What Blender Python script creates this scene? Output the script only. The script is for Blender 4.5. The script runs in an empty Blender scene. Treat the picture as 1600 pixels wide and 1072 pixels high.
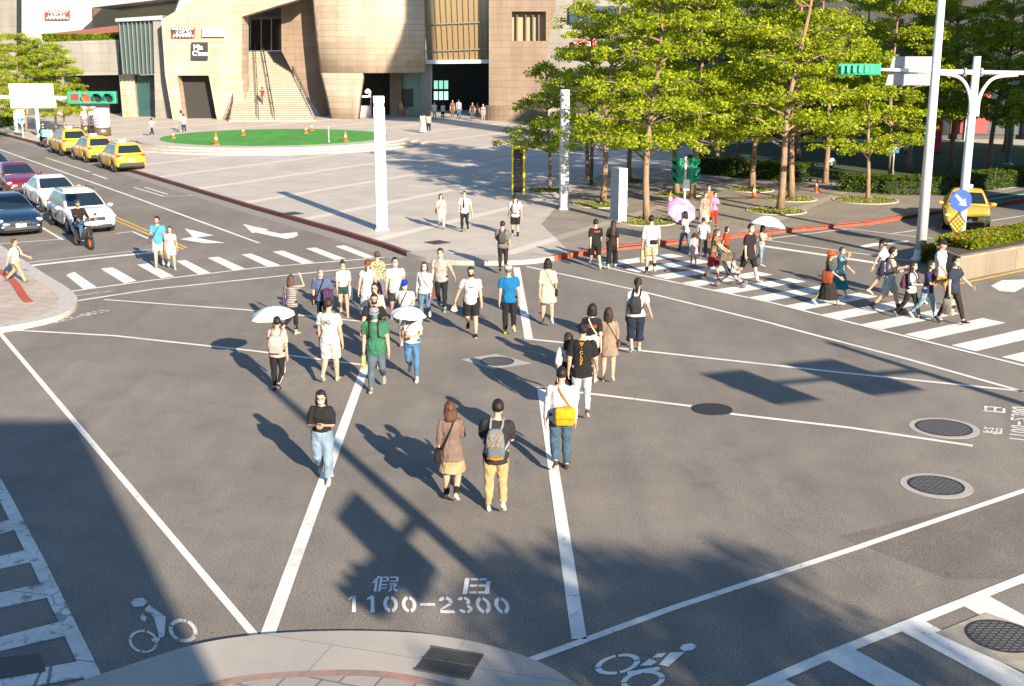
import bpy, bmesh, math, random
from math import sin, cos, pi, radians as R
from mathutils import Vector as V, Matrix, noise as NZ
random.seed(7)
S = bpy.context.scene
COL = S.collection
# ---------------------------------------------------------------- camera
FOC, PITCH, HC = 1870.0, R(14.05), 7.2
def ray(x, y):
    u = (x-800)/FOC; v = -(y-536)/FOC
    return V((u, cos(PITCH)+v*sin(PITCH), -sin(PITCH)+v*cos(PITCH)))
def G(x, y, z=0.0):
    """where the line of sight through a photo pixel meets the level z"""
    d = ray(x, y); t = (z-HC)/d.z
    return V((d.x*t, d.y*t, z))
def AT(x, y, Y):
    d = ray(x, y); t = Y/d.y
    return V((d.x*t, Y, HC+d.z*t))
def HGT(x, yf, yt, z=0.0):
    g = G(x, yf, z); d = ray(x, yt)
    return HC+d.z*g.y/d.y-z
cam = bpy.data.cameras.new('camera'); camo = bpy.data.objects.new('camera', cam); COL.objects.link(camo)
cam.sensor_width = 36; cam.lens = 36*FOC/1600; cam.clip_end = 3000; cam.clip_start = .1
camo.location = (0, 0, HC); camo.rotation_euler = (R(90)-PITCH, 0, 0); S.camera = camo
# ---------------------------------------------------------------- objects
def tag(o, label=None, cat=None, group=None, kind=None):
    if label: o['label'] = label
    if cat: o['category'] = cat
    if group: o['group'] = group
    if kind: o['kind'] = kind
    return o
def obj(name, bm, m, parent=None, smooth=False, kind=None):
    if isinstance(bm, bpy.types.Mesh): me = bm
    else:
        me = bpy.data.meshes.new(name); bm.normal_update(); bm.to_mesh(me); bm.free()
        if smooth: me.polygons.foreach_set('use_smooth', [True]*len(me.polygons))
        for mm in (m if isinstance(m, (list, tuple)) else [m]): me.materials.append(mm)
    o = bpy.data.objects.new(name, me); COL.objects.link(o)
    if parent is not None: o.parent = parent
    if kind: o['kind'] = kind
    return o
def thing(name, label, cat, loc=(0, 0, 0), rz=0.0, group=None):
    o = bpy.data.objects.new(name, None); COL.objects.link(o)
    o.empty_display_size = .2
    o.location = loc; o.rotation_euler = (0, 0, rz)
    return tag(o, label, cat, group)
def kids(o): return [c for c in bpy.data.objects if c.parent == o]
def dup(root, loc, rz, label, group=None, scale=None):
    def cp(o, p):
        c = o.copy(); COL.objects.link(c)
        if p is not None: c.parent = p
        for ch in kids(o): cp(ch, c)
        return c
    c = cp(root, None); c.location = loc; c.rotation_euler = (0, 0, rz); c['label'] = label
    if group: c['group'] = group
    if scale: c.scale = scale if not isinstance(scale, (int, float)) else (scale,)*3
    return c
# ---------------------------------------------------------------- shapes
def box(bm, c, s, rz=0.0, bev=0.0, M=None, mi=0):
    r = bmesh.ops.create_cube(bm, size=1.0)
    vs = r['verts']
    if bev:
        bmesh.ops.scale(bm, vec=V(s), verts=vs)
        es = list({e for v in vs for e in v.link_edges})
        rb = bmesh.ops.bevel(bm, geom=es, offset=bev, segments=2, affect='EDGES', profile=.5)
        vs = list({v for f in rb['faces'] for v in f.verts} | set(v for v in vs if v.is_valid))
        mat = Matrix.Translation(V(c)) @ Matrix.Rotation(rz, 4, 'Z')
    else:
        mat = Matrix.Translation(V(c)) @ Matrix.Rotation(rz, 4, 'Z') @ Matrix.Diagonal((s[0], s[1], s[2], 1))
    if M is not None: mat = M @ mat
    bmesh.ops.transform(bm, matrix=mat, verts=vs)
    if mi:
        for f in {f for v in vs for f in v.link_faces}: f.material_index = mi
    return vs
def loft(bm, rings, cap=True, mi=0):
    vr = [[bm.verts.new(p) for p in r] for r in rings]
    n = len(vr[0])
    for a, b in zip(vr, vr[1:]):
        for i in range(n):
            f = bm.faces.new((a[i], a[(i+1) % n], b[(i+1) % n], b[i])); f.material_index = mi
    if cap:
        f = bm.faces.new(vr[0][::-1]); f.material_index = mi
        f = bm.faces.new(vr[-1]); f.material_index = mi
    return vr
def tube(bm, pts, rad, n=10, cap=True, flat=None, mi=0):
    """tube along points; flat=(up vector, ratio) makes it a strap"""
    pts = [V(p) for p in pts]
    if isinstance(rad, (int, float)): rad = [rad]*len(pts)
    rings = []; a0 = None
    for i, p in enumerate(pts):
        if i == 0: t = pts[1]-p
        elif i == len(pts)-1: t = p-pts[i-1]
        else: t = (pts[i+1]-p).normalized()+(p-pts[i-1]).normalized()
        t = t.normalized() if t.length > 1e-9 else V((0, 0, 1))
        if a0 is None:
            a0 = t.orthogonal().normalized()
            if abs(t.z) > .7: a0 = (V((1, 0, 0))-t*t.x).normalized()
        a0 = (a0-t*a0.dot(t)).normalized()
        b = t.cross(a0)
        rings.append([p+a0*(cos(2*pi*k/n)*rad[i])+b*(sin(2*pi*k/n)*rad[i]) for k in range(n)])
    return loft(bm, rings, cap, mi)
def ell(bm, c, r, u=12, v=8, M=None, mi=0):
    mat = Matrix.Translation(V(c)) @ Matrix.Diagonal((r[0], r[1], r[2], 1))
    if M is not None: mat = M @ mat
    q = bmesh.ops.create_uvsphere(bm, u_segments=u, v_segments=v, radius=1, matrix=mat)
    if mi:
        for f in {f for w in q['verts'] for f in w.link_faces}: f.material_index = mi
    return q['verts']
def cyl(bm, c, r, h, n=20, r2=None, M=None, mi=0):
    """upright cylinder or cone standing on c"""
    c = V(c); r2 = r if r2 is None else r2
    rg = [[c+V((cos(2*pi*k/n)*rr, sin(2*pi*k/n)*rr, zz)) for k in range(n)] for rr, zz in ((r, 0), (r2, h))]
    if M is not None: rg = [[M @ p for p in q] for q in rg]
    return loft(bm, rg, True, mi)
def lathe(bm, prof, n=24, c=(0, 0, 0), M=None, mi=0):
    c = V(c)
    rg = [[c+V((cos(2*pi*k/n)*r, sin(2*pi*k/n)*r, z)) for k in range(n)] for r, z in prof]
    if M is not None: rg = [[M @ p for p in q] for q in rg]
    return loft(bm, rg, tuple(prof[0]) != tuple(prof[-1]), mi)
def prism(bm, pts, vec, mi=0):
    """polygon swept along a vector"""
    a = [bm.verts.new(p) for p in pts]; b = [bm.verts.new(V(p)+V(vec)) for p in pts]
    n = len(a); fs = [bm.faces.new(a), bm.faces.new(b[::-1])]
    for i in range(n): fs.append(bm.faces.new((a[i], b[i], b[(i+1) % n], a[(i+1) % n])))
    for f in fs: f.material_index = mi
    return fs
def fixn(bm): bmesh.ops.recalc_face_normals(bm, faces=bm.faces[:])
def poly(bm, pts, mi=0):
    f = bm.faces.new([bm.verts.new(p) for p in pts]); f.material_index = mi
    f.normal_update()
    if f.normal.z < 0: f.normal_flip()
    return f
# ---------------------------------------------------------------- materials
MC = {}
def nodes(name):
    m = bpy.data.materials.new(name); m.use_nodes = True
    nt = m.node_tree; b = nt.nodes['Principled BSDF']
    def N(t, **k):
        n = nt.nodes.new(t)
        for a, v in k.items():
            if a in n.inputs: n.inputs[a].default_value = v
            else: setattr(n, a, v)
        return n
    L = lambda a, b_: nt.links.new(a, b_)
    return m, nt, b, N, L
def c4(c): return (c[0], c[1], c[2], 1)
def mul(c, k): return tuple(min(1, x*k) for x in c)
def ramp(N, L, src, stops):
    r = N('ShaderNodeValToRGB'); e = r.color_ramp.elements
    while len(e) < len(stops): e.new(.5)
    for el, (p, c) in zip(e, stops): el.position = p; el.color = c4(c)
    L(src, r.inputs[0]); return r.outputs[0]
def coord(N, L, kind='Object', scale=None):
    t = N('ShaderNodeTexCoord')
    if scale is None: return t.outputs[kind]
    m = N('ShaderNodeMapping'); m.inputs['Scale'].default_value = scale; L(t.outputs[kind], m.inputs[0]); return m.outputs[0]
def noise(N, L, co, sc, det=3, rough=.5):
    n = N('ShaderNodeTexNoise', Scale=sc, Detail=det, Roughness=rough); L(co, n.inputs['Vector']); return n.outputs['Fac']
def mixc(N, L, fac, a, b, mode='MIX'):
    m = N('ShaderNodeMix', data_type='RGBA', blend_type=mode)
    for s, x in ((m.inputs[0], fac), (m.inputs[6], a), (m.inputs[7], b)):
        if isinstance(x, (int, float)): s.default_value = x
        elif isinstance(x, tuple): s.default_value = c4(x)
        else: L(x, s)
    return m.outputs[2]
def bump(N, L, b, h, st=.3, d=.01):
    n = N('ShaderNodeBump', Strength=st, Distance=d); L(h, n.inputs['Height']); L(n.outputs[0], b.inputs['Normal'])
def mat(name, col, rough=.6, metal=0.0, var=.12, sc=6.0, bmp=0.0, coat=0.0, spec=None, emit=None):
    key = (name,)+tuple(col)+(rough, metal)
    if key in MC: return MC[key]
    m, nt, b, N, L = nodes(name)
    co = coord(N, L)
    n1 = noise(N, L, co, sc, 5, .6)
    L(ramp(N, L, n1, [(.3, mul(col, 1-var)), (.7, mul(col, 1+var))]), b.inputs['Base Color'])
    b.inputs['Roughness'].default_value = rough; b.inputs['Metallic'].default_value = metal
    if coat: b.inputs['Coat Weight'].default_value = coat; b.inputs['Coat Roughness'].default_value = .05
    if spec is not None: b.inputs['Specular IOR Level'].default_value = spec
    if bmp: bump(N, L, b, noise(N, L, co, sc*4, 3), bmp, .02)
    if emit: b.inputs['Emission Color'].default_value = c4(emit[0]); b.inputs['Emission Strength'].default_value = emit[1]
    MC[key] = m; return m
def cloth(col, pattern=None, col2=None):
    col = mul(col, .62); col2 = mul(col2, .62) if col2 else None
    key = ('cloth',)+tuple(col)+(pattern, col2)
    if key in MC: return MC[key]
    m, nt, b, N, L = nodes('cloth')
    co = coord(N, L)
    n1 = noise(N, L, co, 9, 4, .6)
    c = ramp(N, L, n1, [(.3, mul(col, .8)), (.7, mul(col, 1.12))])
    if pattern == 'stripe':
        w = N('ShaderNodeTexWave', Scale=5.5, Distortion=.6, bands_direction='Z'); L(co, w.inputs['Vector'])
        c = mixc(N, L, ramp(N, L, w.outputs['Fac'], [(.62, (0, 0, 0)), (.72, (1, 1, 1))]), c, col2)
    elif pattern == 'flower':
        v = N('ShaderNodeTexVoronoi', Scale=16); L(co, v.inputs['Vector'])
        c = mixc(N, L, ramp(N, L, v.outputs['Distance'], [(.3, (1, 1, 1)), (.42, (0, 0, 0))]), c, col2)
    elif pattern == 'denim':
        n2 = noise(N, L, co, 5, 3)
        c = mixc(N, L, ramp(N, L, n2, [(.4, (0, 0, 0)), (.75, (.6, .6, .6))]), c, mul(col, 1.9))
    L(c, b.inputs['Base Color']); b.inputs['Roughness'].default_value = .88; b.inputs['Specular IOR Level'].default_value = .2
    bump(N, L, b, noise(N, L, coord(N, L, 'Object', (1, 1, .55)), 13, 4, .6), .9, .035)
    MC[key] = m; return m
def skin(col=(.56, .34, .24)):
    col = mul(col, .72)
    if ('skin', col) in MC: return MC[('skin', col)]
    m, nt, b, N, L = nodes('skin')
    n = noise(N, L, coord(N, L), 14, 3)
    L(ramp(N, L, n, [(.3, mul(col, .92)), (.7, mul(col, 1.06))]), b.inputs['Base Color'])
    b.inputs['Roughness'].default_value = .5; b.inputs['Subsurface Weight'].default_value = 0
    MC[('skin', col)] = m; return m
def hairm(col):
    if ('hair', col) in MC: return MC[('hair', col)]
    m, nt, b, N, L = nodes('hair')
    n = noise(N, L, coord(N, L, 'Object', (60, 60, 5)), 1.0, 3)
    L(ramp(N, L, n, [(.35, mul(col, .6)), (.7, mul(col, 1.5))]), b.inputs['Base Color'])
    b.inputs['Roughness'].default_value = .5; b.inputs['Specular IOR Level'].default_value = .22
    bump(N, L, b, n, .8, .012)
    MC[('hair', col)] = m; return m
def glass_dark(name='window glass', col=(.015, .02, .025), rough=.06):
    m, nt, b, N, L = nodes(name)
    b.inputs['Base Color'].default_value = c4(col); b.inputs['Roughness'].default_value = rough
    b.inputs['Specular IOR Level'].default_value = .8
    return m
# ---------------------------------------------------------------- modifiers are applied in one go at the end
PEND = []
def later(o, mods, extra=None, wrinkle=0.0, cutters=None, smooth=True):
    for t, kw in mods:
        md = o.modifiers.new(t.lower(), t)
        for a, v in kw.items(): setattr(md, a, v)
    PEND.append((o, extra, wrinkle, cutters, smooth))
def finish_pending():
    bpy.context.view_layer.update()
    dg = bpy.context.evaluated_depsgraph_get()
    out = []
    for o, extra, wr, cut, sm in PEND:
        out.append(bpy.data.meshes.new_from_object(o.evaluated_get(dg)))
    for (o, extra, wr, cut, sm), me in zip(PEND, out):
        old = o.data; nm = old.name
        mats = list(old.materials)
        o.modifiers.clear()
        if extra is not None or wr:
            b = bmesh.new(); b.from_mesh(me)
            if wr:
                b.normal_update()
                for v in b.verts:
                    c = v.co
                    v.co = c+v.normal*(wr*(NZ.noise(V((c.x*11, c.y*11, c.z*7)))+.5*NZ.noise(V((c.x*27+9, c.y*27, c.z*15)))))
            if extra is not None:
                t = bpy.data.meshes.new('t'); extra.to_mesh(t); extra.free(); b.from_mesh(t); bpy.data.meshes.remove(t)
            b.to_mesh(me); b.free()
        me.polygons.foreach_set('use_smooth', [sm]*len(me.polygons))
        me.materials.clear()
        for mm in mats: me.materials.append(mm)
        o.data = me
        if old.users == 0: bpy.data.meshes.remove(old)
        me.name = nm
    cs = {c for p in PEND if p[3] for c in p[3]}
    for c in cs: bpy.data.objects.remove(c)
    PEND.clear()
# ================================================================ light and sky
SUN_AZ, SUN_EL = R(153), R(20.5)
w = bpy.data.worlds.new('World'); S.world = w; w.use_nodes = True
bg = w.node_tree.nodes['Background']; sk = w.node_tree.nodes.new('ShaderNodeTexSky')
sk.sky_type = 'NISHITA'; sk.sun_disc = False; sk.sun_elevation = SUN_EL; sk.sun_rotation = SUN_AZ
sk.ozone_density = 3.0; sk.dust_density = .6
tn = w.node_tree.nodes.new('ShaderNodeMix'); tn.data_type = 'RGBA'; tn.blend_type = 'MULTIPLY'; tn.inputs[0].default_value = 1; tn.inputs[7].default_value = (.9, 1.04, 1.1, 1)
w.node_tree.links.new(sk.outputs[0], tn.inputs[6]); w.node_tree.links.new(tn.outputs[2], bg.inputs[0]); bg.inputs[1].default_value = .075
sl = bpy.data.lights.new('sun', 'SUN'); sl.energy = 5.0; sl.angle = R(.5); sl.color = (1, .85, .66)
so = bpy.data.objects.new('sun', sl); COL.objects.link(so)
SD = V((sin(SUN_AZ)*cos(SUN_EL), cos(SUN_AZ)*cos(SUN_EL), sin(SUN_EL)))
so.rotation_euler = (-SD).to_track_quat('-Z', 'Y').to_euler(); so.location = SD*60
S.view_settings.view_transform = 'Standard'; S.view_settings.look = 'None'
S.view_settings.exposure = 1.5; S.view_settings.gamma = 1
PZ = .15
# ================================================================ ground materials
def asphalt_mat(name, base, dark=1.0):
    m, nt, b, N, L = nodes(name)
    co = coord(N, L)
    big = noise(N, L, co, .16, 4, .6); mid = noise(N, L, co, 1.3, 5, .65); fine = noise(N, L, co, 42, 4, .8)
    c = ramp(N, L, big, [(.3, mul(base, .84*dark)), (.7, mul(base, 1.12*dark))])
    c = mixc(N, L, .8, c, ramp(N, L, mid, [(.25, (.8, .8, .82)), (.75, (1.14, 1.12, 1.1))]), 'MULTIPLY')
    c = mixc(N, L, 1.0, c, ramp(N, L, fine, [(.36, (.42, .42, .44)), (.5, (.97, .97, .97)), (.66, (1.75, 1.7, 1.62))]), 'MULTIPLY')
    vo = N('ShaderNodeTexVoronoi', feature='DISTANCE_TO_EDGE', Scale=.16); 
    wob = N('ShaderNodeTexNoise', Scale=.9, Detail=6); L(co, wob.inputs['Vector'])
    ad = N('ShaderNodeVectorMath', operation='MULTIPLY_ADD'); L(wob.outputs['Color'], ad.inputs[0]); ad.inputs[1].default_value = (2.2, 2.2, 0); L(co, ad.inputs[2])
    L(ad.outputs[0], vo.inputs['Vector'])
    crack = ramp(N, L, vo.outputs['Distance'], [(.0, (.5, .5, .5)), (.0032, (1, 1, 1))])
    gate = ramp(N, L, noise(N, L, co, .3, 2), [(.62, (0, 0, 0)), (.70, (.7, .7, .7))])
    mpv = N('ShaderNodeMapping'); mpv.inputs['Rotation'].default_value = (0, 0, R(-28)); mpv.inputs['Scale'].default_value = (1.1, .05, 1); L(co, mpv.inputs[0])
    c = mixc(N, L, .55, c, ramp(N, L, noise(N, L, mpv.outputs[0], 1.0, 5, .6), [(.3, (.74, .75, .77)), (.6, (1.04, 1.04, 1.04))]), 'MULTIPLY')
    c = mixc(N, L, gate, c, mixc(N, L, 1.0, c, crack, 'MULTIPLY'))
    c = mixc(N, L, ramp(N, L, noise(N, L, co, .75, 4, .6), [(.60, (0, 0, 0)), (.72, (.38, .38, .38))]), c, mul(base, .5))
    spot = noise(N, L, co, 6.5, 2, .4)
    c = mixc(N, L, ramp(N, L, spot, [(.735, (0, 0, 0)), (.78, (.65, .65, .65))]), c, mul(base, .35))
    L(c, b.inputs['Base Color']); b.inputs['Roughness'].default_value = .92; b.inputs['Specular IOR Level'].default_value = .25
    bump(N, L, b, fine, .35, .01)
    return m
ASPH_C = (.197, .178, .156)
M_ASPH = asphalt_mat('asphalt', ASPH_C)
M_ASPH2 = asphalt_mat('asphalt darker repair', ASPH_C, .8)
def paint_mat(name, col, wear=.62, cracks=False):
    m, nt, b, N, L = nodes(name)
    co = coord(N, L)
    a = noise(N, L, co, 3.0, 8, .75); f = noise(N, L, co, 60, 2)
    c = ramp(N, L, f, [(.3, mul(col, .86)), (.7, mul(col, 1.05))])
    c = mixc(N, L, ramp(N, L, a, [(wear, (0, 0, 0)), (wear+.05, (.85, .85, .85))]), c, mul(ASPH_C, 1.0))
    vo = N('ShaderNodeTexVoronoi', feature='DISTANCE_TO_EDGE', Scale=1.1); L(co, vo.inputs['Vector'])
    g = ramp(N, L, noise(N, L, co, .5, 2), [(.5, (0, 0, 0)), (.6, (1, 1, 1))])
    cr = ramp(N, L, vo.outputs['Distance'], [(.004, (.3, .28, .26)), (.012, (1, 1, 1))])
    if cracks: c = mixc(N, L, g, c, mixc(N, L, 1.0, c, cr, 'MULTIPLY'))
    c = mixc(N, L, .8, c, ramp(N, L, noise(N, L, co, .9, 5, .7), [(.35, (.72, .71, .70)), (.6, (1.03, 1.03, 1.03))]), 'MULTIPLY')
    L(c, b.inputs['Base Color']); b.inputs['Roughness'].default_value = .75
    return m
M_WHITE = paint_mat('white road paint', (.74, .72, .68), .6)
M_WORN = paint_mat('worn white road paint', (.66, .64, .6), .54, True)
M_YELP = paint_mat('yellow road paint', (.72, .42, .04), .6)
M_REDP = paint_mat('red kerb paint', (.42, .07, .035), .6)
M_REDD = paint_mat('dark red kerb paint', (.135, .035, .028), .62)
def tile_mat(name, c1, c2, mort, w, h, sc=1.0, rot=0.0, msz=.012, band=None):
    m, nt, b, N, L = nodes(name)
    co = coord(N, L)
    mp = N('ShaderNodeMapping'); mp.inputs['Rotation'].default_value = (0, 0, rot); L(co, mp.inputs[0]); co2 = mp.outputs[0]
    br = N('ShaderNodeTexBrick', Scale=sc); br.inputs['Color1'].default_value = c4(c1); br.inputs['Color2'].default_value = c4(c2)
    br.inputs['Mortar'].default_value = c4(mort); br.inputs['Brick Width'].default_value = w; br.inputs['Row Height'].default_value = h
    br.inputs['Mortar Size'].default_value = msz; br.offset = .5; L(co2, br.inputs['Vector'])
    c = br.outputs['Color']
    c = mixc(N, L, .9, c, ramp(N, L, noise(N, L, co, .5, 6, .65), [(.25, (.78, .78, .8)), (.75, (1.13, 1.12, 1.1))]), 'MULTIPLY')
    c = mixc(N, L, .8, c, ramp(N, L, noise(N, L, co, 40, 2), [(.3, (.85, .85, .85)), (.7, (1.12, 1.12, 1.12))]), 'MULTIPLY')
    if band:
        wv = N('ShaderNodeTexWave', Scale=band, Distortion=0, bands_direction='X'); L(co2, wv.inputs['Vector'])
        c = mixc(N, L, ramp(N, L, wv.outputs['Fac'], [(.975, (0, 0, 0)), (.981, (.75, .75, .75))]), c, mul(c1, 1.3))
    L(c, b.inputs['Base Color']); b.inputs['Roughness'].default_value = .7
    return m
M_PLAZA = tile_mat('plaza granite', (.45, .405, .35), (.425, .38, .33), (.36, .33, .29), 2.4, 1.2, 1, R(29), .02, .055)
M_CONC = tile_mat('washed concrete', (.37, .335, .295), (.34, .31, .275), (.24, .22, .2), 3.0, 3.0, 1, .3, .01)
M_PAVE = tile_mat('pavement tiles', (.33, .30, .26), (.27, .25, .22), (.13, .12, .11), .42, .42, 1, R(20), .014)
M_PAVEL = tile_mat('pale pavement tiles', (.46, .38, .31), (.40, .33, .27), (.26, .21, .18), .5, .5, 1, R(20), .014)
M_LAWN = mat('lawn', (.035, .055, .015), .95, var=.35, sc=3, bmp=.5)
# ================================================================ ground, road, pavements
bm = bmesh.new(); poly(bm, [(-900, -300, 0), (900, -300, 0), (900, 1500, 0), (-900, 1500, 0)])
obj('road', bm, M_ASPH, kind='structure')
def smoothpath(pts, n=6):
    out = []
    P = [pts[0]]+pts+[pts[-1]]
    for i in range(1, len(P)-2):
        a, b, c, d = P[i-1], P[i], P[i+1], P[i+2]
        for k in range(n):
            t = k/n
            out.append(.5*((2*b)+(c-a)*t+(2*a-5*b+4*c-d)*t*t+(3*b-a-3*c+d)*t*t*t))
    out.append(pts[-1]); return out
def slab(name, pts, z0, z1, m):
    bm = bmesh.new(); P = [V((p.x, p.y, z0)) for p in pts]
    prism(bm, P, (0, 0, z1-z0)); fixn(bm)
    return obj(name, bm, m, kind='structure')
edge = [G(x, y) for x, y in ((0, 210), (60, 226), (219, 273), (400, 328), (520, 362), (600, 387), (639, 401), (697, 412.5), (800, 413.5), (863, 407), (944, 393.5), (1059, 381), (1200, 366), (1361, 350.5), (1459, 334), (1600, 316))]
d0 = (edge[0]-edge[2]).normalized(); d1 = (edge[-1]-edge[-3]).normalized()
edge = [edge[0]+d0*260]+edge+[edge[-1]+d1*160]
edge_s = edge[:5]+smoothpath(edge[5:13], 5)+edge[13:]
slab('plaza_pavement', edge_s+[V((260, 300, 0)), V((-380, 420, 0))], -.3, PZ, M_PLAZA)
def offpath(path, off):
    """path shifted to its left by off"""
    out = []
    for i, p in enumerate(path):
        a = path[max(i-1, 0)]; b = path[min(i+1, len(path)-1)]
        t = (b-a); t.z = 0; t.normalize(); out.append(p+V((-t.y, t.x, 0))*off)
    return out
def strip(bm, path, o0, o1, z0, z1, mi=0):
    """a kerb or a wall that follows a path"""
    A = offpath(path, o0); B = offpath(path, o1)
    rings = [[V((a.x, a.y, z0)), V((b.x, b.y, z0)), V((b.x, b.y, z1)), V((a.x, a.y, z1))] for a, b in zip(A, B)]
    loft(bm, rings, True, mi)
def kerb(name, path, m, w_=.13, h=None):
    bm = bmesh.new(); strip(bm, path, -.06, w_, -.1, h or PZ+.012); fixn(bm)
    return obj(name, bm, m, kind='structure')
i0 = min(range(len(edge_s)), key=lambda i: (edge_s[i]-G(640, 401)).length)
i1 = min(range(len(edge_s)), key=lambda i: (edge_s[i]-G(866, 406)).length)
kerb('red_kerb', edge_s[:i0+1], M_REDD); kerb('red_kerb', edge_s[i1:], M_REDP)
bm = bmesh.new(); strip(bm, edge_s[i0:i1+1], -.1, 1.1, -.1, PZ+.008); fixn(bm)
obj('corner_ramp', bm, M_CONC, kind='structure')
# gutter strip along the left kerb
bm = bmesh.new(); strip(bm, edge_s[:i0+1], -.75, -.07, -.05, .004); fixn(bm)
obj('gutter', bm, mat('gutter concrete', (.22, .20, .18), .9, bmp=.3), kind='structure')
# left pavement corner
lp = [G(x, y) for x, y in ((0, 404), (49, 438), (64, 447.5), (84, 461), (94, 472), (94.5, 480), (87, 490), (64, 501), (30, 509), (0, 514))]
lps = smoothpath(lp, 5); dl = (lp[0]-lp[2]).normalized(); dn = (lp[-1]-lp[-3]).normalized()
lps = [lp[0]+dl*180]+lps+[lp[-1]+dn*20, lp[-1]+dn*20+V((-160, 30, 0))]
slab('pavement', lps, -.3, .13, M_PAVEL)
bm = bmesh.new(); strip(bm, lps[:-1], -.04, .45, -.1, .142); fixn(bm)
obj('kerb', bm, mat('kerb stone', (.40, .37, .34), .85, bmp=.3), kind='structure')
rp = smoothpath([G(x, y, .146) for x, y in ((-60, 395), (0, 424), (22, 441), (36, 462), (46, 472))], 4)
bm = bmesh.new(); strip(bm, rp, -.12, .12, .1, .147); fixn(bm); obj('painted_kerb_line', bm, M_REDP, kind='structure')
# near pavement corner
npth = [G(x, y) for x, y in ((100, 1085), (190, 1055), (300, 1020), (400, 1003.5), (520, 997), (640, 999.5), (720, 1010), (800, 1030), (860, 1055), (905, 1085))]
nps = smoothpath(npth, 5)
nps = [V((-9, 9.5, 0))]+nps+[V((2.8, 9.5, 0)), V((6, 6.5, 0)), V((40, -2, 0)), V((40, -60, 0)), V((-60, -60, 0)), V((-60, -6, 0)), V((-16, 6, 0))]
slab('near_pavement', nps, -.3, .10, M_CONC)
inner = smoothpath([G(x, y, .1) for x, y in ((180, 1110), (320, 1073), (420, 1057), (560, 1052), (650, 1062), (740, 1085))], 5)
bm = bmesh.new(); strip(bm, inner, -.07, .07, .05, .104); fixn(bm); obj('painted_kerb_line', bm, paint_mat('faded red paint', (.36, .19, .15), .47), kind='structure')
slab('near_pavement_tiles', [p.copy() for p in inner]+[V((6, 3, 0)), V((6, -40, 0)), V((-12, -40, 0)), V((-8, 6, 0))], .0, .103, M_PAVE)
# darker repairs in the road
def sheet(name, pts, z, m, kind='structure'):
    bm = bmesh.new(); poly(bm, [V((p.x, p.y, z)) for p in pts]); return obj(name, bm, m, kind=kind)
sheet('asphalt_patch', [G(*p) for p in ((1310, 838), (1610, 768), (1720, 800), (1700, 905), (1480, 905))], .003, M_ASPH2)
sheet('asphalt_patch', [G(*p) for p in ((500, 452), (660, 470), (640, 500), (470, 478))], .003, asphalt_mat('asphalt pale repair', ASPH_C, .93))
for q, dk in ((((700, 690), (1180, 720), (1230, 770), (690, 735)), .95), (((120, 560), (330, 600), (300, 640), (90, 590)), 1.06), (((930, 640), (1060, 655), (1500, 900), (1380, 930)), 1.05), (((1150, 480), (1420, 560), (1380, 580), (1110, 495)), .94), (((520, 640), (560, 640), (470, 990), (420, 985)), .955), (((420, 445), (560, 425), (800, 440), (640, 465)), .96)):
    sheet('asphalt_patch', [G(*p_) for p_ in q], .0008+(dk-.9)*.009, asphalt_mat('asphalt repair', ASPH_C, dk))
# ================================================================ road markings
ZM = .007
def line(bm, pts, w_, mi=0, z=ZM):
    P = [G(*p) for p in pts]
    A = offpath(P, w_/2); B = offpath(P, -w_/2)
    va = [bm.verts.new((p.x, p.y, z)) for p in A]; vb = [bm.verts.new((p.x, p.y, z)) for p in B]
    for i in range(len(P)-1):
        f = bm.faces.new((va[i], vb[i], vb[i+1], va[i+1])); f.material_index = mi
        f.normal_update()
        if f.normal.z < 0: f.normal_flip()
def quad(bm, pts, mi=0, z=ZM): poly(bm, [V((p.x, p.y, z)) for p in [G(*q) for q in pts]], mi)
bm = bmesh.new()
for pts, w_ in ((((-60, 450), (0, 521), (405, 1002)), .11), (((572, 570), (415, 1001)), .19), (((846, 606), (905, 999)), .19),
               (((838, 606), (960, 620), (1080, 635)), .12), (((1141, 647), (1330, 669), (1520, 697)), .12),
               (((-40, 513.5), (30, 516.5), (180, 525), (400, 549), (571, 571)), .11), (((163, 468.5), (380, 484), (480, 494), (600, 506)), .1),
               (((807, 418), (826, 529)), .22), (((820, 529.5), (1000, 548), (1300, 581), (1640, 616)), .12),
               (((823, 416.8), (986, 451.6), (1200, 504), (1255, 519), (1420, 562), (1640, 624)), .12),
               (((815, 1037), (1050, 951), (1330, 859), (1700, 733)), .12)):
    line(bm, pts, w_)
obj('junction_lines', bm, M_WHITE, kind='structure')
# left crossing
bm = bmesh.new()
for q in (((103, 430), (116, 425), (151, 449), (130, 452)), ((157, 420), (176, 418), (214, 439), (194, 443)), ((214, 414), (232, 411.5), (272, 432), (252, 435)),
          ((275, 408), (290, 406.5), (330, 427), (310, 429)), ((324, 403), (342, 401.5), (383, 420), (365, 423)), ((377, 398), (393, 396.5), (439, 415), (418, 417)),
          ((426, 393.6), (441.6, 391.8), (490.7, 410), (472, 412.5)), ((477, 388.5), (493, 387), (541, 405), (523, 406.5)), ((523, 385), (538.5, 383.5), (586, 402), (571, 403.6))): quad(bm, q)
line(bm, ((83, 459.5), (240, 438), (400, 419), (601, 402.5)), .12, z=ZM+.003); line(bm, ((96, 474), (240, 452), (400, 435.5), (612, 413)), .12)
obj('zebra_crossing', bm, M_WHITE, kind='structure')
bm = bmesh.new()
line(bm, ((30, 417.5), (130, 406), (244, 394)), .3); line(bm, ((26, 412.5), (130, 401), (240, 389.5)), .08)
line(bm, ((-60, 386), (0, 381), (96, 374)), .1); line(bm, ((181, 365), (207, 362)), .1); line(bm, ((207, 362), (243, 378)), .1)
line(bm, ((61, 353), (98, 375)), .12); line(bm, ((-20, 372), (0, 386), (17, 402)), .12)
line(bm, ((-120, 197), (0, 234), (200, 305), (405, 380)), .13)
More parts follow.
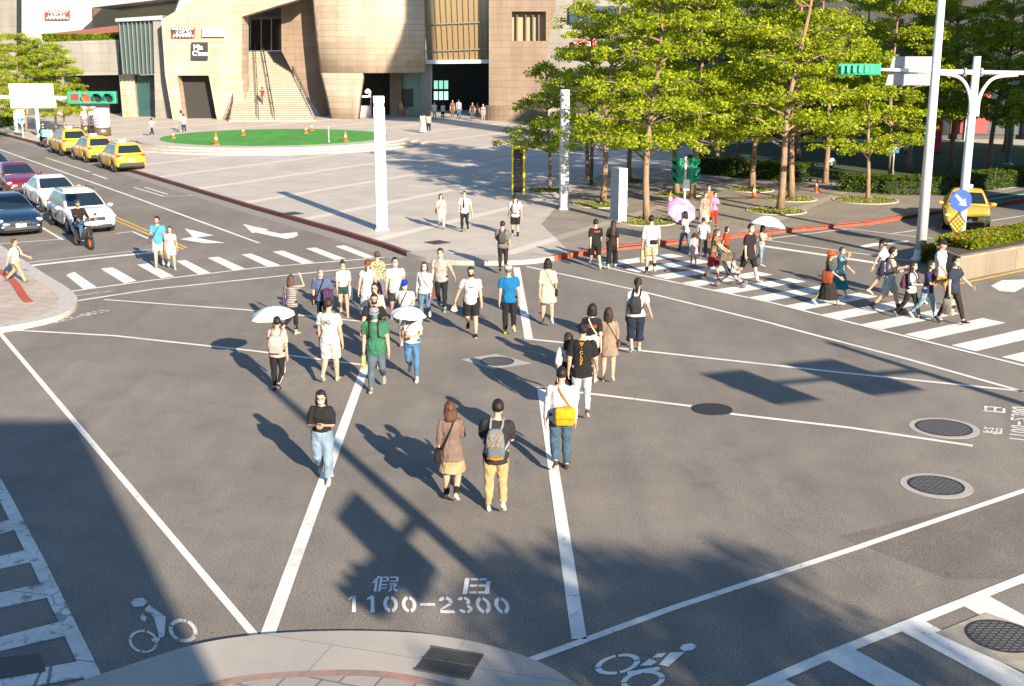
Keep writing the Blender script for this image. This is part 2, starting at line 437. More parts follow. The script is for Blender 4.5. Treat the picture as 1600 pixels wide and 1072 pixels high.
line(bm, ((72, 246.6), (141, 269)), .12); line(bm, ((145, 272), (168, 280)), .12); line(bm, ((209, 293), (256, 307), (300, 306)), .1); line(bm, ((226, 292.5), (262, 304)), .1)
for A, B in ((((288, 357), (334, 368), (303, 372)), ((281, 374), (300, 370.5), (352, 380), (318, 380.5))), (((379, 350), (420, 359), (394, 364.5)), ((392, 362), (408, 359), (462, 371), (446, 373.5)))):
    quad(bm, A); quad(bm, B, z=ZM+.002)
quad(bm, ((430, 366.5), (464, 363), (466, 368.5), (449, 373.5)), z=ZM+.004)
obj('lane_markings', bm, M_WHITE, kind='structure')
bm = bmesh.new(); line(bm, ((120, 318), (181, 344.5), (287, 390)), .1); line(bm, ((128, 316.5), (187, 342), (292, 387.5)), .1)
obj('centre_line', bm, M_YELP, kind='structure')
# right crossing: stripes on a regular pitch along its near line
bm = bmesh.new()
e0, e1 = G(985, 427), G(1600, 572)
ed = (e1-e0).normalized(); bd = (G(1527, 499)-G(1413, 523)).normalized()
pitch = (G(1558, 560)-G(1413, 523)).length/2
base = G(1413, 523)
for k in range(-13, 8):
    a = base+ed*(pitch*k); L_ = 3.3
    if (a-e0).dot(ed) < -3.2: continue
    poly(bm, [V((p.x, p.y, ZM)) for p in (a, a+ed*pitch*.5, a+ed*pitch*.5+bd*L_, a+bd*L_)])
line(bm, ((930, 414), (985, 427), (1200, 472), (1391, 520), (1600, 572), (1700, 598)), .12, z=ZM+.003)
line(bm, ((905, 403), (1030, 412)), .1, z=ZM+.003)
obj('zebra_crossing', bm, M_WHITE, kind='structure')
bm = bmesh.new()
line(bm, ((1195, 385), (1290, 399), (1425, 420)), .32); line(bm, ((1185, 373.5), (1290, 389), (1425, 408)), .1)
line(bm, ((1180, 376), (1325, 357.5)), .1); line(bm, ((1325, 357.5), (1430, 370), (1495, 377)), .1); line(bm, ((1395, 365), (1460, 356)), .1)
quad(bm, ((1342, 385), (1362, 380.5), (1420, 376), (1416, 379.5), (1372, 384), (1350, 387.5)))
quad(bm, ((1548, 447), (1566, 438), (1600, 437), (1640, 437), (1640, 445), (1605, 446), (1585, 457), (1562, 455)))
line(bm, ((1549, 345), (1640, 331)), .1); line(bm, ((1548, 357), (1640, 341)), .25)
obj('lane_markings', bm, M_WHITE, kind='structure')
# bottom-left and bottom-right crossings
bm = bmesh.new()
line(bm, ((-20, 728), (6, 775), (60, 880), (158, 1085)), .19, z=ZM+.003)
for (y0, y1, xr, yr0, yr1) in ((816, 833, 22, 811, 826), (870, 888, 50, 857, 877), (927, 949, 68, 911, 934), (996, 1017, 98, 971, 993), (1056, 1082, 140, 1031, 1056)):
    s0 = (yr0-y0)/xr; s1 = (yr1-y1)/xr
    quad(bm, ((-160, y0-160*s0), (xr, yr0), (xr+9, yr1), (-160, y1-160*s1)))
obj('zebra_crossing', bm, M_WORN, kind='structure')
bm = bmesh.new()
line(bm, ((1150, 1088), (1290, 1027), (1600, 904), (1750, 845)), .17, z=ZM+.003)
for q in (((1290, 1030), (1331, 1013), (1560, 1138), (1490, 1140)), ((1401, 983), (1437, 967), (1760, 1140), (1690, 1140)), ((1497, 943), (1534, 926), (1760, 1050), (1720, 1064)), ((1590, 908), (1622, 895), (1800, 990), (1780, 1010)), ((1180, 1075), (1222, 1060), (1340, 1125), (1290, 1140))): quad(bm, q)
obj('zebra_crossing', bm, M_WHITE, kind='structure')
# stencilled writing on the road ----------------------------------------
def stroke(P, t=.09):
    """thick polyline on the unit square -> list of quads"""
    out = []
    for a, b in zip(P, P[1:]):
        a = V(a); b = V(b); d = (b-a); 
        if d.length < 1e-6: continue
        n = V((-d.y, d.x)).normalized()*t/2
        out.append([a+n, b+n, b-n, a-n])
    return out
def arc(cx, cy, rx, ry, a0, a1, n=6): return [(cx+rx*cos(R(a0+(a1-a0)*k/n)), cy+ry*sin(R(a0+(a1-a0)*k/n))) for k in range(n+1)]
def ringarc(cx, cy, rx, ry, a0, a1, t, n=8):
    o = arc(cx, cy, rx, ry, a0, a1, n); i = arc(cx, cy, rx-t, ry-t, a0, a1, n)
    return [[V(o[k]), V(o[k+1]), V(i[k+1]), V(i[k])] for k in range(n)]
def glyph(ch):
    t = .2
    if ch == '1': return [[V((.3, 0)), V((.52, 0)), V((.52, 1)), V((.36, 1))]]+[[V((.36, 1)), V((.36, .82)), V((.14, .72)), V((.14, .84))]]
    if ch == '0': return ringarc(.4, .5, .4, .5, 100, 260, t)+ringarc(.4, .5, .4, .5, -80, 80, t)
    if ch == '2': return ringarc(.4, .68, .38, .32, -20, 80, t)+ringarc(.4, .68, .38, .32, 100, 170, t)+[[V((.02, .16)), V((.02, .2)), V((.55, .6)), V((.72, .5))], [V((.02, 0)), V((.8, 0)), V((.8, .17)), V((.02, .17))]]
    if ch == '3': return ringarc(.4, .74, .34, .26, -60, 80, .17)+ringarc(.4, .74, .34, .26, 100, 165, .17)+ringarc(.4, .27, .38, .27, 195, 260, .17)+ringarc(.4, .27, .38, .27, -80, 65, .17)
    if ch == '-': return [[V((.0, .42)), V((.8, .42)), V((.8, .58)), V((.0, .58))]]
    if ch == 'day':   # the character for day, with stencil gaps
        q = stroke([(.1, .0), (.1, 1)], .17)+stroke([(.9, .0), (.9, .8)], .17)
        for y in (.92, .52, .1): q += stroke([(.24, y), (.52, y)], .13)+stroke([(.57, y), (.82, y)], .13)
        return q
    if ch == 'holi':  # the first character of holiday
        q = stroke([(.22, 1), (.02, .55)], .1)+stroke([(.14, .7), (.14, 0)], .1)
        q += stroke([(.3, 0), (.3, .95)], .09)+stroke([(.36, .92), (.58, .92)], .09)+stroke([(.56, .88), (.56, .68)], .08)+stroke([(.36, .68), (.52, .68)], .08)
        q += stroke([(.36, .44), (.56, .44)], .08)+stroke([(.36, .22), (.54, .22)], .08)
        q += stroke([(.64, .92), (.94, .92)], .09)+stroke([(.92, .88), (.92, .64)], .08)+stroke([(.66, .66), (.88, .66)], .08)
        q += stroke([(.64, .48), (.94, .48)], .08)+stroke([(.9, .44), (.66, .02)], .09)+stroke([(.68, .36), (.96, .02)], .09)
        return q
    return []
def write(bm, text, o, ux, uy, adv):
    """glyphs laid on the ground from corner o with glyph width vector ux and height vector uy"""
    for k, ch in enumerate(text):
        for q in glyph(ch):
            poly(bm, [V((p.x, p.y, ZM)) for p in [o+ux*(a.x+k*adv)+uy*a.y for a in q]])
bm = bmesh.new()
a, b, c = G(541, 957), G(800, 960), G(541, 931)
ux = (b-a)/8.9; uy = (c-a)
write(bm, '1100-2300', a, ux, uy, 1.01)
for ch, x0, x1, y0, y1 in (('holi', 580, 622, 925, 901), ('day', 722, 765, 929, 904)):
    a, b, c = G(x0, y0), G(x1, y0), G(x0+4, y1); write(bm, [ch], a, b-a, c-a, 1)
obj('road_writing', bm, M_WHITE, kind='structure')
bm = bmesh.new()
a, b, c = G(1578, 686), G(1585, 630), G(1608, 690)   # reads from the right-hand road
a = G(1577, 688); u = (G(1580, 635)-a); v = (G(1606, 691)-a)
write(bm, '1100-2300', a, u/8.9, v, 1.01)
a = G(1535, 677); write(bm, ['holi'], a, G(1537, 667)-a, G(1566, 680)-a, 1)
a = G(1536, 643); write(bm, ['day'], a, G(1537, 634.5)-a, G(1571, 646)-a, 1)
obj('road_writing', bm, M_WHITE, kind='structure')
bm = bmesh.new()
a = G(158, 484); u = (G(70, 504)-a)/8.9; v = (G(178, 486)-a)*.8
write(bm, '1100-2300', a, u, v, 1.01)
a = G(140, 458); write(bm, ['day'], a, G(106, 464)-a, G(182, 454)-a, 1)
obj('road_writing', bm, M_WORN, kind='structure')
# bicycle symbols -------------------------------------------------------
def bike(bm, F):
    """symbol in a unit frame: F maps (u, v) to the ground"""
    def put(qs):
        for q in qs: poly(bm, [V((p.x, p.y, ZM)) for p in [F(a.x, a.y) for a in q]])
    for cx in (.22, .78):
        for a0 in (5, 95, 185, 275): put(ringarc(cx, .22, .21, .21, a0, a0+80, .055, 5))
    put(stroke([(.27, .3), (.42, .58)], .07)); put(stroke([(.46, .55), (.66, .34)], .06)); put(stroke([(.44, .66), (.60, .86)], .13))
    put(stroke([(.66, .82), (.76, .62)], .06)); put(stroke([(.5, .62), (.6, .5)], .1))
    put(ringarc(.68, .97, .085, .07, 0, 360, .0699, 10))
def ering(bm, cx, cy, rx, ry, rot, t, gaps=4, z=ZM):
    cr, sr = cos(R(rot)), sin(R(rot))
    def P(a, k):
        x, y = cos(a)*(rx-k*t), sin(a)*(ry-k*t*ry/rx); return G(cx+x*cr-y*sr, cy+x*sr+y*cr)
    for g_ in range(gaps):
        a0, a1 = 2*pi*g_/gaps+.12, 2*pi*(g_+1)/gaps-.02
        for k in range(6):
            b0, b1 = a0+(a1-a0)*k/6, a0+(a1-a0)*(k+1)/6
            poly(bm, [V((p.x, p.y, z)) for p in (P(b0, 0), P(b1, 0), P(b1, 1), P(b0, 1))])
bm = bmesh.new()
ering(bm, 224, 1003, 23, 18, 10, 4.5); ering(bm, 286, 986, 23, 18, 20, 6.5, z=ZM-.0007); ering(bm, 217, 942, 13.5, 7.5, -8, 13.3, 1)
for q in (((225, 954), (233, 946), (259, 965), (249, 972)), ((241, 967), (259, 965), (257, 996), (249, 998), (245, 982)), ((222, 958), (229, 966), (226, 973), (219, 968)), ((236, 999), (249, 997), (250, 1002), (238, 1004))): quad(bm, q, z=ZM+q[0][0]*1e-5)
obj('bicycle_marking', bm, M_WORN, kind='structure')
bm = bmesh.new()
ering(bm, 965, 1038.5, 36, 15, -12, 9.5); ering(bm, 1004.7, 1064, 35, 15, -8, 9.5, z=ZM-.0007); ering(bm, 1075, 1012, 13.5, 6.2, -8, 13.3, 1)
for q in (((1000, 1041), (1015, 1030), (1027, 1035), (1017, 1041)), ((1019, 1028.5), (1027, 1022), (1042, 1021), (1034, 1028)), ((1029.5, 1039.5), (1047, 1020.5), (1070, 1020), (1044, 1042.5)), ((979.5, 1050.5), (1030, 1042.5), (1031, 1048), (981, 1055.5))): quad(bm, q, z=ZM+.001+(q[0][0]-970)*2e-5)
obj('bicycle_marking', bm, M_WHITE, kind='structure')
# ================================================================ manholes, grates
M_IRON = mat('cast iron', (.055, .05, .048), .55, .6, var=.3, sc=20)
M_RINGC = mat('pale concrete ring', (.33, .31, .29), .9, var=.15, sc=9, bmp=.3)
def iron_grid_mat():
    m, nt, b, N, L = nodes('iron cover pattern')
    co = coord(N, L)
    ck = N('ShaderNodeTexBrick', Scale=1.0); ck.inputs['Brick Width'].default_value = .11; ck.inputs['Row Height'].default_value = .065; ck.inputs['Mortar Size'].default_value = .014
    ck.inputs['Color1'].default_value = (.14, .125, .115, 1); ck.inputs['Color2'].default_value = (.115, .105, .098, 1); ck.inputs['Mortar'].default_value = (.025, .023, .021, 1)
    L(co, ck.inputs['Vector']); L(ck.outputs['Color'], b.inputs['Base Color']); b.inputs['Roughness'].default_value = .5; b.inputs['Metallic'].default_value = 0
    return m
M_GRID = iron_grid_mat()
def manhole(px, py, r, ring, label, plain=False):
    g = G(px, py); t = thing('manhole_cover', label, 'manhole cover', (g.x, g.y, .004), 0, 'manhole covers in the junction')
    bm = bmesh.new(); cyl(bm, (0, 0, -.02), r, .028, 36); obj('lid', bm, M_IRON if plain else M_GRID, t)
    bm = bmesh.new(); lathe(bm, [(r, -.02), (r+.035, -.02), (r+.035, .012), (r, .012), (r, -.02)], 36); obj('rim', bm, M_IRON, t)
    if ring:
        bm = bmesh.new(); cyl(bm, (0, 0, -.03), ring, .0315, 36); obj('collar', bm, M_RINGC, t)
manhole(777, 565, .36, None, 'small round iron cover in a pale concrete square behind the taupe-shirted and backpack couple')
manhole(1113, 640, .37, None, 'plain dark round cover breaking a white line right of the orange bag man', True)
manhole(1475, 669, .49, .65, 'larger ribbed cover in a pale ring beside the sideways writing')
manhole(1463, 759, .42, .585, 'ribbed cover in a pale ring just above the long diagonal line')
manhole(1565, 995, .40, None, 'round cover set in a pale worn patch among crossing stripes')
sheet('concrete_patch', [G(*p) for p in ((720, 562), (775, 553), (832, 568), (770, 577))], .0035, M_RINGC)
sheet('concrete_patch', [G(*p) for p in ((1462, 990), (1540, 958), (1700, 1015), (1620, 1060))], .0115, mat('worn concrete patch', (.30, .27, .22), .9, var=.3, sc=3))
def plate_cover(px, py, s, label, z=PZ):
    g = G(px, py, z); bm = bmesh.new(); box(bm, (0, 0, .004), (s, s, .02)); o = obj('access_cover', bm, M_IRON); o.location = (g.x, g.y, z+.002); o.rotation_euler = (0, 0, R(40))
    tag(o, label, 'access cover', 'square covers in the plaza')
plate_cover(455, 334, .8, 'square dark cover in the plaza beside the long pillar shadow'); plate_cover(683, 379, .7, 'square dark cover in the plaza near the rounded kerb corner')
# storm grate in the near pavement
g = [G(x, y, .1) for x, y in ((648, 1047), (733, 1062), (755, 1025), (675, 1012))]
t = thing('storm_grate', 'rectangular slotted storm drain grate in the near pavement corner', 'drain grate', (sum((p.x for p in g))/4, sum((p.y for p in g))/4, .1))
o = V(t.location); bm = bmesh.new(); prism(bm, [V((p.x-o.x, p.y-o.y, -.08)) for p in g], (0, 0, .088)); fixn(bm); obj('pit', bm, mat('drain dark', (.008, .008, .009), .9), t)
bm = bmesh.new(); L4 = [p-o for p in g]
for k in range(23):
    f = (k+.5)/23; a = L4[0].lerp(L4[1], f); b = L4[3].lerp(L4[2], f)
    tube(bm, [a+V((0, 0, .008)), b+V((0, 0, .008))], .011, 4)
for f in (.0, .5, 1.0): a = L4[0].lerp(L4[3], f); b = L4[1].lerp(L4[2], f); tube(bm, [a+V((0, 0, .012)), b+V((0, 0, .012))], .016, 4)
obj('bars', bm, mat('worn steel bars', (.075, .073, .07), .6, .2), t)
# storm cover bottom left
sheet('drain_pit', [G(*p) for p in ((-30, 1032), (62, 1022), (72, 1050), (-30, 1068))], .012, M_IRON)
# ================================================================ people
SEC_M = [(.485, .088, .066, 0), (.52, .099, .073, 0), (.56, .096, .07, 0), (.62, .086, .062, 0), (.68, .096, .068, 0), (.745, .108, .074, .002), (.785, .110, .066, .006), (.812, .096, .054, .008), (.832, .06, .042, .01), (.85, .034, .034, .008)]
SEC_F = [(.485, .092, .066, 0), (.52, .101, .075, .003), (.56, .094, .07, .003), (.62, .072, .054, 0), (.68, .08, .062, -.006), (.735, .09, .075, -.012), (.785, .092, .06, .002), (.812, .08, .048, .008), (.832, .05, .038, .01), (.85, .030, .030, .008)]
def sec_at(S_, z):
    if z <= S_[0][0]: return S_[0][1:]
    for a, b in zip(S_, S_[1:]):
        if z <= b[0]:
            t = (z-a[0])/(b[0]-a[0]); return tuple(a[i]+(b[i]-a[i])*t for i in (1, 2, 3))
    return S_[-1][1:]
HEADP = [(0, .028, .03, -.042), (.06, .042, .05, -.034), (.14, .052, .066, -.024), (.3, .064, .082, -.012), (.5, .073, .09, -.004), (.7, .075, .093, .002), (.85, .064, .08, .006), (.95, .042, .052, .008), (1, .012, .015, .008)]
POSE = {  # hip l, knee l, hip r, knee r, (arm l flex, abduct, elbow, inward), (arm r ...)
    'walkL': (20, 6, -15, 18, (-20, 9, 12, 0), (20, 9, 22, 3)),
    'walkR': (-15, 18, 20, 6, (20, 9, 22, 3), (-20, 9, 12, 0)),
    'strideL': (23, 8, -16, 26, (-26, 10, 14, 0), (26, 10, 26, 3)),
    'strideR': (-16, 26, 23, 8, (26, 10, 26, 3), (-26, 10, 14, 0)),
    'passL': (6, 4, 2, 55, (-6, 9, 10, 0), (8, 9, 16, 0)),
    'passR': (2, 55, 6, 4, (8, 9, 16, 0), (-6, 9, 10, 0)),
    'stand': (2, 2, -2, 2, (2, 9, 10, 0), (2, 9, 10, 0)),
    'sit': (82, 84, 78, 80, (38, 12, 40, -6), (38, 12, 40, -6)),
}
ARMS = {'phone': (18, 10, 92, -38), 'hold': (25, 8, 85, -15), 'up': (60, 12, 112, -10), 'face': (95, 20, 95, -25), 'bagfront': (14, 12, 78, -42), 'umb': (42, 10, 98, -12), 'out': (28, 26, 30, 8), 'push': (48, 8, 12, -6), 'back': (-28, 8, 10, 0), 'fwd': (30, 8, 35, -4), 'down': (3, 9, 8, 0), 'wide': (8, 22, 20, 6), 'camera': (60, 14, 100, -30), 'raise': (120, 30, 20, 0)}
HAIRC = {'black': (.016, .012, .010), 'dark': (.028, .018, .013), 'brown': (.075, .036, .02), 'red': (.12, .035, .015), 'grey': (.11, .10, .095)}
def limbdir(a, b, s): return V((s*sin(R(b)), -sin(R(a))*cos(R(b)), -cos(R(a))*cos(R(b))))
class P_: pass
NPEOPLE = [0]
EYE = {}
def person(x, y, top, yaw, label, sex='m', z=0.0, pose='walkL', la=None, ra=None, hair='short', hc='black', wear='tee', wc=(.6, .6, .6), pat=None, pc=None,
           sl=None, hem=None, low='pants', lc=(.03, .03, .035), lpat=None, leg=None, shoe=(.6, .6, .6), mask=(.62, .68, .72), hat=None, hatc=(.5, .5, .5), lean=2, head=(0, 0), hk=1.0,
           group='people crossing the junction', H=None, at=None, sk=(.56, .35, .25), glasses=False, socks=None, wide=1.0, build=1.0):
    """one pedestrian: body, garments, hair and shoes; x, y, top = feet and crown in the photo"""
    P = P_(); P.sex = sex
    g = G(x, y, z) if at is None else V(at)
    if H is None: H = HGT(x, y, top, z)
    P.H = H; far = g.y
    vox = .0155 if far < 36 else (.019 if far < 60 else .026)
    root = thing('person', label, 'person', g, R(yaw), group); P.root = root
    SX = SEC_F if sex == 'f' else SEC_M
    if build != 1.0: SX = [(a, b*(1+(build-1)*(a < .83)), c*(1+1.5*(build-1)*(a < .8)), d-.02*(build-1)) for a, b, c, d in SX]
    rj = random.Random(int(x*31+y*7)); pl = POSE[pose]
    if pose not in ('sit', 'stand'): pl = tuple(q+rj.uniform(-4, 4) if not isinstance(q, tuple) else (q[0]+rj.uniform(-7, 7), q[1]+rj.uniform(-2, 4), q[2]+rj.uniform(-3, 10), q[3]) for q in pl)
    if head == (0, 0): head = (rj.uniform(-3, 10), rj.uniform(-16, 16))
    la = ARMS.get(la, la) or pl[4]; ra = ARMS.get(ra, ra) or pl[5]
    sw = .088*build if sex == 'f' else .103*(1+(build-1)*.6)
    hipz = .525
    # --- skeleton (fractions of H, facing -Y)
    J = {}
    for s, k, hp, kn in ((1, 'l', pl[0], pl[1]), (-1, 'r', pl[2], pl[3])):
        h = V((s*.05, 0, hipz)); kd = limbdir(hp, 2.0, s); kne = h+kd*.24; sd = limbdir(hp-kn, 1, s); an = kne+sd*.24
        J['hip'+k] = h; J['kn'+k] = kne; J['an'+k] = an
        phi = hp-kn
        J['fp'+k] = (8 if phi > 8 else (max(-34, phi*.8) if phi < -8 else 0)) if pose != 'sit' else 0
    lowz = min(min((J['an'+k]+V((0, 0, -.042))).z, (J['an'+k]+V((0, -.1*cos(R(J['fp'+k])), -.035+.1*sin(R(J['fp'+k]))))).z) for k in 'lr')
    if pose == 'sit': lowz = J['anl'].z-.04
    for k in list(J):
        if isinstance(J[k], V): J[k] = J[k]-V((0, 0, lowz))
    dz = -lowz
    piv = V((0, 0, .53+dz)); LR = Matrix.Rotation(R((7 if pl[0] > pl[2] else -7)+rj.uniform(-4, 4)) if pose not in ('sit', 'stand') else 0, 4, 'Z') @ Matrix.Rotation(R(rj.uniform(-2.5, 2.5)), 4, 'Y') @ Matrix.Rotation(R(lean), 4, 'X')
    def T(p):
        p = V(p)+V((0, 0, dz))
        return piv+(LR @ (p-piv)) if p.z > piv.z else p
    for s, k, a in ((1, 'l', la), (-1, 'r', ra)):
        sh = T((s*sw, .006, .80)); ud = LR @ limbdir(a[0], a[1], s); el = sh+ud*.172; fd = LR @ limbdir(a[0]+a[2], a[1]*.5+a[3], s); wr = el+fd*.145
        J['sh'+k] = sh; J['el'+k] = el; J['wr'+k] = wr; J['fd'+k] = fd; J['ha'+k] = wr+fd*.05
    P.J = {k: (v*H if isinstance(v, V) else v) for k, v in J.items()}; P.T = lambda p: T(p)*H; P.sec = SX; P.dz = dz
    near = far < 48
    NB = 14 if near else 10
    def eln(c, a, b, n=NB): return [V((c[0]+a*cos(2*pi*i/n), c[1]+b*sin(2*pi*i/n), c[2])) for i in range(n)]
    def torso(bm, z0, z1, gain, flare=0.0, gz=None):
        zs = [z0]+[q[0] for q in SX if z0+.012 < q[0] < z1-.006]+[z1]
        rg = []
        for zz in zs:
            a, b, yo = sec_at(SX, zz)
            fl = flare*max(0, (.6-zz)/.1)
            gg = gain if zz < .80 else gain*.6
            rg.append([T(p)*H for p in eln((0, yo, zz), a+gg+fl, b+gg+fl*.7)])
        loft(bm, rg)
    def limb(bm, pts, rad, n=NB): tube(bm, [p*H for p in pts], [r*H for r in rad], n)
    fem = sex == 'f'
    AR = [.034, .028, .0245, .0165] if not fem else [.029, .0245, .0215, .0145]
    LG = [.056, .05, .036, .033, .021]
    kl = .8 if low in ('pants', 'slim', 'wide') else 1.0; ka = .8 if (sl or 0) > 1.5 or (sl is None and wear in ('long', 'jacket')) else 1.0
    # --- body
    bm = bmesh.new()
    torso(bm, .47, .852, 0)
    loft(bm, [[T(p)*H for p in eln((0, .012-.01*t, .82+.075*t), .031-.002*t, .033-.001*t)] for t in (0, .5, 1)])
    hH = .132*hk; hz = 1-hH-.006
    hr = Matrix.Rotation(R(head[1]), 4, 'Z') @ Matrix.Rotation(R(head[0]), 4, 'X')
    hp_ = V((0, .0, hz+.01)); sc_ = hH/.132/1.7
    def TH(p):   # head space (metres for a 1.7 m person, origin at the chin level) to body space
        return T(hp_+(hr @ (V(p)*sc_)))*H
    P.TH = TH
    hl = .225
    loft(bm, [[TH(p) for p in eln((0, yo, t*hl), a, b)] for t, a, b, yo in HEADP])
    M1 = lambda c, r: (TH(c), [q*sc_*H for q in r])
    for c, r in (((0, -.099, .088), (.013, .016, .02)), ((.077, .008, .1), (.009, .018, .026)), ((-.077, .008, .1), (.009, .018, .026))):
        ell(bm, *M1(c, r), 8, 6)
    for k in 'lr':
        limb(bm, [J['sh'+k]+V((0, 0, .004)), J['sh'+k].lerp(J['el'+k], .5), J['el'+k], J['wr'+k], J['wr'+k]+J['fd'+k]*.02], [AR[0]*ka, AR[1]*1.05*ka, AR[2]*ka, AR[3], AR[3]])
        ell(bm, J['sh'+k]*H, [AR[0]*1.1*H]*3, 8, 6)
        h, kn, an = J['hip'+k], J['kn'+k], J['an'+k]
        limb(bm, [h+V((0, 0, .03)), h.lerp(kn, .35), kn, kn.lerp(an, .3)+V((0, .006, 0)), an, an+(an-kn).normalized()*.03], [LG[0]*kl, LG[1]*kl, LG[2]*kl, LG[3]*1.06*kl, LG[4], LG[4]])
    hb = bmesh.new()
    for k, s in (('l', 1), ('r', -1)):
        wr, fd = P.J['wr'+k], P.J['fd'+k]; d = fd.normalized()
        pn = V((-s, 0, 0)); pn = (pn-d*pn.dot(d)).normalized(); lat = d.cross(pn)*(1 if s < 0 else -1)
        if lat.y > .01: lat = -lat
        hs = H*.105
        rg = []
        for t, a, b in ((-.12, .14, .12), (.1, .17, .13), (.3, .22, .12), (.5, .21, .10)):
            c = wr+d*hs*t
            rg.append([c+lat*(a*hs*cos(2*pi*i/8))+pn*(b*hs*sin(2*pi*i/8)) for i in range(8)])
        loft(hb, rg)
        if near:
            for i, (o, ln) in enumerate(((.155, .42), (.055, .48), (-.05, .45), (-.15, .35))):
                b0 = wr+d*hs*.46+lat*hs*o; cu = .25+.07*i
                p1 = b0+(d+pn*cu*.35).normalized()*hs*ln*.45; p2 = p1+(d+pn*cu*1.4).normalized()*hs*ln*.33; p3 = p2+(d*.8+pn*cu*2.4).normalized()*hs*ln*.25
                tube(hb, [b0-d*hs*.08, p1, p2, p3], [hs*.058, hs*.054, hs*.048, hs*.034], 6)
            b0 = wr+d*hs*.12+lat*hs*.13
            tube(hb, [b0, b0+(d*.7+lat*.7+pn*.25).normalized()*hs*.26, b0+(d*.7+lat*.7+pn*.25).normalized()*hs*.26+(d+pn*.4).normalized()*hs*.22], [hs*.075, hs*.062, hs*.042], 6)
        else:
            tube(hb, [wr+d*hs*.45, wr+d*hs*.95+pn*hs*.12], [hs*.17, hs*.1], 6)
    fixn(bm); fixn(hb)
    ms = skin(sk)
    body = obj('body', bm, ms, root, True)
    later(body, [('REMESH', dict(mode='VOXEL', voxel_size=vox*.9, use_smooth_shade=True)), ('SMOOTH', dict(iterations=2, factor=.5))], hb)
    # --- garments
    def garment(name, bm, m, wr=.012):
        fixn(bm); o = obj(name, bm, m, root, True)
        later(o, [('REMESH', dict(mode='VOXEL', voxel_size=vox, use_smooth_shade=True)), ('SMOOTH', dict(iterations=3, factor=.5))], None, wr)
        return o
    def sleeve(bm, t, w0=1.35, w1=1.5, ks='lr'):
        for k in ks:
            sh, el, wr = J['sh'+k], J['el'+k], J['wr'+k]
            if t <= 1:
                e = sh.lerp(el, t); limb(bm, [sh+V((0, 0, .012)), sh.lerp(el, .35*t), e], [AR[0]*1.2, AR[0]*w0, (AR[0]*(1-t)+AR[2]*t)*w1])
            else:
                e = el.lerp(wr, t-1); limb(bm, [sh+V((0, 0, .012)), sh.lerp(el, .45), el, e], [AR[0]*1.2, AR[1]*w0, AR[2]*w0, (AR[2]*(2-t)+AR[3]*(t-1))*w1])
            ell(bm, sh*H, [AR[0]*1.22*H]*3, 8, 6)
    nm = {'tee': 'shirt', 'long': 'shirt', 'tank': 'tank_top', 'blouse': 'blouse', 'dress': 'dress', 'polo': 'shirt', 'jacket': 'jacket', 'overall': 'dress'}[wear]
    if wear:
        bm = bmesh.new()
        hem_ = hem or {'tee': .475, 'long': .465, 'tank': .5, 'blouse': .5, 'polo': .475, 'jacket': .47}.get(wear, .32)
        gn = {'tank': .008, 'jacket': .017}.get(wear, .0115)
        if wear in ('dress', 'overall') or hem_ < .44:
            torso(bm, .56, .838, gn)
            a, b, yo = sec_at(SX, .56)
            w2 = .03*wide+.10*(.56-hem_)*wide
            rg = [[T(p)*H for p in eln((0, yo, .57), a+gn, b+gn)], [V((p.x, p.y, p.z))*H for p in eln((0, 0, .5+dz), a+gn+.014, b+gn+.014)]]
            sway = (J['knl']+J['knr'])*.5
            spread = abs(J['knl'].y-J['knr'].y)*.45
            for t in (.5, 1):
                zz = .5+(hem_-.5)*t+dz
                rg.append([V((p.x, p.y, p.z))*H for p in eln((0, sway.y*t*.4, zz), .105+w2*t, .085+w2*t*.8+spread*t*.6)])
            loft(bm, rg)
        else: torso(bm, hem_, .838, gn, .007*(1 if wear != 'tank' else 0)+(.012 if wear == 'blouse' else 0))
        if sl is None: sl = {'tee': .62, 'polo': .66, 'long': 1.96, 'blouse': .95, 'dress': .55, 'tank': 0, 'jacket': 1.96, 'overall': 0}[wear]
        if sl: sleeve(bm, sl, 1.4 if wear != 'blouse' else 1.75, 1.62 if sl <= 1 else 1.45)
        garment(nm, bm, cloth(wc, pat, pc))
        if wear == 'overall':
            bm = bmesh.new(); torso(bm, .66, .842, .016); sleeve(bm, 1.1, 1.8, 2.0)
            garment('blouse', bm, cloth(pc or (.7, .7, .7)))
    def legs(bm, t, w=1.2, w1=1.2):
        torso(bm, .47, .60, .008)
        for k in 'lr':
            h, kn, an = J['hip'+k], J['kn'+k], J['an'+k]
            if t <= 1: limb(bm, [h+V((0, 0, .045)), h.lerp(kn, .3*t), h.lerp(kn, t)], [LG[0]*1.1, LG[1]*w*1.05, (LG[1]*(1-t)+LG[2]*t)*w1])
            else:
                e = kn.lerp(an, t-1); limb(bm, [h+V((0, 0, .045)), h.lerp(kn, .35), kn, kn.lerp(an, .35*(t-1)), e], [LG[0]*1.1, LG[1]*w, LG[2]*w, LG[3]*w*(1+.06), (LG[3]*(2-t)+LG[4]*(t-1))*w1])
    lm = cloth(lc, lpat)
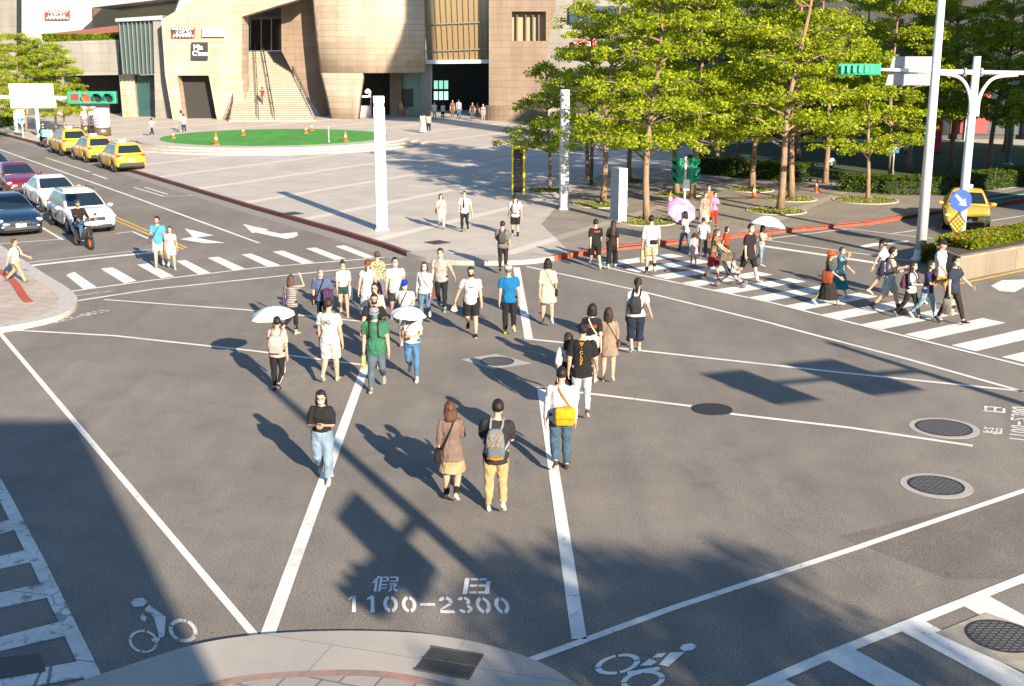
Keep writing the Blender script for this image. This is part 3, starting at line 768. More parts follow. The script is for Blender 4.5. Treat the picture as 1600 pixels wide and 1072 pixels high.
    if low:
        bm = bmesh.new()
        if low == 'pants': legs(bm, leg or 1.93, 1.2, 1.5)
        elif low == 'slim': legs(bm, leg or 1.9, 1.12, 1.3)
        elif low == 'wide': legs(bm, leg or 1.8, 1.45, 2.5)
        elif low == 'shorts': legs(bm, leg or .82, 1.3, 1.62)
        elif low == 'skirt':
            hm = leg or .3
            a, b, yo = sec_at(SX, .6)
            sway = (J['knl']+J['knr'])*.5; spread = abs(J['knl'].y-J['knr'].y)*.4
            rg = [[T(p)*H for p in eln((0, 0, .615 if (hem or 1) > .45 else .53), a+(.003 if (hem or 1) > .45 else .0), b+.003)], [T(p)*H for p in eln((0, 0, .53 if (hem or 1) > .45 else .50), .108, .086)]]
            for t in (.5, 1): rg.append([p*H for p in eln((0, sway.y*t*.6, .53+(hm-.53)*t+dz), .112+(.12*(.53-hm)+.02)*t*wide, .09+(.1*(.53-hm)+.015)*t*wide+spread*t)])
            loft(bm, rg)
        garment({'pants': 'trousers', 'slim': 'trousers', 'wide': 'trousers', 'shorts': 'shorts', 'skirt': 'skirt'}[low], bm, lm)
    # --- shoes
    mshoe = cloth(shoe); msole = mat('shoe sole', (.5, .5, .48), .7)
    for k, s in (('l', 1), ('r', -1)):
        an = J['an'+k]; Mx = Matrix.Translation(an*H) @ Matrix.Rotation(R(J['fp'+k]*-1), 4, 'X') @ Matrix.Rotation(R(4*s), 4, 'Z')
        bm = bmesh.new(); rg = []
        for yy, w_, h_ in ((.034, .012, .03), (.026, .02, .05), (0, .0225, .062), (-.03, .0225, .046), (-.065, .027, .032), (-.095, .0235, .026), (-.112, .010, .016)):
            rg.append([Mx @ (V((w_*cos(a_), yy, -.042+h_*.5+h_*.5*sin(a_) if True else 0))*H) for a_ in [2*pi*i/10 for i in range(10)]])
        loft(bm, rg, True)
        fixn(bm)
        for f in bm.faces:
            if (Mx.inverted() @ f.calc_center_median()).z < -.031*H: f.material_index = 1
        obj('shoe', bm, [mshoe, msole], root, True)
        if socks:
            bm = bmesh.new(); tube(bm, [an*H, an.lerp(J['kn'+k], .3)*H], [.0265*H, .031*H], 10); fixn(bm); obj('sock', bm, cloth(socks), root, True)
    # --- hair
    hcol = HAIRC[hc]; bm = bmesh.new()
    q = bmesh.ops.create_uvsphere(bm, u_segments=22, v_segments=14, radius=1)['verts']
    for v in q:
        u = v.co.copy()
        face = max(0, min(1, (-u.y-.28-.28*max(0, u.z))/.22))*max(0, min(1, (.66-u.z)/.14))
        low_ = max(0, min(1, (-u.z-.38)/.18))
        side = max(0, min(1, (-u.y+.06)/.2))*max(0, min(1, (-u.z+.06)/.2))
        k = 1.0-.24*max(face, low_, side*.9)
        nz = 1+.06*NZ.noise(u*3.5+V((x*.1, y*.1, 0)))+.075*NZ.noise(u*7+V((x, 0, y)))
        v.co = TH(V((u.x*.087, u.y*.108+.007, .126+u.z*.114))*1.0 if False else V((u.x*.090*k*nz, (u.y*.112*k)*nz+.010, .124+u.z*.120*k*nz)))
    if hair in ('bob', 'long', 'mid', 'longer'):
        L_ = {'bob': -.02, 'mid': -.10, 'long': -.22, 'longer': -.34}[hair]
        rg = []
        zt = .19
        for t in (0, .25, .5, .7, .85, 1):
            zz = zt+(L_-zt)*t
            a_ = .082+.034*sin(pi*min(1, t*.85))-.012*t if hair != 'bob' else .080+.034*t**.6-.018*(t > .9)
            b_ = .074-.022*t+(.012 if hair == 'bob' else 0); yo = .036+.02*t*(1 if L_ < -.05 else .2)
            pts = eln((0, 0, 0), a_, b_, 16)
            r_ = []
            for i, p in enumerate(pts):
                nz = 1+.16*NZ.noise(V((p.x*26, p.y*26, zz*9+x)))
                r_.append(TH(V((p.x*nz, p.y*nz+yo, zz))))
            rg.append(r_)
        loft(bm, rg)
    elif hair == 'pony':
        tube(bm, [TH(p) for p in ((0, .1, .17), (0, .135, .15), (0, .14, .06), (0, .13, -.04), (0, .125, -.12))], [H*q_ for q_ in (.012, .02, .022, .017, .005)], 8)
    elif hair == 'bun': ell(bm, TH((0, .07, .235)), [.033*H*.9]*3, 10, 8)
    elif hair == 'lowbun': ell(bm, TH((0, .115, .09)), [.027*H]*3, 10, 8)
    elif hair == 'pig':
        for s in (1, -1): tube(bm, [TH((s*.08, .05, .15)), TH((s*.115, .06, .1)), TH((s*.11, .05, .0))], [H*.02, H*.026, H*.008], 8)
    fixn(bm); obj('hair', bm, hairm(hcol), root, True)
    # --- face
    if far < 70:
        if 'eye' not in EYE:
            b_ = bmesh.new(); ell(b_, (0, 0, 0), (.0125, .005, .006), 8, 6); e_ = bpy.data.meshes.new('eye'); b_.to_mesh(e_); b_.free(); e_.materials.append(mat('eye', (.01, .008, .007), .2)); EYE['eye'] = e_
        for s in (1, -1):
            o = obj('eye', EYE['eye'], None, root); o.location = TH((s*.031, -.091, .121)); o.rotation_euler = (R(head[0]), 0, R(head[1]+s*12)); o.scale = (sc_*H,)*3
        for s in (1, -1):
            bm = bmesh.new(); tube(bm, [TH((s*.016, -.097, .137)), TH((s*.032, -.0975, .142)), TH((s*.048, -.088, .138))], sc_*H*.0042, 5)
            fixn(bm); obj('eyebrow', bm, hairm(hcol), root, True)
        if glasses:
            bm = bmesh.new()
            for s in (1, -1):
                pts = [TH((s*.033+.026*cos(a_), -.107+.004*abs(cos(a_)), .121+.019*sin(a_))) for a_ in [2*pi*i/10 for i in range(11)]]
                tube(bm, pts, .0028, 4, False); tube(bm, [TH((s*.059, -.1, .125)), TH((s*.078, -.02, .125))], .0025, 4)
            fixn(bm); obj('glasses', bm, mat('spectacle frame', (.02, .02, .02), .3), root, True)
    if mask:
        bm = bmesh.new(); gr = []
        nu, nv = 11, 7
        for sh_ in (1.0, .93):
            gr.append([[bm.verts.new(TH((.071*sh_*sin(R(az))*(1-.12*abs(v_-.5)), -(.096*sh_*cos(R(az))**.8+.012*(1-abs(az)/80)*sin(pi*v_))+.006-.0*v_, .018+.076*v_+(.006 if v_ > .9 and abs(az) < 20 else 0)))) for az in [-78+156*i/(nu-1) for i in range(nu)]] for v_ in [j/(nv-1) for j in range(nv)]])
        for A in gr:
            for j in range(nv-1):
                for i in range(nu-1): bm.faces.new((A[j][i], A[j][i+1], A[j+1][i+1], A[j+1][i]))
        for A, B in ((gr[0], gr[1]),):
            bd = [(0, i) for i in range(nu)]+[(j, nu-1) for j in range(1, nv)]+[(nv-1, i) for i in range(nu-2, -1, -1)]+[(j, 0) for j in range(nv-2, 0, -1)]
            for a_, b_ in zip(bd, bd[1:]+bd[:1]): bm.faces.new((A[a_[0]][a_[1]], A[b_[0]][b_[1]], B[b_[0]][b_[1]], B[a_[0]][a_[1]]))
        for s in (1, -1): tube(bm, [TH((s*.068, -.03, .075)), TH((s*.082, .01, .11))], .002*H, 4)
        fixn(bm); obj('mask', bm, cloth(mask), root, True)
    elif far < 70:
        bm = bmesh.new(); ell(bm, TH((0, -.094, .05)), [.021*sc_*H, .008*sc_*H, .006*sc_*H], 8, 6); obj('mouth', bm, mat('lips', (.35, .12, .1), .5), root, True)
    # --- hats
    if hat:
        bm = bmesh.new()
        q = ell(bm, (0, 0, 0), (1, 1, 1), 20, 12)
        for v in q:
            u = v.co.copy(); zc = max(u.z, -.05)
            v.co = TH((u.x*.096, u.y*.118+.006, .152+zc*(.094 if hat != 'cap' else .088)))
        def brim(r0, r1, d0, a0, a1, n=18):
            rg = []
            for i in range(n+1):
                a_ = R(a0+(a1-a0)*i/n)
                w0 = 1.0
                rg.append([TH((cos(a_)*.094*r, sin(a_)*.116*r+.006, .153+dd)) for r, dd in ((r0, .004), (r1, .004-d0), (r1, -.003-d0), (r0, -.004))])
            loft(bm, rg)
        if hat == 'cap':
            rg = []
            for i in range(13):
                a_ = R(205+130*i/12); ex = 1+.72*sin(pi*i/12)**.7
                rg.append([TH((cos(a_)*.094*r, sin(a_)*.116*r+.006, .15+dd)) for r, dd in ((.95, .006), (ex, .006-.02*(ex-1)), (ex, .0-.02*(ex-1)), (.95, -.002))])
            loft(bm, rg)
        elif hat == 'bucket': brim(.95, 1.5, .03, 0, 360)
        elif hat == 'sun': brim(.95, 1.7, .015, 0, 360)
        elif hat == 'helmet':
            pass
        fixn(bm); obj({'cap': 'cap', 'bucket': 'bucket_hat', 'sun': 'sun_hat', 'helmet': 'helmet'}[hat], bm, cloth(hatc) if hat != 'helmet' else mat('helmet shell', hatc, .25), root, True)
    NPEOPLE[0] += 1
    P.M = Matrix.Translation(g) @ Matrix.Rotation(R(yaw), 4, 'Z')
    P.yaw = R(yaw); P.gn = .0125*H
    return P
# ---------------------------------------------------------------- what people carry
def held(P, name, label, cat, anchor, group=None):
    t = thing(name, label, cat, P.M @ V(anchor), P.yaw, group); t['_a'] = 0; del t['_a']
    return t, Matrix.Translation(-V(anchor))
def part(t, name, bm, m, M=None, sm=True):
    if M is not None: bmesh.ops.transform(bm, matrix=M, verts=bm.verts)
    fixn(bm); return obj(name, bm, m, t, sm)
def surf(P, x, z, back, out=.0):
    """point on the clothed torso at height fraction z, x metres across"""
    a, b, yo = sec_at(P.sec, z); a = a*P.H+P.gn; b = b*P.H+P.gn
    k = max(0.0, 1-(x/a)**2)**.5
    yy = (b*k+out)*(1 if back else -1)+yo*P.H
    q = P.T((x/P.H, yy/P.H, z)); return q
def rbox(bm, c, s, b=.03, M=None, rz=0): box(bm, c, s, rz, min(b, min(s)*.45), M)
def backpack(P, label, col, trim=None, w=.29, h=.43, d=.14, zc=.68, front=False, logo=False):
    c = surf(P, 0, zc, not front, d*.5+.01)
    t, M = held(P, 'backpack', label, 'backpack', c-V((0, 0, h/2)), 'backpacks')
    sg = -1 if front else 1
    bm = bmesh.new()
    rg = []
    for zz, ww, dd in ((-.5, .8, .75), (-.47, .94, .95), (-.3, 1, 1.0), (0, .98, 1), (.3, .88, .85), (.44, .7, .6), (.5, .45, .35)):
        rg.append([c+V((w/2*ww*(abs(cos(a))**.55)*(1 if cos(a) > 0 else -1), d/2*dd*(abs(sin(a))**.55)*(1 if sin(a) > 0 else -1), zz*h)) for a in [2*pi*i/20 for i in range(20)]])
    loft(bm, rg); part(t, 'pack', bm, cloth(col), M)
    bm = bmesh.new(); rg = []
    for zz, ww in ((-.42, .7), (-.38, .8), (-.1, .78), (-.06, .66)):
        rg.append([c+V((w/2*ww*(abs(cos(a))**.5)*(1 if cos(a) > 0 else -1), sg*d*.5+d*.2*(abs(sin(a))**.5)*(1 if sin(a) > 0 else -1), zz*h)) for a in [2*pi*i/16 for i in range(16)]])
    loft(bm, rg); part(t, 'front_pocket', bm, cloth(mul(col, .8)), M)
    for s in (1, -1):
        bm = bmesh.new(); hw = w*.27*s
        pts = [c+V((hw, -sg*d*.35, h*.42))]+[surf(P, hw*1.15, zz, not front, .012) for zz in (.80, .825)]+[P.T((hw*1.2/P.H, 0, .845))+V((0, 0, .012))]+[surf(P, hw*1.2, zz, front, .012) for zz in (.825, .79, .73, .67)]
        pts += [surf(P, s*(sec_at(P.sec, .64)[0]*P.H+P.gn), .63, True, 0)+V((s*.012, 0, 0)), c+V((s*w*.4, -sg*d*.4, -h*.36))]
        rgs = tube(bm, pts, .02, 6); part(t, 'strap', bm, cloth(trim or mul(col, .6)), M)
    if logo:
        bm = bmesh.new()
        for s in (1, -1):
            for z0, z1, x0, x1 in ((.36, .24, .02, .09), (.24, .1, .09, .02), (.02, -.12, .01, .08), (-.12, -.02, .08, .11)):
                tube(bm, [c+V((s*x0, sg*(d*.5+.006)*(1 if z0 < .3 else .8), z0*h)), c+V((s*x1, sg*(d*.5+.004), z1*h))], .008, 5)
            fixn(bm); part(t, 'trim', bm, cloth((.85, .30, .02)), M); bm = bmesh.new()
        tube(bm, [c+V((-w*.4, sg*d*.55, -.44*h)), c+V((0, sg*d*.72, -.46*h)), c+V((w*.4, sg*d*.55, -.44*h))], .022, 6)
        part(t, 'trim', bm, cloth((.75, .24, .02)), M)
    return t
def crossbody(P, label, col, s=1, size=(.25, .09, .2), zb=.50, back=0.3, strapc=None, cat='shoulder bag', name='shoulder_bag', flap=False, sw_=.014, xo=1.0):
    """bag on the hip of side s (+1 the wearer's left), strap over the other shoulder"""
    H = P.H; hw = sec_at(P.sec, zb)[0]*H+P.gn
    a = R(90*(1-back) if True else 0)
    bx = s*(hw+size[1]*.5)*xo
    yb = (sec_at(P.sec, zb)[1]*H+.05)*back
    c = V((bx, yb, (zb+P.dz)*H))
    if abs(back) > .8: c = surf(P, s*hw*.35, zb, back > 0, size[1]*.55)
    t, M = held(P, name, label, cat, c-V((0, 0, size[2]/2)), 'bags carried by pedestrians')
    bm = bmesh.new()
    if abs(back) > .8: sz = (size[0], size[1], size[2])
    else: sz = (size[1], size[0], size[2])
    box(bm, c, sz, 0, min(size)*.35); part(t, 'bag', bm, cloth(col), M)
    if flap:
        bm = bmesh.new(); box(bm, c+V((0, .012*(1 if back > 0 else -1), size[2]*.16)), (sz[0]*1.03, sz[1]*1.02, sz[2]*.62), 0, min(size)*.3); part(t, 'flap', bm, cloth(mul(col, 1.15)), M)
    for fb in (True, False):
        bm = bmesh.new(); x0, x1 = -s*.055*H/1.7*1.1, s*hw*.93
        pts = [P.T((x0/H, .004, .842))+V((0, 0, .006))]
        for k in range(1, 10):
            f = k/10; pts.append(surf(P, x0+(x1-x0)*f, .83+(zb+.05-.83)*f, fb, .009))
        pts.append(c+V((0, 0, size[2]*.5)))
        tube(bm, pts, sw_, 6); part(t, 'strap', bm, cloth(strapc or col), M)
    return t
def handbag(P, label, col, side='l', size=(.3, .1, .32), drop=.1, cat='tote bag', name='tote_bag', mark=None, shoulder=False):
    h = P.J['ha'+side] if not shoulder else P.J['sh'+side]+V((.05*(1 if side == 'l' else -1), .02, 0))
    c = h+V((0, 0, -drop-size[2]/2))
    t, M = held(P, name, label, cat, c-V((0, 0, size[2]/2)), 'bags carried by pedestrians')
    bm = bmesh.new(); rg = []
    for zz, k in ((-.5, .86), (-.47, .95), (0, 1.0), (.5, .92)):
        rg.append([c+V((size[1]/2*k*(abs(cos(a))**.6)*(1 if cos(a) > 0 else -1), size[0]/2*k*(abs(sin(a))**.6)*(1 if sin(a) > 0 else -1), zz*size[2])) for a in [2*pi*i/16 for i in range(16)]])
    loft(bm, rg); part(t, 'bag', bm, cloth(col), M)
    for s in (1, -1):
        bm = bmesh.new(); tube(bm, [c+V((s*size[1]*.3, -size[0]*.25, size[2]*.48)), h+V((s*.012, -.03, 0)), h+V((s*.012, .03, 0)), c+V((s*size[1]*.3, size[0]*.25, size[2]*.48))], .009, 5); part(t, 'handle', bm, cloth(mul(col, .8)), M)
    if mark:
        bm = bmesh.new(); q = Matrix.Translation(c+V(((1 if side == 'l' else -1)*0, -size[0]/2-.002, .03))) @ Matrix.Rotation(R(90), 4, 'X'); cyl(bm, (0, 0, -.02), .05, .024, 16, M=q); part(t, 'emblem', bm, cloth(mark), M)
    return t
def umbrella(P, label, col, side='r', off=(0, 0), rise=.55, rad=.5, tilt=(0, 0), dome=.2, col2=None):
    h = P.J['ha'+side]
    t, M = held(P, 'umbrella', label, 'umbrella', h, 'sun umbrellas held up')
    topc = h+V((off[0], off[1], rise)); RT = Matrix.Translation(topc) @ Matrix.Rotation(R(tilt[0]), 4, 'X') @ Matrix.Rotation(R(tilt[1]), 4, 'Y')
    bm = bmesh.new(); n = 8; sub = 6; rings = 8
    def cp(i, j, off_):
        a = 2*pi*i/(n*sub); r = rad*j/rings; f = (i % sub)/sub
        sag = 1-.075*sin(pi*f)*(j/rings)**1.5
        zz = -dome*(j/rings)**2.0*(1) + .018*sin(pi*f)*(j/rings)*-1
        return RT @ V((cos(a)*r*sag, sin(a)*r*sag, zz+off_))
    for off_ in (0, -.006):
        cen = bm.verts.new(RT @ V((0, 0, off_)))
        R_ = [[bm.verts.new(cp(i, j, off_)) for i in range(n*sub)] for j in range(1, rings+1)]
        for i in range(n*sub): bm.faces.new((cen, R_[0][i], R_[0][(i+1) % (n*sub)]))
        for a, b in zip(R_, R_[1:]):
            for i in range(n*sub): bm.faces.new((a[i], b[i], b[(i+1) % (n*sub)], a[(i+1) % (n*sub)]))
        if off_ == 0: E1 = R_[-1]
        else:
            for i in range(n*sub): bm.faces.new((E1[i], R_[-1][i], R_[-1][(i+1) % (n*sub)], E1[(i+1) % (n*sub)]))
    m, nt, b, N, L = nodes('umbrella fabric')
    nz = noise(N, L, coord(N, L), 3, 3)
    L(ramp(N, L, nz, [(.35, mul(col, .9)), (.65, col2 or mul(col, 1.08))]), b.inputs['Base Color']); b.inputs['Roughness'].default_value = .75
    b.inputs['Transmission Weight'].default_value = 0
    part(t, 'canopy', bm, m, M)
    bm = bmesh.new(); tube(bm, [h-V((0, 0, .08)), topc+(RT.to_3x3() @ V((0, 0, .05)))], .007, 6); part(t, 'shaft', bm, mat('umbrella metal', (.4, .4, .42), .3, .9), M)
    bm = bmesh.new(); tube(bm, [h-V((0, 0, .12)), h+V((0, 0, .03))], .014, 8); part(t, 'handle', bm, mat('umbrella handle', (.05, .04, .04), .5), M)
    for i in range(n):
        bm = bmesh.new(); a = 2*pi*i/n; tube(bm, [RT @ V((cos(a)*rad*q, sin(a)*rad*q, -dome*q*q-.012)) for q in (.05, .35, .7, .98)], .0035, 4); part(t, 'rib', bm, mat('umbrella metal', (.4, .4, .42), .3, .9), M)
    return t
def phone(P, label, side='r', col=(.02, .02, .022)):
    h = P.J['ha'+side]+P.J['fd'+side].normalized()*.03*P.H
    t, M = held(P, 'phone', label, 'phone', h, 'phones in hands')
    bm = bmesh.new(); box(bm, h, (.075, .15, .009), 0, .003, Matrix.Translation(h) @ Matrix.Rotation(R(-35), 4, 'X') @ Matrix.Translation(-h)); part(t, 'case', bm, mat('phone case', col, .3), M, False)
    bm = bmesh.new(); Mx = Matrix.Translation(h) @ Matrix.Rotation(R(-35), 4, 'X'); box(bm, (0, 0, .0052), (.068, .142, .001), M=Mx); part(t, 'screen', bm, glass_dark('phone glass', (.02, .025, .03), .1), M, False)
    return t
TXT = {}
def textmesh(s, size=1.0, bold=.0):
    c = bpy.data.curves.new('t', 'FONT'); c.body = s; c.size = size; c.align_x = 'CENTER'; c.align_y = 'CENTER'; c.offset = bold
    o = bpy.data.objects.new('t', c); COL.objects.link(o); bpy.context.view_layer.update()
    me = bpy.data.meshes.new_from_object(o.evaluated_get(bpy.context.evaluated_depsgraph_get()))
    bpy.data.objects.remove(o); bpy.data.curves.remove(c); return me
def print_on(P, bm, m, zc, back=True, xc=0.0):
    """a printed motif laid on the shirt: bm holds (x across, z up) in metres"""
    for f in bm.faces: f.normal_update()
    sg = -1 if back else 1
    for v in bm.verts:
        v.co = surf(P, xc+v.co.x*sg, zc+v.co.y/P.H, back, .0165)
    fixn(bm)
    o = obj('shirt_print', bm, m, P.root); return o
def print_text(P, s, size, col, zc, back=True, bold=.0, gap=None):
    bm = bmesh.new()
    for i, ch in enumerate([s] if gap is None else s):
        me = textmesh(ch, size, bold); b2 = bmesh.new(); b2.from_mesh(me)
        if gap is not None: bmesh.ops.translate(b2, vec=(0, -gap*i, 0), verts=b2.verts)
        t = bpy.data.meshes.new('t'); b2.to_mesh(t); b2.free(); bm.from_mesh(t); bpy.data.meshes.remove(t); bpy.data.meshes.remove(me)
    bmesh.ops.triangulate(bm, faces=bm.faces[:])
    print_on(P, bm, cloth(col), zc, back)
def print_shape(P, quads, col, zc, back=True):
    bm = bmesh.new()
    for q in quads: bm.faces.new([bm.verts.new((a.x, a.y, 0)) for a in q])
    print_on(P, bm, cloth(col), zc, back)
# ================================================================ the crowd, one call per person
WH = (.72, .71, .69); CRM = (.70, .60, .46); BLK = (.022, .021, .022); GRY = (.30, .30, .29); NVY = (.025, .032, .06); JEAN = (.10, .17, .27); JEANL = (.22, .31, .41); TAN = (.55, .40, .20); TAUP = (.24, .165, .14)
A_ = 180  # walking away from the camera
# --- nearest
p = person(506, 753, 609, -4, 'long-haired woman in black top and light jeans reading her phone on the white line', 'f', pose='passL', la='phone', ra='phone', hair='long', wear='blouse', wc=BLK, sl=.92, hem=.57, low='wide', lc=JEANL, lpat='denim', leg=1.9, shoe=WH, mask=(.55, .68, .74), head=(14, 0))
phone(p, 'phone held in both hands by the woman in the black top', 'r')
p = person(707, 781, 628, A_-5, 'woman with long brown hair in a loose brown shirt and tan skirt, seen from behind', 'f', pose='passL', ra='hold', la='down', hair='mid', hc='brown', wear='tee', wc=TAUP, sl=1.3, hem=.42, low='skirt', lc=(.50, .37, .21), leg=.3, wide=.5, shoe=(.55, .46, .30), socks=BLK)
crossbody(p, 'black bag at the left hip of the woman in the brown shirt', BLK, 1, (.24, .1, .22), .47, .2)
phone(p, 'phone raised in the right hand of the woman in the brown shirt', 'r', (.35, .2, .12))
p = person(775, 798, 626, A_, 'young man in a black tee and sand trousers with a grey and orange backpack', 'm', pose='passL', la='hold', ra='hold', wear='tee', wc=(.035, .036, .038), sl=.85, hem=.45, low='pants', lc=TAN, shoe=WH, mask=WH)
backpack(p, 'grey backpack with orange trim on the man in sand trousers', (.20, .22, .25), (.32, .33, .36), .30, .48, .15, .655, logo=True)
p = person(875, 732, 575, A_+4, 'man in a white shirt and jeans carrying an orange messenger bag across his back', 'm', pose='passR', la='down', ra='down', wear='long', wc=(.68, .68, .72), low='pants', lc=(.06, .11, .16), lpat='denim', shoe=(.07, .05, .04), hc='black')
crossbody(p, 'bright orange messenger bag slung across the back of the man in jeans', (.86, .36, .012), -1, (.34, .13, .33), .56, 1.0, (.65, .22, .03), 'messenger bag', 'messenger_bag', True, .02)
# --- group right of centre
p = person(884, 645, 520, A_, 'woman in a black pinafore with white blouse sleeves and long wavy hair', 'f', pose='walkL', hair='long', hc='dark', wear='overall', wc=BLK, pc=WH, hem=.30, low=None, shoe=BLK)
crossbody(p, 'small silver bag on a thin strap of the woman in the black pinafore', (.45, .45, .45), -1, (.2, .07, .12), .53, .4, BLK, sw_=.007)
p = person(908, 652, 506, A_-4, 'man in a dark cap, black printed tee and pale jeans walking away', 'm', pose='passL', wear='tee', wc=(.018, .018, .02), sl=.8, hem=.45, low='slim', lc=(.42, .49, .52), lpat='denim', shoe=(.10, .06, .05), hat='cap', hatc=(.03, .025, .04), head=(0, 25))
print_text(p, '▽·CLUB', .085, (.75, .34, .05), .80, True, .003, .078)
p = person(922, 597, 475, A_-10, 'woman in a black tee with red lettering and a white shoulder bag, seen from behind', 'f', pose='passR', hair='bob', wear='tee', wc=BLK, sl=.8, hem=.44, low='shorts', lc=BLK, leg=.6, shoe=WH)
print_text(p, 'FEELING', .085, (.75, .06, .02), .735, True, .005)
crossbody(p, 'large white shoulder bag on the woman with red lettering', (.62, .62, .58), -1, (.34, .1, .26), .55, .95, WH, sw_=.018)
p = person(950, 596, 481, A_-6, 'woman in a loose taupe dress with a dark thin bag strap, walking away', 'f', pose='passL', hair='mid', hc='dark', wear='dress', wc=(.33, .245, .19), sl=.95, hem=.37, wide=.7, low=None, shoe=(.6, .5, .42))
crossbody(p, 'small brown bag at the hip of the woman in the taupe dress', (.14, .08, .06), -1, (.2, .07, .14), .53, .1, BLK, sw_=.008)
p = person(992, 550, 434, A_, 'woman in a white blouse and navy culottes wearing a dark slim backpack', 'f', pose='passR', la='down', ra='wide', hair='pony', hc='dark', wear='blouse', wc=WH, sl=.8, low='wide', lc=(.02, .03, .055), leg=1.55, shoe=WH)
backpack(p, 'slim charcoal backpack on the woman in navy culottes', (.045, .042, .045), BLK, .27, .42, .11, .66)
p = person(855, 508, 404, A_, 'woman in a short cream dress walking alone towards the plaza', 'f', pose='passL', hair='bob', wear='dress', wc=(.74, .60, .42), sl=.95, hem=.36, wide=.8, low=None, shoe=WH)
crossbody(p, 'black handbag at the right hip of the woman in the cream dress', BLK, -1, (.22, .08, .17), .5, 0, BLK, sw_=.008)
p = person(796, 522, 415, A_, 'man in a blue tee, white cap, black trousers and neon yellow shoes', 'm', pose='passL', la='down', wear='tee', wc=(.01, .17, .40), low='pants', lc=BLK, shoe=(.68, .86, .01), hat='cap', hatc=WH, hc='grey')
p = person(737, 525, 417, -2, 'man in a pale tee, black shorts and black face mask holding a paper fan', 'm', pose='passL', la='down', ra=(-14, 24, 8, 8), wear='tee', wc=(.60, .56, .56), low='shorts', lc=BLK, leg=.9, shoe=BLK, mask=BLK)
print_shape(p, [[V((-.04, -.012)), V((.05, -.012)), V((.05, .012)), V((-.04, .012))]], (.12, .12, .18), .735, False)
h = p.J['har']; t, M = held(p, 'paper_fan', 'cream paper fan held low by the man in black shorts', 'fan', h-V((0, 0, .14)))
bm = bmesh.new(); prism(bm, [h+V(q) for q in ((-.01, 0, .02), (.02, 0, .02), (.08, 0, -.18), (.0, 0, -.22), (-.10, 0, -.17))], (0, .008, 0)); part(t, 'leaf', bm, cloth((.75, .62, .42)), M, False)
p = person(690, 485, 388, -6, 'slim young man in a grey tee, black trousers and teal trainers facing the camera', 'm', pose='passL', la='out', wear='tee', wc=(.40, .40, .37), low='slim', lc=BLK, shoe=(.05, .32, .27), mask=(.7, .68, .66))
handbag(p, 'dark jacket folded over the right arm of the man in teal trainers', BLK, 'r', (.12, .08, .34), -.1, 'jacket', 'folded_jacket')
p = person(664, 503, 410, -2, 'woman in a white sweater and jeans with a small red bag', 'f', pose='passR', hair='bob', hc='dark', wear='long', wc=(.66, .68, .69), hem=.49, low='slim', lc=JEAN, lpat='denim', shoe=(.55, .58, .58), mask=WH)
crossbody(p, 'small red bag on a dark strap of the woman in the white sweater', (.55, .06, .03), 1, (.16, .07, .17), .5, -.2, (.12, .06, .06), sw_=.007)
p = person(619, 501, 402, 4, 'young man in a white printed tee and dark shorts behind the blue cap', 'm', pose='walkL', wear='tee', wc=(.68, .67, .65), hem=.46, low='shorts', lc=(.04, .045, .05), shoe=GRY, mask=(.8, .8, .8))
print_shape(p, ringarc(0, 0, .07, .07, 20, 160, .02)+ringarc(0, -.03, .08, .05, 200, 340, .02)+stroke([(-.06, 0), (.06, 0)], .02), (.38, .38, .33), .70, False)
p = person(634, 537, 436, 6, 'person in a bright blue cap behind the white patterned umbrella', 'm', pose='walkR', la='bagfront', wear='tee', wc=(.70, .66, .66), low='pants', lc=GRY, hat='cap', hatc=(.01, .05, .55), mask=(.7, .7, .7), lean=4)
crossbody(p, 'dark strap and bag on the person in the blue cap', BLK, -1, (.2, .08, .16), .5, .2, BLK, sw_=.014)
p = person(645, 594, 478, -4, 'woman in a white tee and jeans walking under the white patterned umbrella', 'f', pose='passL', ra='umb', la='bagfront', hair='mid', hc='dark', wear='tee', wc=WH, sl=.75, hem=.52, low='slim', lc=(.07, .18, .34), lpat='denim', shoe=WH, mask=WH)
umbrella(p, 'white patterned umbrella low over the woman in jeans at the centre', (.52, .53, .55), 'r', (.12, 0), .40, .40, (4, 6), .17, (.46, .52, .57))
crossbody(p, 'red-brown bag of the woman under the white patterned umbrella', (.33, .08, .04), -1, (.16, .08, .26), .66, -.2, (.3, .1, .05))
p = person(590, 610, 478, 2, 'man in a green polo, jeans, grey cap and teal mask carrying a yellow bag', 'm', pose='passR', la='down', ra='down', wear='polo', wc=(.045, .20, .11), hem=.45, low='pants', lc=(.09, .13, .17), lpat='denim', shoe=(.35, .33, .28), mask=(.05, .33, .36), hat='cap', hatc=(.33, .35, .38), build=1.06)
backpack(p, 'dark backpack of the man in the green polo', (.07, .04, .07), (.05, .03, .05), .28, .42, .14, .69)
handbag(p, 'yellow carrier bag in the right hand of the man in the green polo', (.72, .60, .18), 'r', (.22, .09, .26), .0, 'carrier bag', 'carrier_bag')
p = person(586, 571, 458, 0, 'man in a black tee and dark mask right behind the green polo', 'm', pose='walkL', wear='tee', wc=BLK, low='pants', lc=(.05, .05, .06), mask=(.03, .03, .03), glasses=True)
p = person(590, 545, 441, 4, 'woman in a beige top behind the man in the black tee', 'f', pose='walkR', hair='mid', wear='long', wc=(.66, .50, .43), low='pants', lc=GRY, mask=(.55, .42, .36), glasses=True)
p = person(576, 500, 405, A_, 'woman in a long white dress with a red-brown ponytail, seen from behind', 'f', pose='walkL', hair='pony', hc='red', wear='dress', wc=(.74, .70, .70), sl=.4, hem=.12, wide=.55, low=None, shoe=WH)
p = person(592, 478, 414, A_+20, 'person in a yellow and black patterned top beside the long white dress', 'f', pose='stand', hair='short', hc='brown', wear='blouse', wc=(.55, .45, .25), pat='flower', pc=(.06, .05, .05), low='skirt', lc=(.18, .15, .22), leg=.2, group='people crossing the junction', H=1.55)
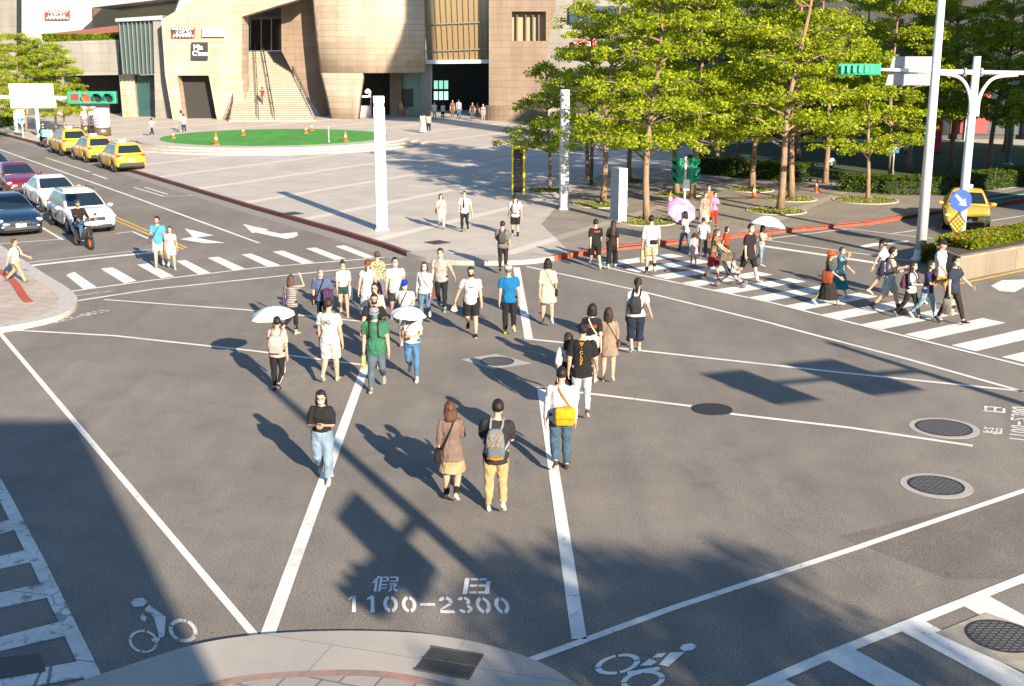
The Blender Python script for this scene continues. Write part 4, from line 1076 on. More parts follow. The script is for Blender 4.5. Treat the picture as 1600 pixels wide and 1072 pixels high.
p = person(538, 494, 408, 4, 'woman with hair up in a white knotted shirt and green shorts', 'f', pose='passL', la='down', hair='bun', hc='dark', wear='tee', wc=(.68, .72, .72), sl=.9, hem=.55, low='shorts', lc=(.02, .075, .06), leg=.45, shoe=(.6, .35, .25), mask=WH, head=(12, 0))
handbag(p, 'white canvas tote on the left shoulder of the woman in green shorts', (.66, .62, .54), 'l', (.34, .1, .38), .36, shoulder=True)
p = person(505, 508, 419, 4, 'grey-haired man in a blue shirt with a black crossbody strap', 'm', pose='walkL', la='bagfront', ra='down', hc='grey', wear='tee', wc=(.10, .14, .26), sl=.9, hem=.44, low='pants', lc=(.03, .035, .06), shoe=BLK, mask=(.78, .78, .78), build=1.15)
crossbody(p, 'black crossbody bag at the right hip of the man in the blue shirt', BLK, -1, (.24, .1, .26), .46, 0, BLK, sw_=.017)
h = p.J['elr' if False else 'hal']; t, M = held(p, 'folded_jacket', 'purple jacket hanging over the left arm of the man in the blue shirt', 'jacket', h-V((0, 0, .4)))
bm = bmesh.new()
for i, (dx, w_) in enumerate(((-.06, .05), (0, .06), (.07, .05), (.12, .045))): tube(bm, [h+V((dx+.06, .06, .02)), h+V((dx+.06, -.03, .05)), h+V((dx+.07, -.07, -.15)), h+V((dx+.06, -.06, -.42))], [w_*.8, w_, w_, w_*.7], 8)
part(t, 'cloth', bm, cloth((.09, .04, .11)), M)
p = person(458, 522, 430, 150, 'woman in a grey striped tee with a hand at her face and a purple bag', 'f', pose='passR', la='down', ra='face', hair='mid', hc='brown', wear='tee', wc=(.42, .40, .39), pat='stripe', pc=(.14, .13, .13), low='slim', lc=BLK, leg=1.8, shoe=(.62, .5, .42), mask=None)
handbag(p, 'purple bag on the shoulder of the woman in the striped tee', (.10, .05, .14), 'l', (.22, .1, .3), .3, 'shoulder bag', 'shoulder_bag', shoulder=True)
p = person(518, 596, 467, A_-3, 'crop-haired man in white shorts and a white tee with a round black back print', 'm', pose='passR', la='down', ra='down', wear='tee', wc=(.74, .73, .74), low='shorts', lc=(.66, .63, .58), leg=1.0, shoe=(.62, .50, .44), hc='dark', mask=None)
print_shape(p, ringarc(0, 0, .085, .075, 40, 95, .012)+ringarc(0, 0, .085, .075, 110, 250, .012)+ringarc(0, 0, .085, .075, 280, 400, .012)+ringarc(0, .015, .035, .03, 0, 360, .016)+stroke([(-.06, -.03), (0, .0), (.06, -.03)], .02), (.06, .06, .07), .735, True)
p = person(436, 611, 488, A_-8, 'woman in black track trousers with white side stripes under a mint umbrella', 'f', pose='passL', la=(34, 8, 105, -10), ra='down', hair='short', wear='tee', wc=(.72, .52, .46), sl=.8, low='slim', lc=BLK, shoe=(.06, .05, .06), H=1.62)
backpack(p, 'pale pink backpack of the woman under the mint umbrella', (.62, .48, .44), (.42, .25, .18), .31, .38, .17, .66)
umbrella(p, 'pale mint umbrella nearest the left side, over the striped trousers', (.50, .57, .50), 'l', (.03, -.05), .46, .5, (-3, 5), .2)
for k, s in (('l', 1), ('r', -1)):
    bm = bmesh.new(); o_ = V((s*.055, 0, 0))
    tube(bm, [p.J['hip'+k]+o_*1.55, p.J['kn'+k]+V((s*.062, 0, 0)), p.J['an'+k]+V((s*.04, 0, .03))], .009, 6); fixn(bm); obj('side_stripe', bm, cloth(WH), p.root, True)
# --- plaza, near
PG = 'people on the plaza'
p = person(690, 358, 303, 6, 'woman in cream clothes with a black crossbody bag on the sunny plaza', 'f', PZ, 'passL', hair='bob', hc='dark', wear='blouse', wc=(.72, .62, .52), hem=.45, low='pants', lc=(.72, .66, .58), shoe=(.2, .12, .1), mask=(.6, .6, .6), group=PG)
crossbody(p, 'black crossbody bag of the woman in cream clothes', BLK, -1, (.22, .08, .18), .53, -.2, BLK, sw_=.009)
p = person(726, 362, 299, -4, 'man in a white shirt, dark tie and black trousers on the plaza', 'm', PZ, 'passR', la='wide', wear='long', wc=(.74, .72, .72), sl=.8, low='slim', lc=BLK, shoe=BLK, mask=WH, group=PG)
bm = bmesh.new(); loft(bm, [[surf(p, s*w_, zz, False, o_) for s, o_ in ((-1, .004), (1, .004), (1, .014), (-1, .014))] for zz, w_ in ((.825, .02), (.78, .025), (.70, .034), (.62, .036), (.60, .005))]); fixn(bm); obj('tie', bm, cloth((.03, .03, .06)), p.root)
handbag(p, 'yellow bag in the left hand of the man with the tie', (.68, .55, .25), 'l', (.18, .08, .2), -.06, 'carrier bag', 'carrier_bag')
p = person(786, 424, 346, A_-5, 'man in grey shirt and dark trousers stepping up on the kerb corner', 'm', .1, 'passL', la='hold', wear='tee', wc=(.20, .19, .18), sl=.9, low='slim', lc=(.03, .028, .026), shoe=BLK, group=PG, hc='dark')
backpack(p, 'dark backpack hugging the man in grey at the kerb corner', (.10, .095, .09), BLK, .25, .34, .08, .69)
p = person(805, 370, 304, A_, 'man in a white tee and black shorts beside the kerb corner on the plaza', 'm', PZ, 'passR', wear='tee', wc=(.7, .68, .68), low='shorts', lc=BLK, leg=.95, shoe=BLK, group=PG, socks=BLK)
backpack(p, 'white backpack with black straps on the man in black shorts', (.55, .53, .53), BLK, .26, .36, .1, .69)
# --- right crossing, far end
p = person(930, 420, 342, A_+6, 'man in a black tee with a red back print and long black shorts', 'm', pose='walkL', wear='tee', wc=BLK, sl=.85, low='shorts', lc=BLK, leg=1.05, shoe=WH, socks=(.66, .60, .55))
print_text(p, 'H X M', .07, (.55, .12, .14), .77, True, .005)
handbag(p, 'black bag in the left hand of the man with the red back print', BLK, 'l', (.2, .1, .2), .0, 'handbag', 'handbag')
p = person(956, 419, 344, A_-8, 'long-haired woman all in black with wide trousers, seen from behind', 'f', pose='walkR', hair='longer', hc='dark', wear='tee', wc=(.035, .024, .022), sl=.85, low='wide', lc=(.018, .018, .02), leg=1.85, shoe=WH)
p = person(1016, 427, 337, A_-4, 'man in a white shirt and beige shorts with a black belt pouch', 'm', pose='passL', la='down', wear='tee', wc=(.74, .72, .72), sl=1.2, low='shorts', lc=(.60, .48, .32), leg=.85, shoe=WH, socks=BLK)
crossbody(p, 'black pouch at the back of the man in beige shorts', BLK, -1, (.22, .08, .14), .56, 1.0, BLK, sw_=.006)
handbag(p, 'brown paper bag in the left hand of the man in beige shorts', (.55, .43, .22), 'l', (.28, .12, .42), .04, 'carrier bag', 'carrier_bag')
p = person(1070, 393, 330, A_+30, 'person in jeans hidden behind the open pink umbrella', 'f', pose='walkL', ra='umb', la='down', hair='mid', wear='tee', wc=(.60, .66, .58), low='pants', lc=(.08, .18, .30), lpat='denim', shoe=(.05, .05, .07))
umbrella(p, 'pink and white umbrella tilted towards the camera', (.56, .17, .38), 'r', (-.02, .12), .38, .56, (-52, 10), .22, (.60, .36, .48))
p = person(1083, 415, 364, A_-6, 'little girl in a pale pink dress at the far end of the right crossing', 'f', pose='passL', hair='pig', hc='dark', wear='dress', wc=(.72, .52, .52), sl=.3, hem=.3, wide=1.3, low=None, shoe=(.6, .5, .42), hk=1.25, mask=None)
p = person(1098, 402, 340, A_-10, 'man in a white shirt and grey trousers behind the woman with the stroller', 'm', pose='walkR', wear='tee', wc=(.74, .73, .73), sl=.9, low='pants', lc=(.10, .10, .11), shoe=BLK, hc='dark', build=1.08)
p = person(1113, 438, 358, 70, 'long-haired woman in a patterned top pushing a stroller', 'f', pose='walkL', la='push', ra='push', hair='long', hc='brown', wear='tee', wc=(.30, .22, .12), pat='flower', pc=(.06, .05, .04), low='shorts', lc=(.33, .04, .06), leg=1.0, shoe=WH, lean=6, socks=(.3, .06, .06))
MOTHER = p
handbag(p, 'clear plastic bag hanging beside the woman with the stroller', (.55, .58, .6), 'r', (.34, .22, .36), .0, 'plastic bag', 'plastic_bag')
p = person(1133, 410, 354, 80, 'dark-haired woman in a rust-red top beyond the stroller', 'f', pose='walkR', hair='bob', wear='blouse', wc=(.42, .07, .02), low='pants', lc=(.08, .05, .04), shoe=BLK, la='back')
p = person(1168, 440, 348, 38, 'man in an oversized black tee and long black shorts striding in white socks', 'm', pose='strideL', la='down', ra='down', wear='tee', wc=(.03, .026, .03), sl=.85, hem=.42, low='shorts', lc=BLK, leg=1.1, shoe=WH, socks=WH, mask=WH)
p = person(1188, 415, 352, 60, 'woman in jeans and a pale top under the tilted white umbrella', 'f', pose='passR', ra='hold', la='umb', hair='mid', hc='dark', wear='tee', wc=(.62, .52, .42), low='slim', lc=(.18, .28, .36), lpat='denim', shoe=(.7, .58, .5), mask=None)
umbrella(p, 'tilted white umbrella at the far side of the right crossing', (.58, .60, .62), 'l', (-.1, .12), .58, .62, (6, 9), .30)
p = person(1099, 358, 300, 20, 'person in a brown and white patterned top near the tree by the kerb', 'f', PZ, 'stand', hair='short', hc='brown', wear='blouse', wc=(.45, .36, .28), pat='flower', pc=(.2, .1, .08), low='skirt', lc=(.5, .42, .36), leg=.2, group=PG)
p = person(1106, 345, 290, 0, 'tall person in an orange-brown dress between the two by the tree', 'f', PZ, 'stand', hair='short', hc='red', wear='dress', wc=(.55, .20, .08), hem=.12, low=None, group=PG)
p = person(1115, 354, 300, 10, 'woman in a mauve top and bright red trousers near the kerb', 'f', PZ, 'passL', la='hold', hair='short', wear='tee', wc=(.50, .30, .55), low='pants', lc=(.60, .04, .02), shoe=(.1, .06, .06), group=PG)
# --- right crossing, near end
p = person(1292, 477, 390, 60, 'woman in a rust-red hat, green top and long black skirt', 'f', pose='strideL', la='down', hair='mid', hc='red', wear='tee', wc=(.055, .10, .095), sl=.9, low='skirt', lc=(.028, .028, .022), leg=.14, wide=.8, shoe=WH, hat='bucket', hatc=(.60, .12, .02), mask=None)
handbag(p, 'orange-brown bag on the far shoulder of the woman in the rust hat', (.33, .07, .025), 'r', (.3, .12, .34), .22, 'shoulder bag', 'shoulder_bag', shoulder=True)
p = person(1310, 465, 385, 65, 'woman in a patterned blue top and teal skirt beside the rust hat', 'f', pose='walkR', ra='up', hair='short', hc='brown', wear='blouse', wc=(.30, .48, .52), pat='flower', pc=(.05, .2, .25), low='skirt', lc=(.015, .19, .24), leg=.2, wide=.7, shoe=(.4, .5, .5), mask=(.7, .65, .62))
crossbody(p, 'small dark bag with silver trim of the woman in the teal skirt', (.10, .13, .10), 1, (.24, .1, .22), .62, -.4, BLK)
p = person(1375, 462, 372, 75, 'woman in a dark cap, white tee and pale blue shorts overtaking the man in shorts', 'f', pose='strideR', hair='pony', hc='brown', wear='tee', wc=(.72, .70, .70), low='shorts', lc=(.50, .52, .72), leg=.7, shoe=(.55, .55, .5), hat='cap', hatc=(.03, .02, .03), mask=(.12, .07, .06))
p = person(1386, 487, 384, 70, 'man in a white tank top and pale blue shorts with a dark backpack', 'm', pose='strideL', la='hold', ra='hold', wear='tank', wc=(.72, .66, .60), low='shorts', lc=(.45, .52, .54), leg=.9, shoe=BLK, socks=BLK, mask=(.7, .66, .6))
backpack(p, 'dark blue backpack of the man in the tank top', (.03, .035, .06), BLK, .28, .42, .15, .68)
p = person(1420, 497, 407, 50, 'long-haired girl in a pale tee and black leggings near the end of the crossing', 'f', pose='strideL', la='bagfront', ra='bagfront', hair='longer', hc='dark', wear='tee', wc=(.66, .68, .72), sl=.8, low='slim', lc=(.03, .025, .026), shoe=(.15, .15, .15), mask=WH)
backpack(p, 'maroon backpack of the girl in the pale tee', (.16, .06, .09), (.1, .04, .06), .28, .38, .14, .66)
p = person(1446, 499, 405, 45, 'girl in a navy tee and light jeans with hands clasped', 'f', pose='strideL', la='hold', ra='hold', hair='mid', hc='dark', wear='tee', wc=(.04, .035, .10), sl=.8, low='slim', lc=(.25, .38, .50), lpat='denim', shoe=WH, mask=WH)
p = person(1463, 476, 374, 40, 'man in a black cap, white shirt and mustard shorts behind the two girls', 'm', pose='walkL', wear='long', wc=(.74, .73, .76), sl=1.1, hem=.46, low='shorts', lc=(.55, .27, .03), leg=.9, shoe=WH, hat='cap', hatc=(.03, .025, .03), mask=None, hc='brown')
crossbody(p, 'black bag on a diagonal strap of the man in mustard shorts', BLK, 1, (.22, .08, .2), .52, .6, BLK, sw_=.008)
p = person(1484, 506, 400, 32, 'man in a navy polo and black trousers swinging one arm, carrying a cream tote', 'm', pose='walkL', la=(20, 30, 25, 10), ra='down', wear='polo', wc=(.035, .045, .075), low='slim', lc=(.04, .03, .03), shoe=(.05, .04, .04), mask=(.6, .72, .70))
handbag(p, 'cream tote with a dark round emblem held by the man in the navy polo', (.64, .56, .40), 'r', (.34, .1, .42), .06, mark=(.05, .05, .05))
# --- left crossing
LG_ = 'people on the left crossing'
p = person(250, 419, 338, 14, 'man in a sky blue tee and white shorts crossing beside a small girl', 'm', pose='passR', la='down', ra='hold', wear='tee', wc=(.10, .38, .55), low='shorts', lc=(.68, .66, .66), leg=.75, shoe=(.5, .45, .4), mask=(.35, .25, .2), group=LG_)
crossbody(p, 'black camera bag on the diagonal strap of the man in sky blue', (.12, .12, .12), -1, (.2, .12, .18), .55, -.6, (.03, .03, .08), 'camera bag', 'camera_bag', sw_=.012)
p = person(269, 421, 354, 18, 'ponytailed girl in a white tee and pale shorts beside the man in sky blue', 'f', pose='passL', hair='pony', wear='tee', wc=(.72, .66, .66), low='shorts', lc=(.70, .56, .52), leg=.8, shoe=WH, mask=(.6, .5, .45), group=LG_)
p = person(28, 442, 371, 95, 'man in a white shirt and sand trousers stepping off the left pavement', 'm', .1, 'strideR', wear='long', wc=(.72, .66, .60), sl=1.0, low='pants', lc=(.48, .38, .22), shoe=(.12, .12, .16), hc='brown', mask=None, group=LG_)
crossbody(p, 'dark bag at the side of the man in sand trousers', (.06, .03, .03), 1, (.2, .08, .28), .57, .2, BLK)
# --- far plaza
FG = 'distant people on the plaza'
person(238, 214, 184, A_-40, 'man in a white tee and dark trousers pacing beside the round steps', 'm', PZ, 'strideL', ra='up', wear='tee', wc=WH, low='pants', lc=NVY, mask=None, group=FG)
person(284, 205, 166, A_+70, 'dark-haired person in beige behind the man with an outstretched arm', 'f', PZ, 'stand', hair='bob', wear='blouse', wc=(.6, .48, .38), low='pants', lc=GRY, mask=None, group=FG, H=1.7)
person(288, 209, 178, A_+30, 'man in white with one arm stretched out before the dark doorway', 'm', PZ, 'stand', la='raise', wear='tee', wc=WH, low='pants', lc=(.04, .05, .1), mask=None, group=FG)
person(661, 208, 175, A_, 'woman in a long white dress standing behind the tall pillar on the plaza', 'f', PZ, 'stand', hair='long', wear='dress', wc=WH, hem=.06, low=None, mask=None, group=FG)
person(670, 207, 176, A_, 'person in black trousers next to the distant long white dress', 'f', PZ, 'stand', hair='long', wear='tee', wc=(.60, .5, .45), low='pants', lc=BLK, mask=None, group=FG)
person(838, 232, 201, A_, 'man in black standing in the shade near the yellow-framed totem', 'm', PZ, 'stand', wear='tee', wc=(.03, .03, .035), low='pants', lc=BLK, mask=None, group=FG)
DIST = [(627, 182, 156, 'woman in a yellow and pink outfit at the shop doors', (.7, .5, .12), (.55, .25, .25), 'f'), (637, 182, 168, 'child in pale pink beside the yellow outfit', (.66, .4, .42), (.6, .42, .4), 'f'),
        (679, 187, 159, 'person in white shirt and pale shorts at the dark entrance', WH, (.5, .5, .5), 'm'), (692, 187, 160, 'person in a pale top and black trousers at the dark entrance', (.66, .6, .6), BLK, 'f'),
        (707, 185, 156, 'person in brown clothes in front of the lit entrance panel', (.2, .13, .1), (.16, .12, .1), 'f'), (717, 185, 155, 'man in a light blue shirt and jeans at the entrance', (.35, .45, .56), (.10, .18, .3), 'm'),
        (738, 188, 160, 'person in dark grey beside the entrance edge', (.07, .07, .08), (.1, .1, .1), 'm'), (746, 187, 161, 'person in black left of the last one at the entrance', BLK, BLK, 'f'), (755, 191, 162, 'person in a pinkish top, rightmost at the dark entrance', (.5, .33, .33), (.4, .3, .28), 'f')]
for i, (x, y, tp, lb, c1, c2, sx) in enumerate(DIST):
    person(x, y, tp, A_ if i % 2 else 10, lb, sx, PZ, 'stand', hair='mid' if sx == 'f' else 'short', wear='tee', wc=c1, low='pants', lc=c2, mask=None, group='people at the mall entrance')
# ================================================================ vehicles
M_TYRE = mat('tyre rubber', (.018, .018, .019), .85); M_RIM = mat('alloy rim', (.38, .38, .4), .3, .9); M_BLKP = mat('black plastic', (.02, .02, .021), .55)
M_GLASS = glass_dark('car glass', (.012, .02, .028), .05); M_LAMP = mat('lamp glass', (.62, .64, .66), .12, .0, coat=1); M_TAIL = mat('tail lamp', (.45, .02, .015), .15, coat=1)
M_CHROME = mat('chrome', (.7, .7, .72), .15, 1.0); M_PLATE = mat('number plate', (.75, .75, .74), .5)
def paint(col):
    return mat('car paint', col, .3, .0, var=.03, coat=1.0)
def car(label, loc, yaw, kind, col, group, taxi=None, name='car', W=1.80, grille=None, lampc=None, silver=None):
    """car with its front along -Y; kind: suv / sedan / hatch"""
    t = thing(name, label, 'taxi' if taxi else 'car', loc, R(yaw), group)
    mp = paint(col)
    suv = kind == 'suv'
    h = 1.66 if suv else 1.46; k = 1.0 if suv else .93
    if suv: st = [(-2.24, .42, .60, .60), (-2.17, .27, .74, .76), (-2.02, .23, .84, .84), (-1.75, .21, .95, .89), (-1.0, .2, 1.04, .9), (0, .2, 1.03, .9), (1.2, .2, 1.05, .9), (1.85, .25, 1.06, .89), (2.08, .3, 1.02, .85), (2.2, .36, .92, .78), (2.24, .45, .70, .66)]
    elif kind == 'hatch': st = [(-2.24, .36, .52, .58), (-2.16, .22, .66, .76), (-2.0, .18, .76, .84), (-1.7, .17, .87, .89), (-1.0, .17, .97, .9), (0, .17, .95, .9), (1.2, .17, .98, .9), (1.85, .22, 1.0, .88), (2.1, .3, .95, .82), (2.2, .4, .8, .72)]
    else: st = [(-2.34, .36, .52, .58), (-2.26, .22, .66, .76), (-2.08, .18, .76, .84), (-1.75, .17, .86, .89), (-.95, .17, .97, .9), (0, .17, .95, .9), (1.2, .17, .97, .9), (1.6, .2, .99, .89), (2.05, .24, .98, .86), (2.28, .3, .92, .8), (2.36, .42, .75, .68)]
    s_ = W/1.8
    rings = []
    for y, zb, zt, w in st:
        w *= s_; zm = .5 if zt > .8 else (zb+zt)/2; zs = zt-.10
        half = [(.0, zb), (w*.78, zb), (w*.95, zb+(zm-zb)*.35), (w, zm), (w*.985, zs), (w*.90, zt), (w*.5, zt+.022), (0, zt+.03)]
        rings.append([V((x, y, z)) for x, z in half]+[V((-x, y, z)) for x, z in half[-2:0:-1]])
    bm = bmesh.new(); loft(bm, rings); fixn(bm)
    body = obj('body', bm, mp, t, True)
    ax = (-1.36, 1.36) if not kind == 'sedan' else (-1.42, 1.38)
    rw = .345 if suv else .32
    cut = []
    for y in ax:
        cb = bmesh.new(); cyl(cb, (0, 0, -1.2), rw+.055, 2.4, 28, M=Matrix.Translation((0, y, rw)) @ Matrix.Rotation(R(90), 4, 'Y')); fixn(cb)
        ib = bmesh.new(); box(ib, (0, 0, 0), (.01, .01, .01)); ib.free()
        c = obj('cutter', cb, M_BLKP, t); cut.append(c)
    later(body, [('SUBSURF', dict(levels=2, render_levels=2))]+[('BOOLEAN', dict(object=c, operation='DIFFERENCE', solver='EXACT')) for c in cut], None, 0, cut)
    # dark under-floor so the arches read deep
    bm = bmesh.new(); box(bm, (0, 0, .42), (W*.72, 4.0, .36)); obj('underbody', bm, M_BLKP, t)
    # cabin
    if suv: lv = [(1.0, -1.12, 2.06, .80), (1.10, -.93, 2.02, .785), (1.35, -.52, 1.88, .715), (1.56, -.14, 1.68, .625), (1.63, .06, 1.5, .56), (1.66, .35, 1.3, .42)]
    elif kind == 'hatch': lv = [(.93, -1.12, 1.9, .79), (1.02, -.92, 1.86, .77), (1.22, -.48, 1.66, .69), (1.38, -.08, 1.38, .60), (1.44, .12, 1.2, .53), (1.46, .35, .95, .4)]
    else: lv = [(.93, -1.12, 1.66, .79), (1.02, -.92, 1.50, .77), (1.22, -.48, 1.16, .69), (1.38, -.08, .82, .60), (1.44, .10, .68, .53), (1.46, .25, .5, .4)]
    def rr(z, y0, y1, w, r=.14, n=5):
        w *= s_; out = []
        for cx, cy, a0 in ((w-r, y0+r, -90), (w-r, y1-r, 0), (-w+r, y1-r, 90), (-w+r, y0+r, 180)):
            for i in range(n): a = R(a0+90*i/(n-1)); out.append(V((cx+r*cos(a), cy+r*sin(a), z)))
        return out
    bm = bmesh.new(); loft(bm, [rr(*l) for l in lv]); fixn(bm); obj('roof', bm, mp, t, True)
    def L_(z):
        for a, b in zip(lv, lv[1:]):
            if z <= b[0]:
                f = (z-a[0])/(b[0]-a[0]); return [a[i]+(b[i]-a[i])*f for i in (1, 2, 3)]
        return lv[-1][1:]
    z0, z1 = lv[1][0]-.03, lv[3][0]-.035
    zz = [z0, (z0+lv[2][0])/2, lv[2][0], (lv[2][0]+z1)/2, z1]
    def pane(name, f, mm=M_GLASS):
        bm = bmesh.new(); a = [[bm.verts.new(f(z, u)) for u in (0, .25, .5, .75, 1)] for z in zz]
        for p, q in zip(a, a[1:]):
            for i in range(4): bm.faces.new((p[i], p[i+1], q[i+1], q[i]))
        fixn(bm); o = obj(name, bm, mm, t, True); return o
    pane('windshield', lambda z, u: V(((2*u-1)*(L_(z)[2]*s_-.075), L_(z)[0]-.007-.012*(1-(2*u-1)**2), z+.002)))
    pane('rear_window', lambda z, u: V(((2*u-1)*(L_(z)[2]*s_-.10), L_(z)[1]+.007, z+.002)) if z > z0+.01 or not suv else V(((2*u-1)*(L_(z)[2]*s_-.10), L_(z)[1]+.007, z+.05)))
    mid = .38 if kind != 'sedan' else .22
    for s in (1, -1):
        pane('side_window', lambda z, u: V((s*(L_(z)[2]*s_+.005), (L_(z)[0]+.20)*(1-u)+(mid-.04)*u, z)))
        pane('side_window', lambda z, u: V((s*(L_(z)[2]*s_+.005), (mid+.04)*(1-u)+(L_(z)[1]-(.22 if not suv else .32))*u, z)))
        bm = bmesh.new(); ell(bm, (s*(W/2+.10), -.72, 1.02 if suv else .95), (.12, .07, .075), 10, 8); fixn(bm); obj('mirror', bm, mp, t, True)
        for yy in (-.02, .98):
            bm = bmesh.new(); box(bm, (s*(W/2*.985), yy+.25, .86*k), (.03, .17, .028), 0, .008); obj('door_handle', bm, M_CHROME, t)
        fx, fy, fz = s*.66*s_, st[2][0]-.02, (.74 if suv else .645)
        bm = bmesh.new(); ell(bm, (fx, fy, fz), (.20, .13, .075), 14, 8, Matrix.Translation((fx, fy, fz)) @ Matrix.Rotation(R(-26*s), 4, 'Z') @ Matrix.Translation((-fx, -fy, -fz))); fixn(bm); obj('headlight', bm, M_LAMP, t, True)
        bm = bmesh.new(); ell(bm, (s*.62*s_, st[1][0]-.01, .43), (.085, .05, .05), 10, 8); fixn(bm); obj('fog_lamp', bm, M_LAMP, t, True)
        ry = st[-3][0]; rz = .98 if suv else .83
        bm = bmesh.new(); box(bm, (s*.66*s_, ry+.02, rz), (.32, .12, .12), -.35*s if False else R(-22*-s), .03); obj('tail_light', bm, M_TAIL, t)
    # front and rear trim
    gy = st[0][0]
    bm = bmesh.new(); box(bm, (0, gy+.045, .66 if suv else .56), (.78, .12, .15), 0, .03); g = obj('grille', bm, M_BLKP, t)
    for i in range(3):
        b2 = bmesh.new(); box(b2, (0, gy-.02, (.61 if suv else .515)+.045*i), (.74, .014, .012)); obj('slat', b2, M_CHROME if silver else M_BLKP, g)
    b2 = bmesh.new(); cyl(b2, (0, 0, 0), .055, .012, 16, M=Matrix.Translation((0, gy-.03, .665 if suv else .56)) @ Matrix.Rotation(R(90), 4, 'X')); fixn(b2); obj('badge', b2, M_CHROME, g)
    bm = bmesh.new(); box(bm, (0, gy+.08, .36), (1.3, .18, .16), 0, .04); obj('lower_grille', bm, M_BLKP, t)
    bm = bmesh.new(); box(bm, (0, gy-.015, .49), (.38, .02, .15)); obj('number_plate', bm, M_PLATE, t)
    ey = st[-1][0]
    bm = bmesh.new(); box(bm, (0, ey-.02, .46), (1.42, .2, .26), 0, .06); obj('rear_bumper', bm, M_BLKP if suv else mp, t)
    bm = bmesh.new(); box(bm, (0, ey+.03 if not suv else ey+.005, .72), (.38, .03, .15)); obj('number_plate', bm, M_PLATE, t)
    if suv:
        for s in (1, -1):
            bm = bmesh.new(); tube(bm, [V((s*.60, .1, 1.635)), V((s*.62, .3, 1.68)), V((s*.62, 1.2, 1.67)), V((s*.6, 1.45, 1.62))], .018, 6); fixn(bm); obj('roof_rail', bm, M_BLKP, t, True)
    # seams round the doors
    for s in (1, -1):
        for yy in (-.86, mid, 1.18):
            bm = bmesh.new(); tube(bm, [V((s*W/2*.93, yy, .27)), V((s*W/2*1.001, yy, .52)), V((s*W/2*.984, yy, .93*k)), V((s*W/2*.93, yy, 1.0*k))], .006, 4); fixn(bm); obj('door_seam', bm, M_BLKP, t)
    # wheels
    def wheel():
        wt = bmesh.new(); MX = Matrix.Rotation(R(90), 4, 'Y')
        lathe(wt, [(rw*.64, -.105), (rw*.93, -.11), (rw, -.08), (rw, .08), (rw*.93, .11), (rw*.64, .105), (rw*.64, -.105)], 28, M=MX); fixn(wt)
        rb = bmesh.new(); lathe(rb, [(rw*.645, -.09), (rw*.66, .098), (rw*.6, .098), (rw*.56, .03), (.01, .03), (.01, -.09)], 28, M=MX)
        for i in range(5):
            a = 2*pi*i/5; tube(rb, [MX @ V((cos(a)*.03, sin(a)*.03, .08)), MX @ V((cos(a)*rw*.62, sin(a)*rw*.62, .092))], .032, 5)
        fixn(rb); return wt, rb
    wt, rb = wheel(); tm = bpy.data.meshes.new('tyre'); wt.to_mesh(tm); wt.free(); tm.materials.append(M_TYRE); rm = bpy.data.meshes.new('rim'); rb.to_mesh(rm); rb.free(); rm.materials.append(M_RIM)
    for s in (1, -1):
        for y in ax:
            we = bpy.data.objects.new('wheel', None); COL.objects.link(we); we.parent = t; we.location = (s*(W/2-.125), y, rw); we.rotation_euler = (0, 0, 0 if s > 0 else pi)
            obj('tyre', tm, None, we); obj('rim', rm, None, we)
    if taxi:
        bm = bmesh.new(); box(bm, (0, .55, h+.07), (.42, .16, .13), 0, .04); ls = obj('roof_light', bm, mat('taxi lamp plastic', (.8, .78, .7), .4), t)
    return t
YEL = (.70, .385, .008)
TX = 'yellow taxis'
LC = 'cars waiting at the left stop line'
def gxy(x, y, z=0.0): p = G(x, y, z); return (p.x, p.y, z)
ROADA = math.degrees(math.atan2(-(G(405, 380)-G(0, 234)).x, -(G(405, 380)-G(0, 234)).y))   # heading of the left road away from us
ang = lambda v: math.degrees(math.atan2(v.x, -v.y))
roadv = (G(0, 234)-G(405, 380)).normalized()     # away from the camera, up the left road
yaw_away = ang(roadv); yaw_to = ang(-roadv)
car('yellow taxi nearest the crossing in the row by the kerb', gxy(190, 265), yaw_away, 'suv', YEL, TX, True, 'taxi')
car('yellow taxi in the middle of the kerbside row of three', gxy(145, 251), yaw_away+1.5, 'suv', mul(YEL, 1.05), TX, True, 'taxi').scale = (.97, .98, .97)
car('yellow taxi at the far front of the kerbside row of three', gxy(108, 240.5), yaw_away, 'suv', mul(YEL, .95), TX, True, 'taxi').scale = (1, 1.03, 1.05)
car('white crossover stopped right behind the black scooter rider', gxy(128, 356), yaw_to, 'suv', (.60, .61, .63), LC, None).scale = (1, 1, .93)
car('white saloon just behind the white crossover', gxy(84, 324), yaw_to, 'sedan', (.62, .62, .62), LC, None)
car('wine red saloon behind the dark blue car', gxy(27, 299), yaw_to, 'sedan', (.13, .008, .022), LC, None)
car('dark blue hatchback at the left edge of the stop line', gxy(16, 360), yaw_to, 'hatch', (.006, .02, .045), LC, None)
car('dark car cut by the left edge behind the wine red saloon', gxy(-12, 280), yaw_to, 'sedan', (.015, .025, .05), LC, None)
bdn = (G(1459, 334)-G(1200, 366)).normalized()
car('yellow taxi with a silver grille waiting behind the blue arrow sign', gxy(1507, 351), -19, 'sedan', YEL, TX, True, 'taxi', silver=True)
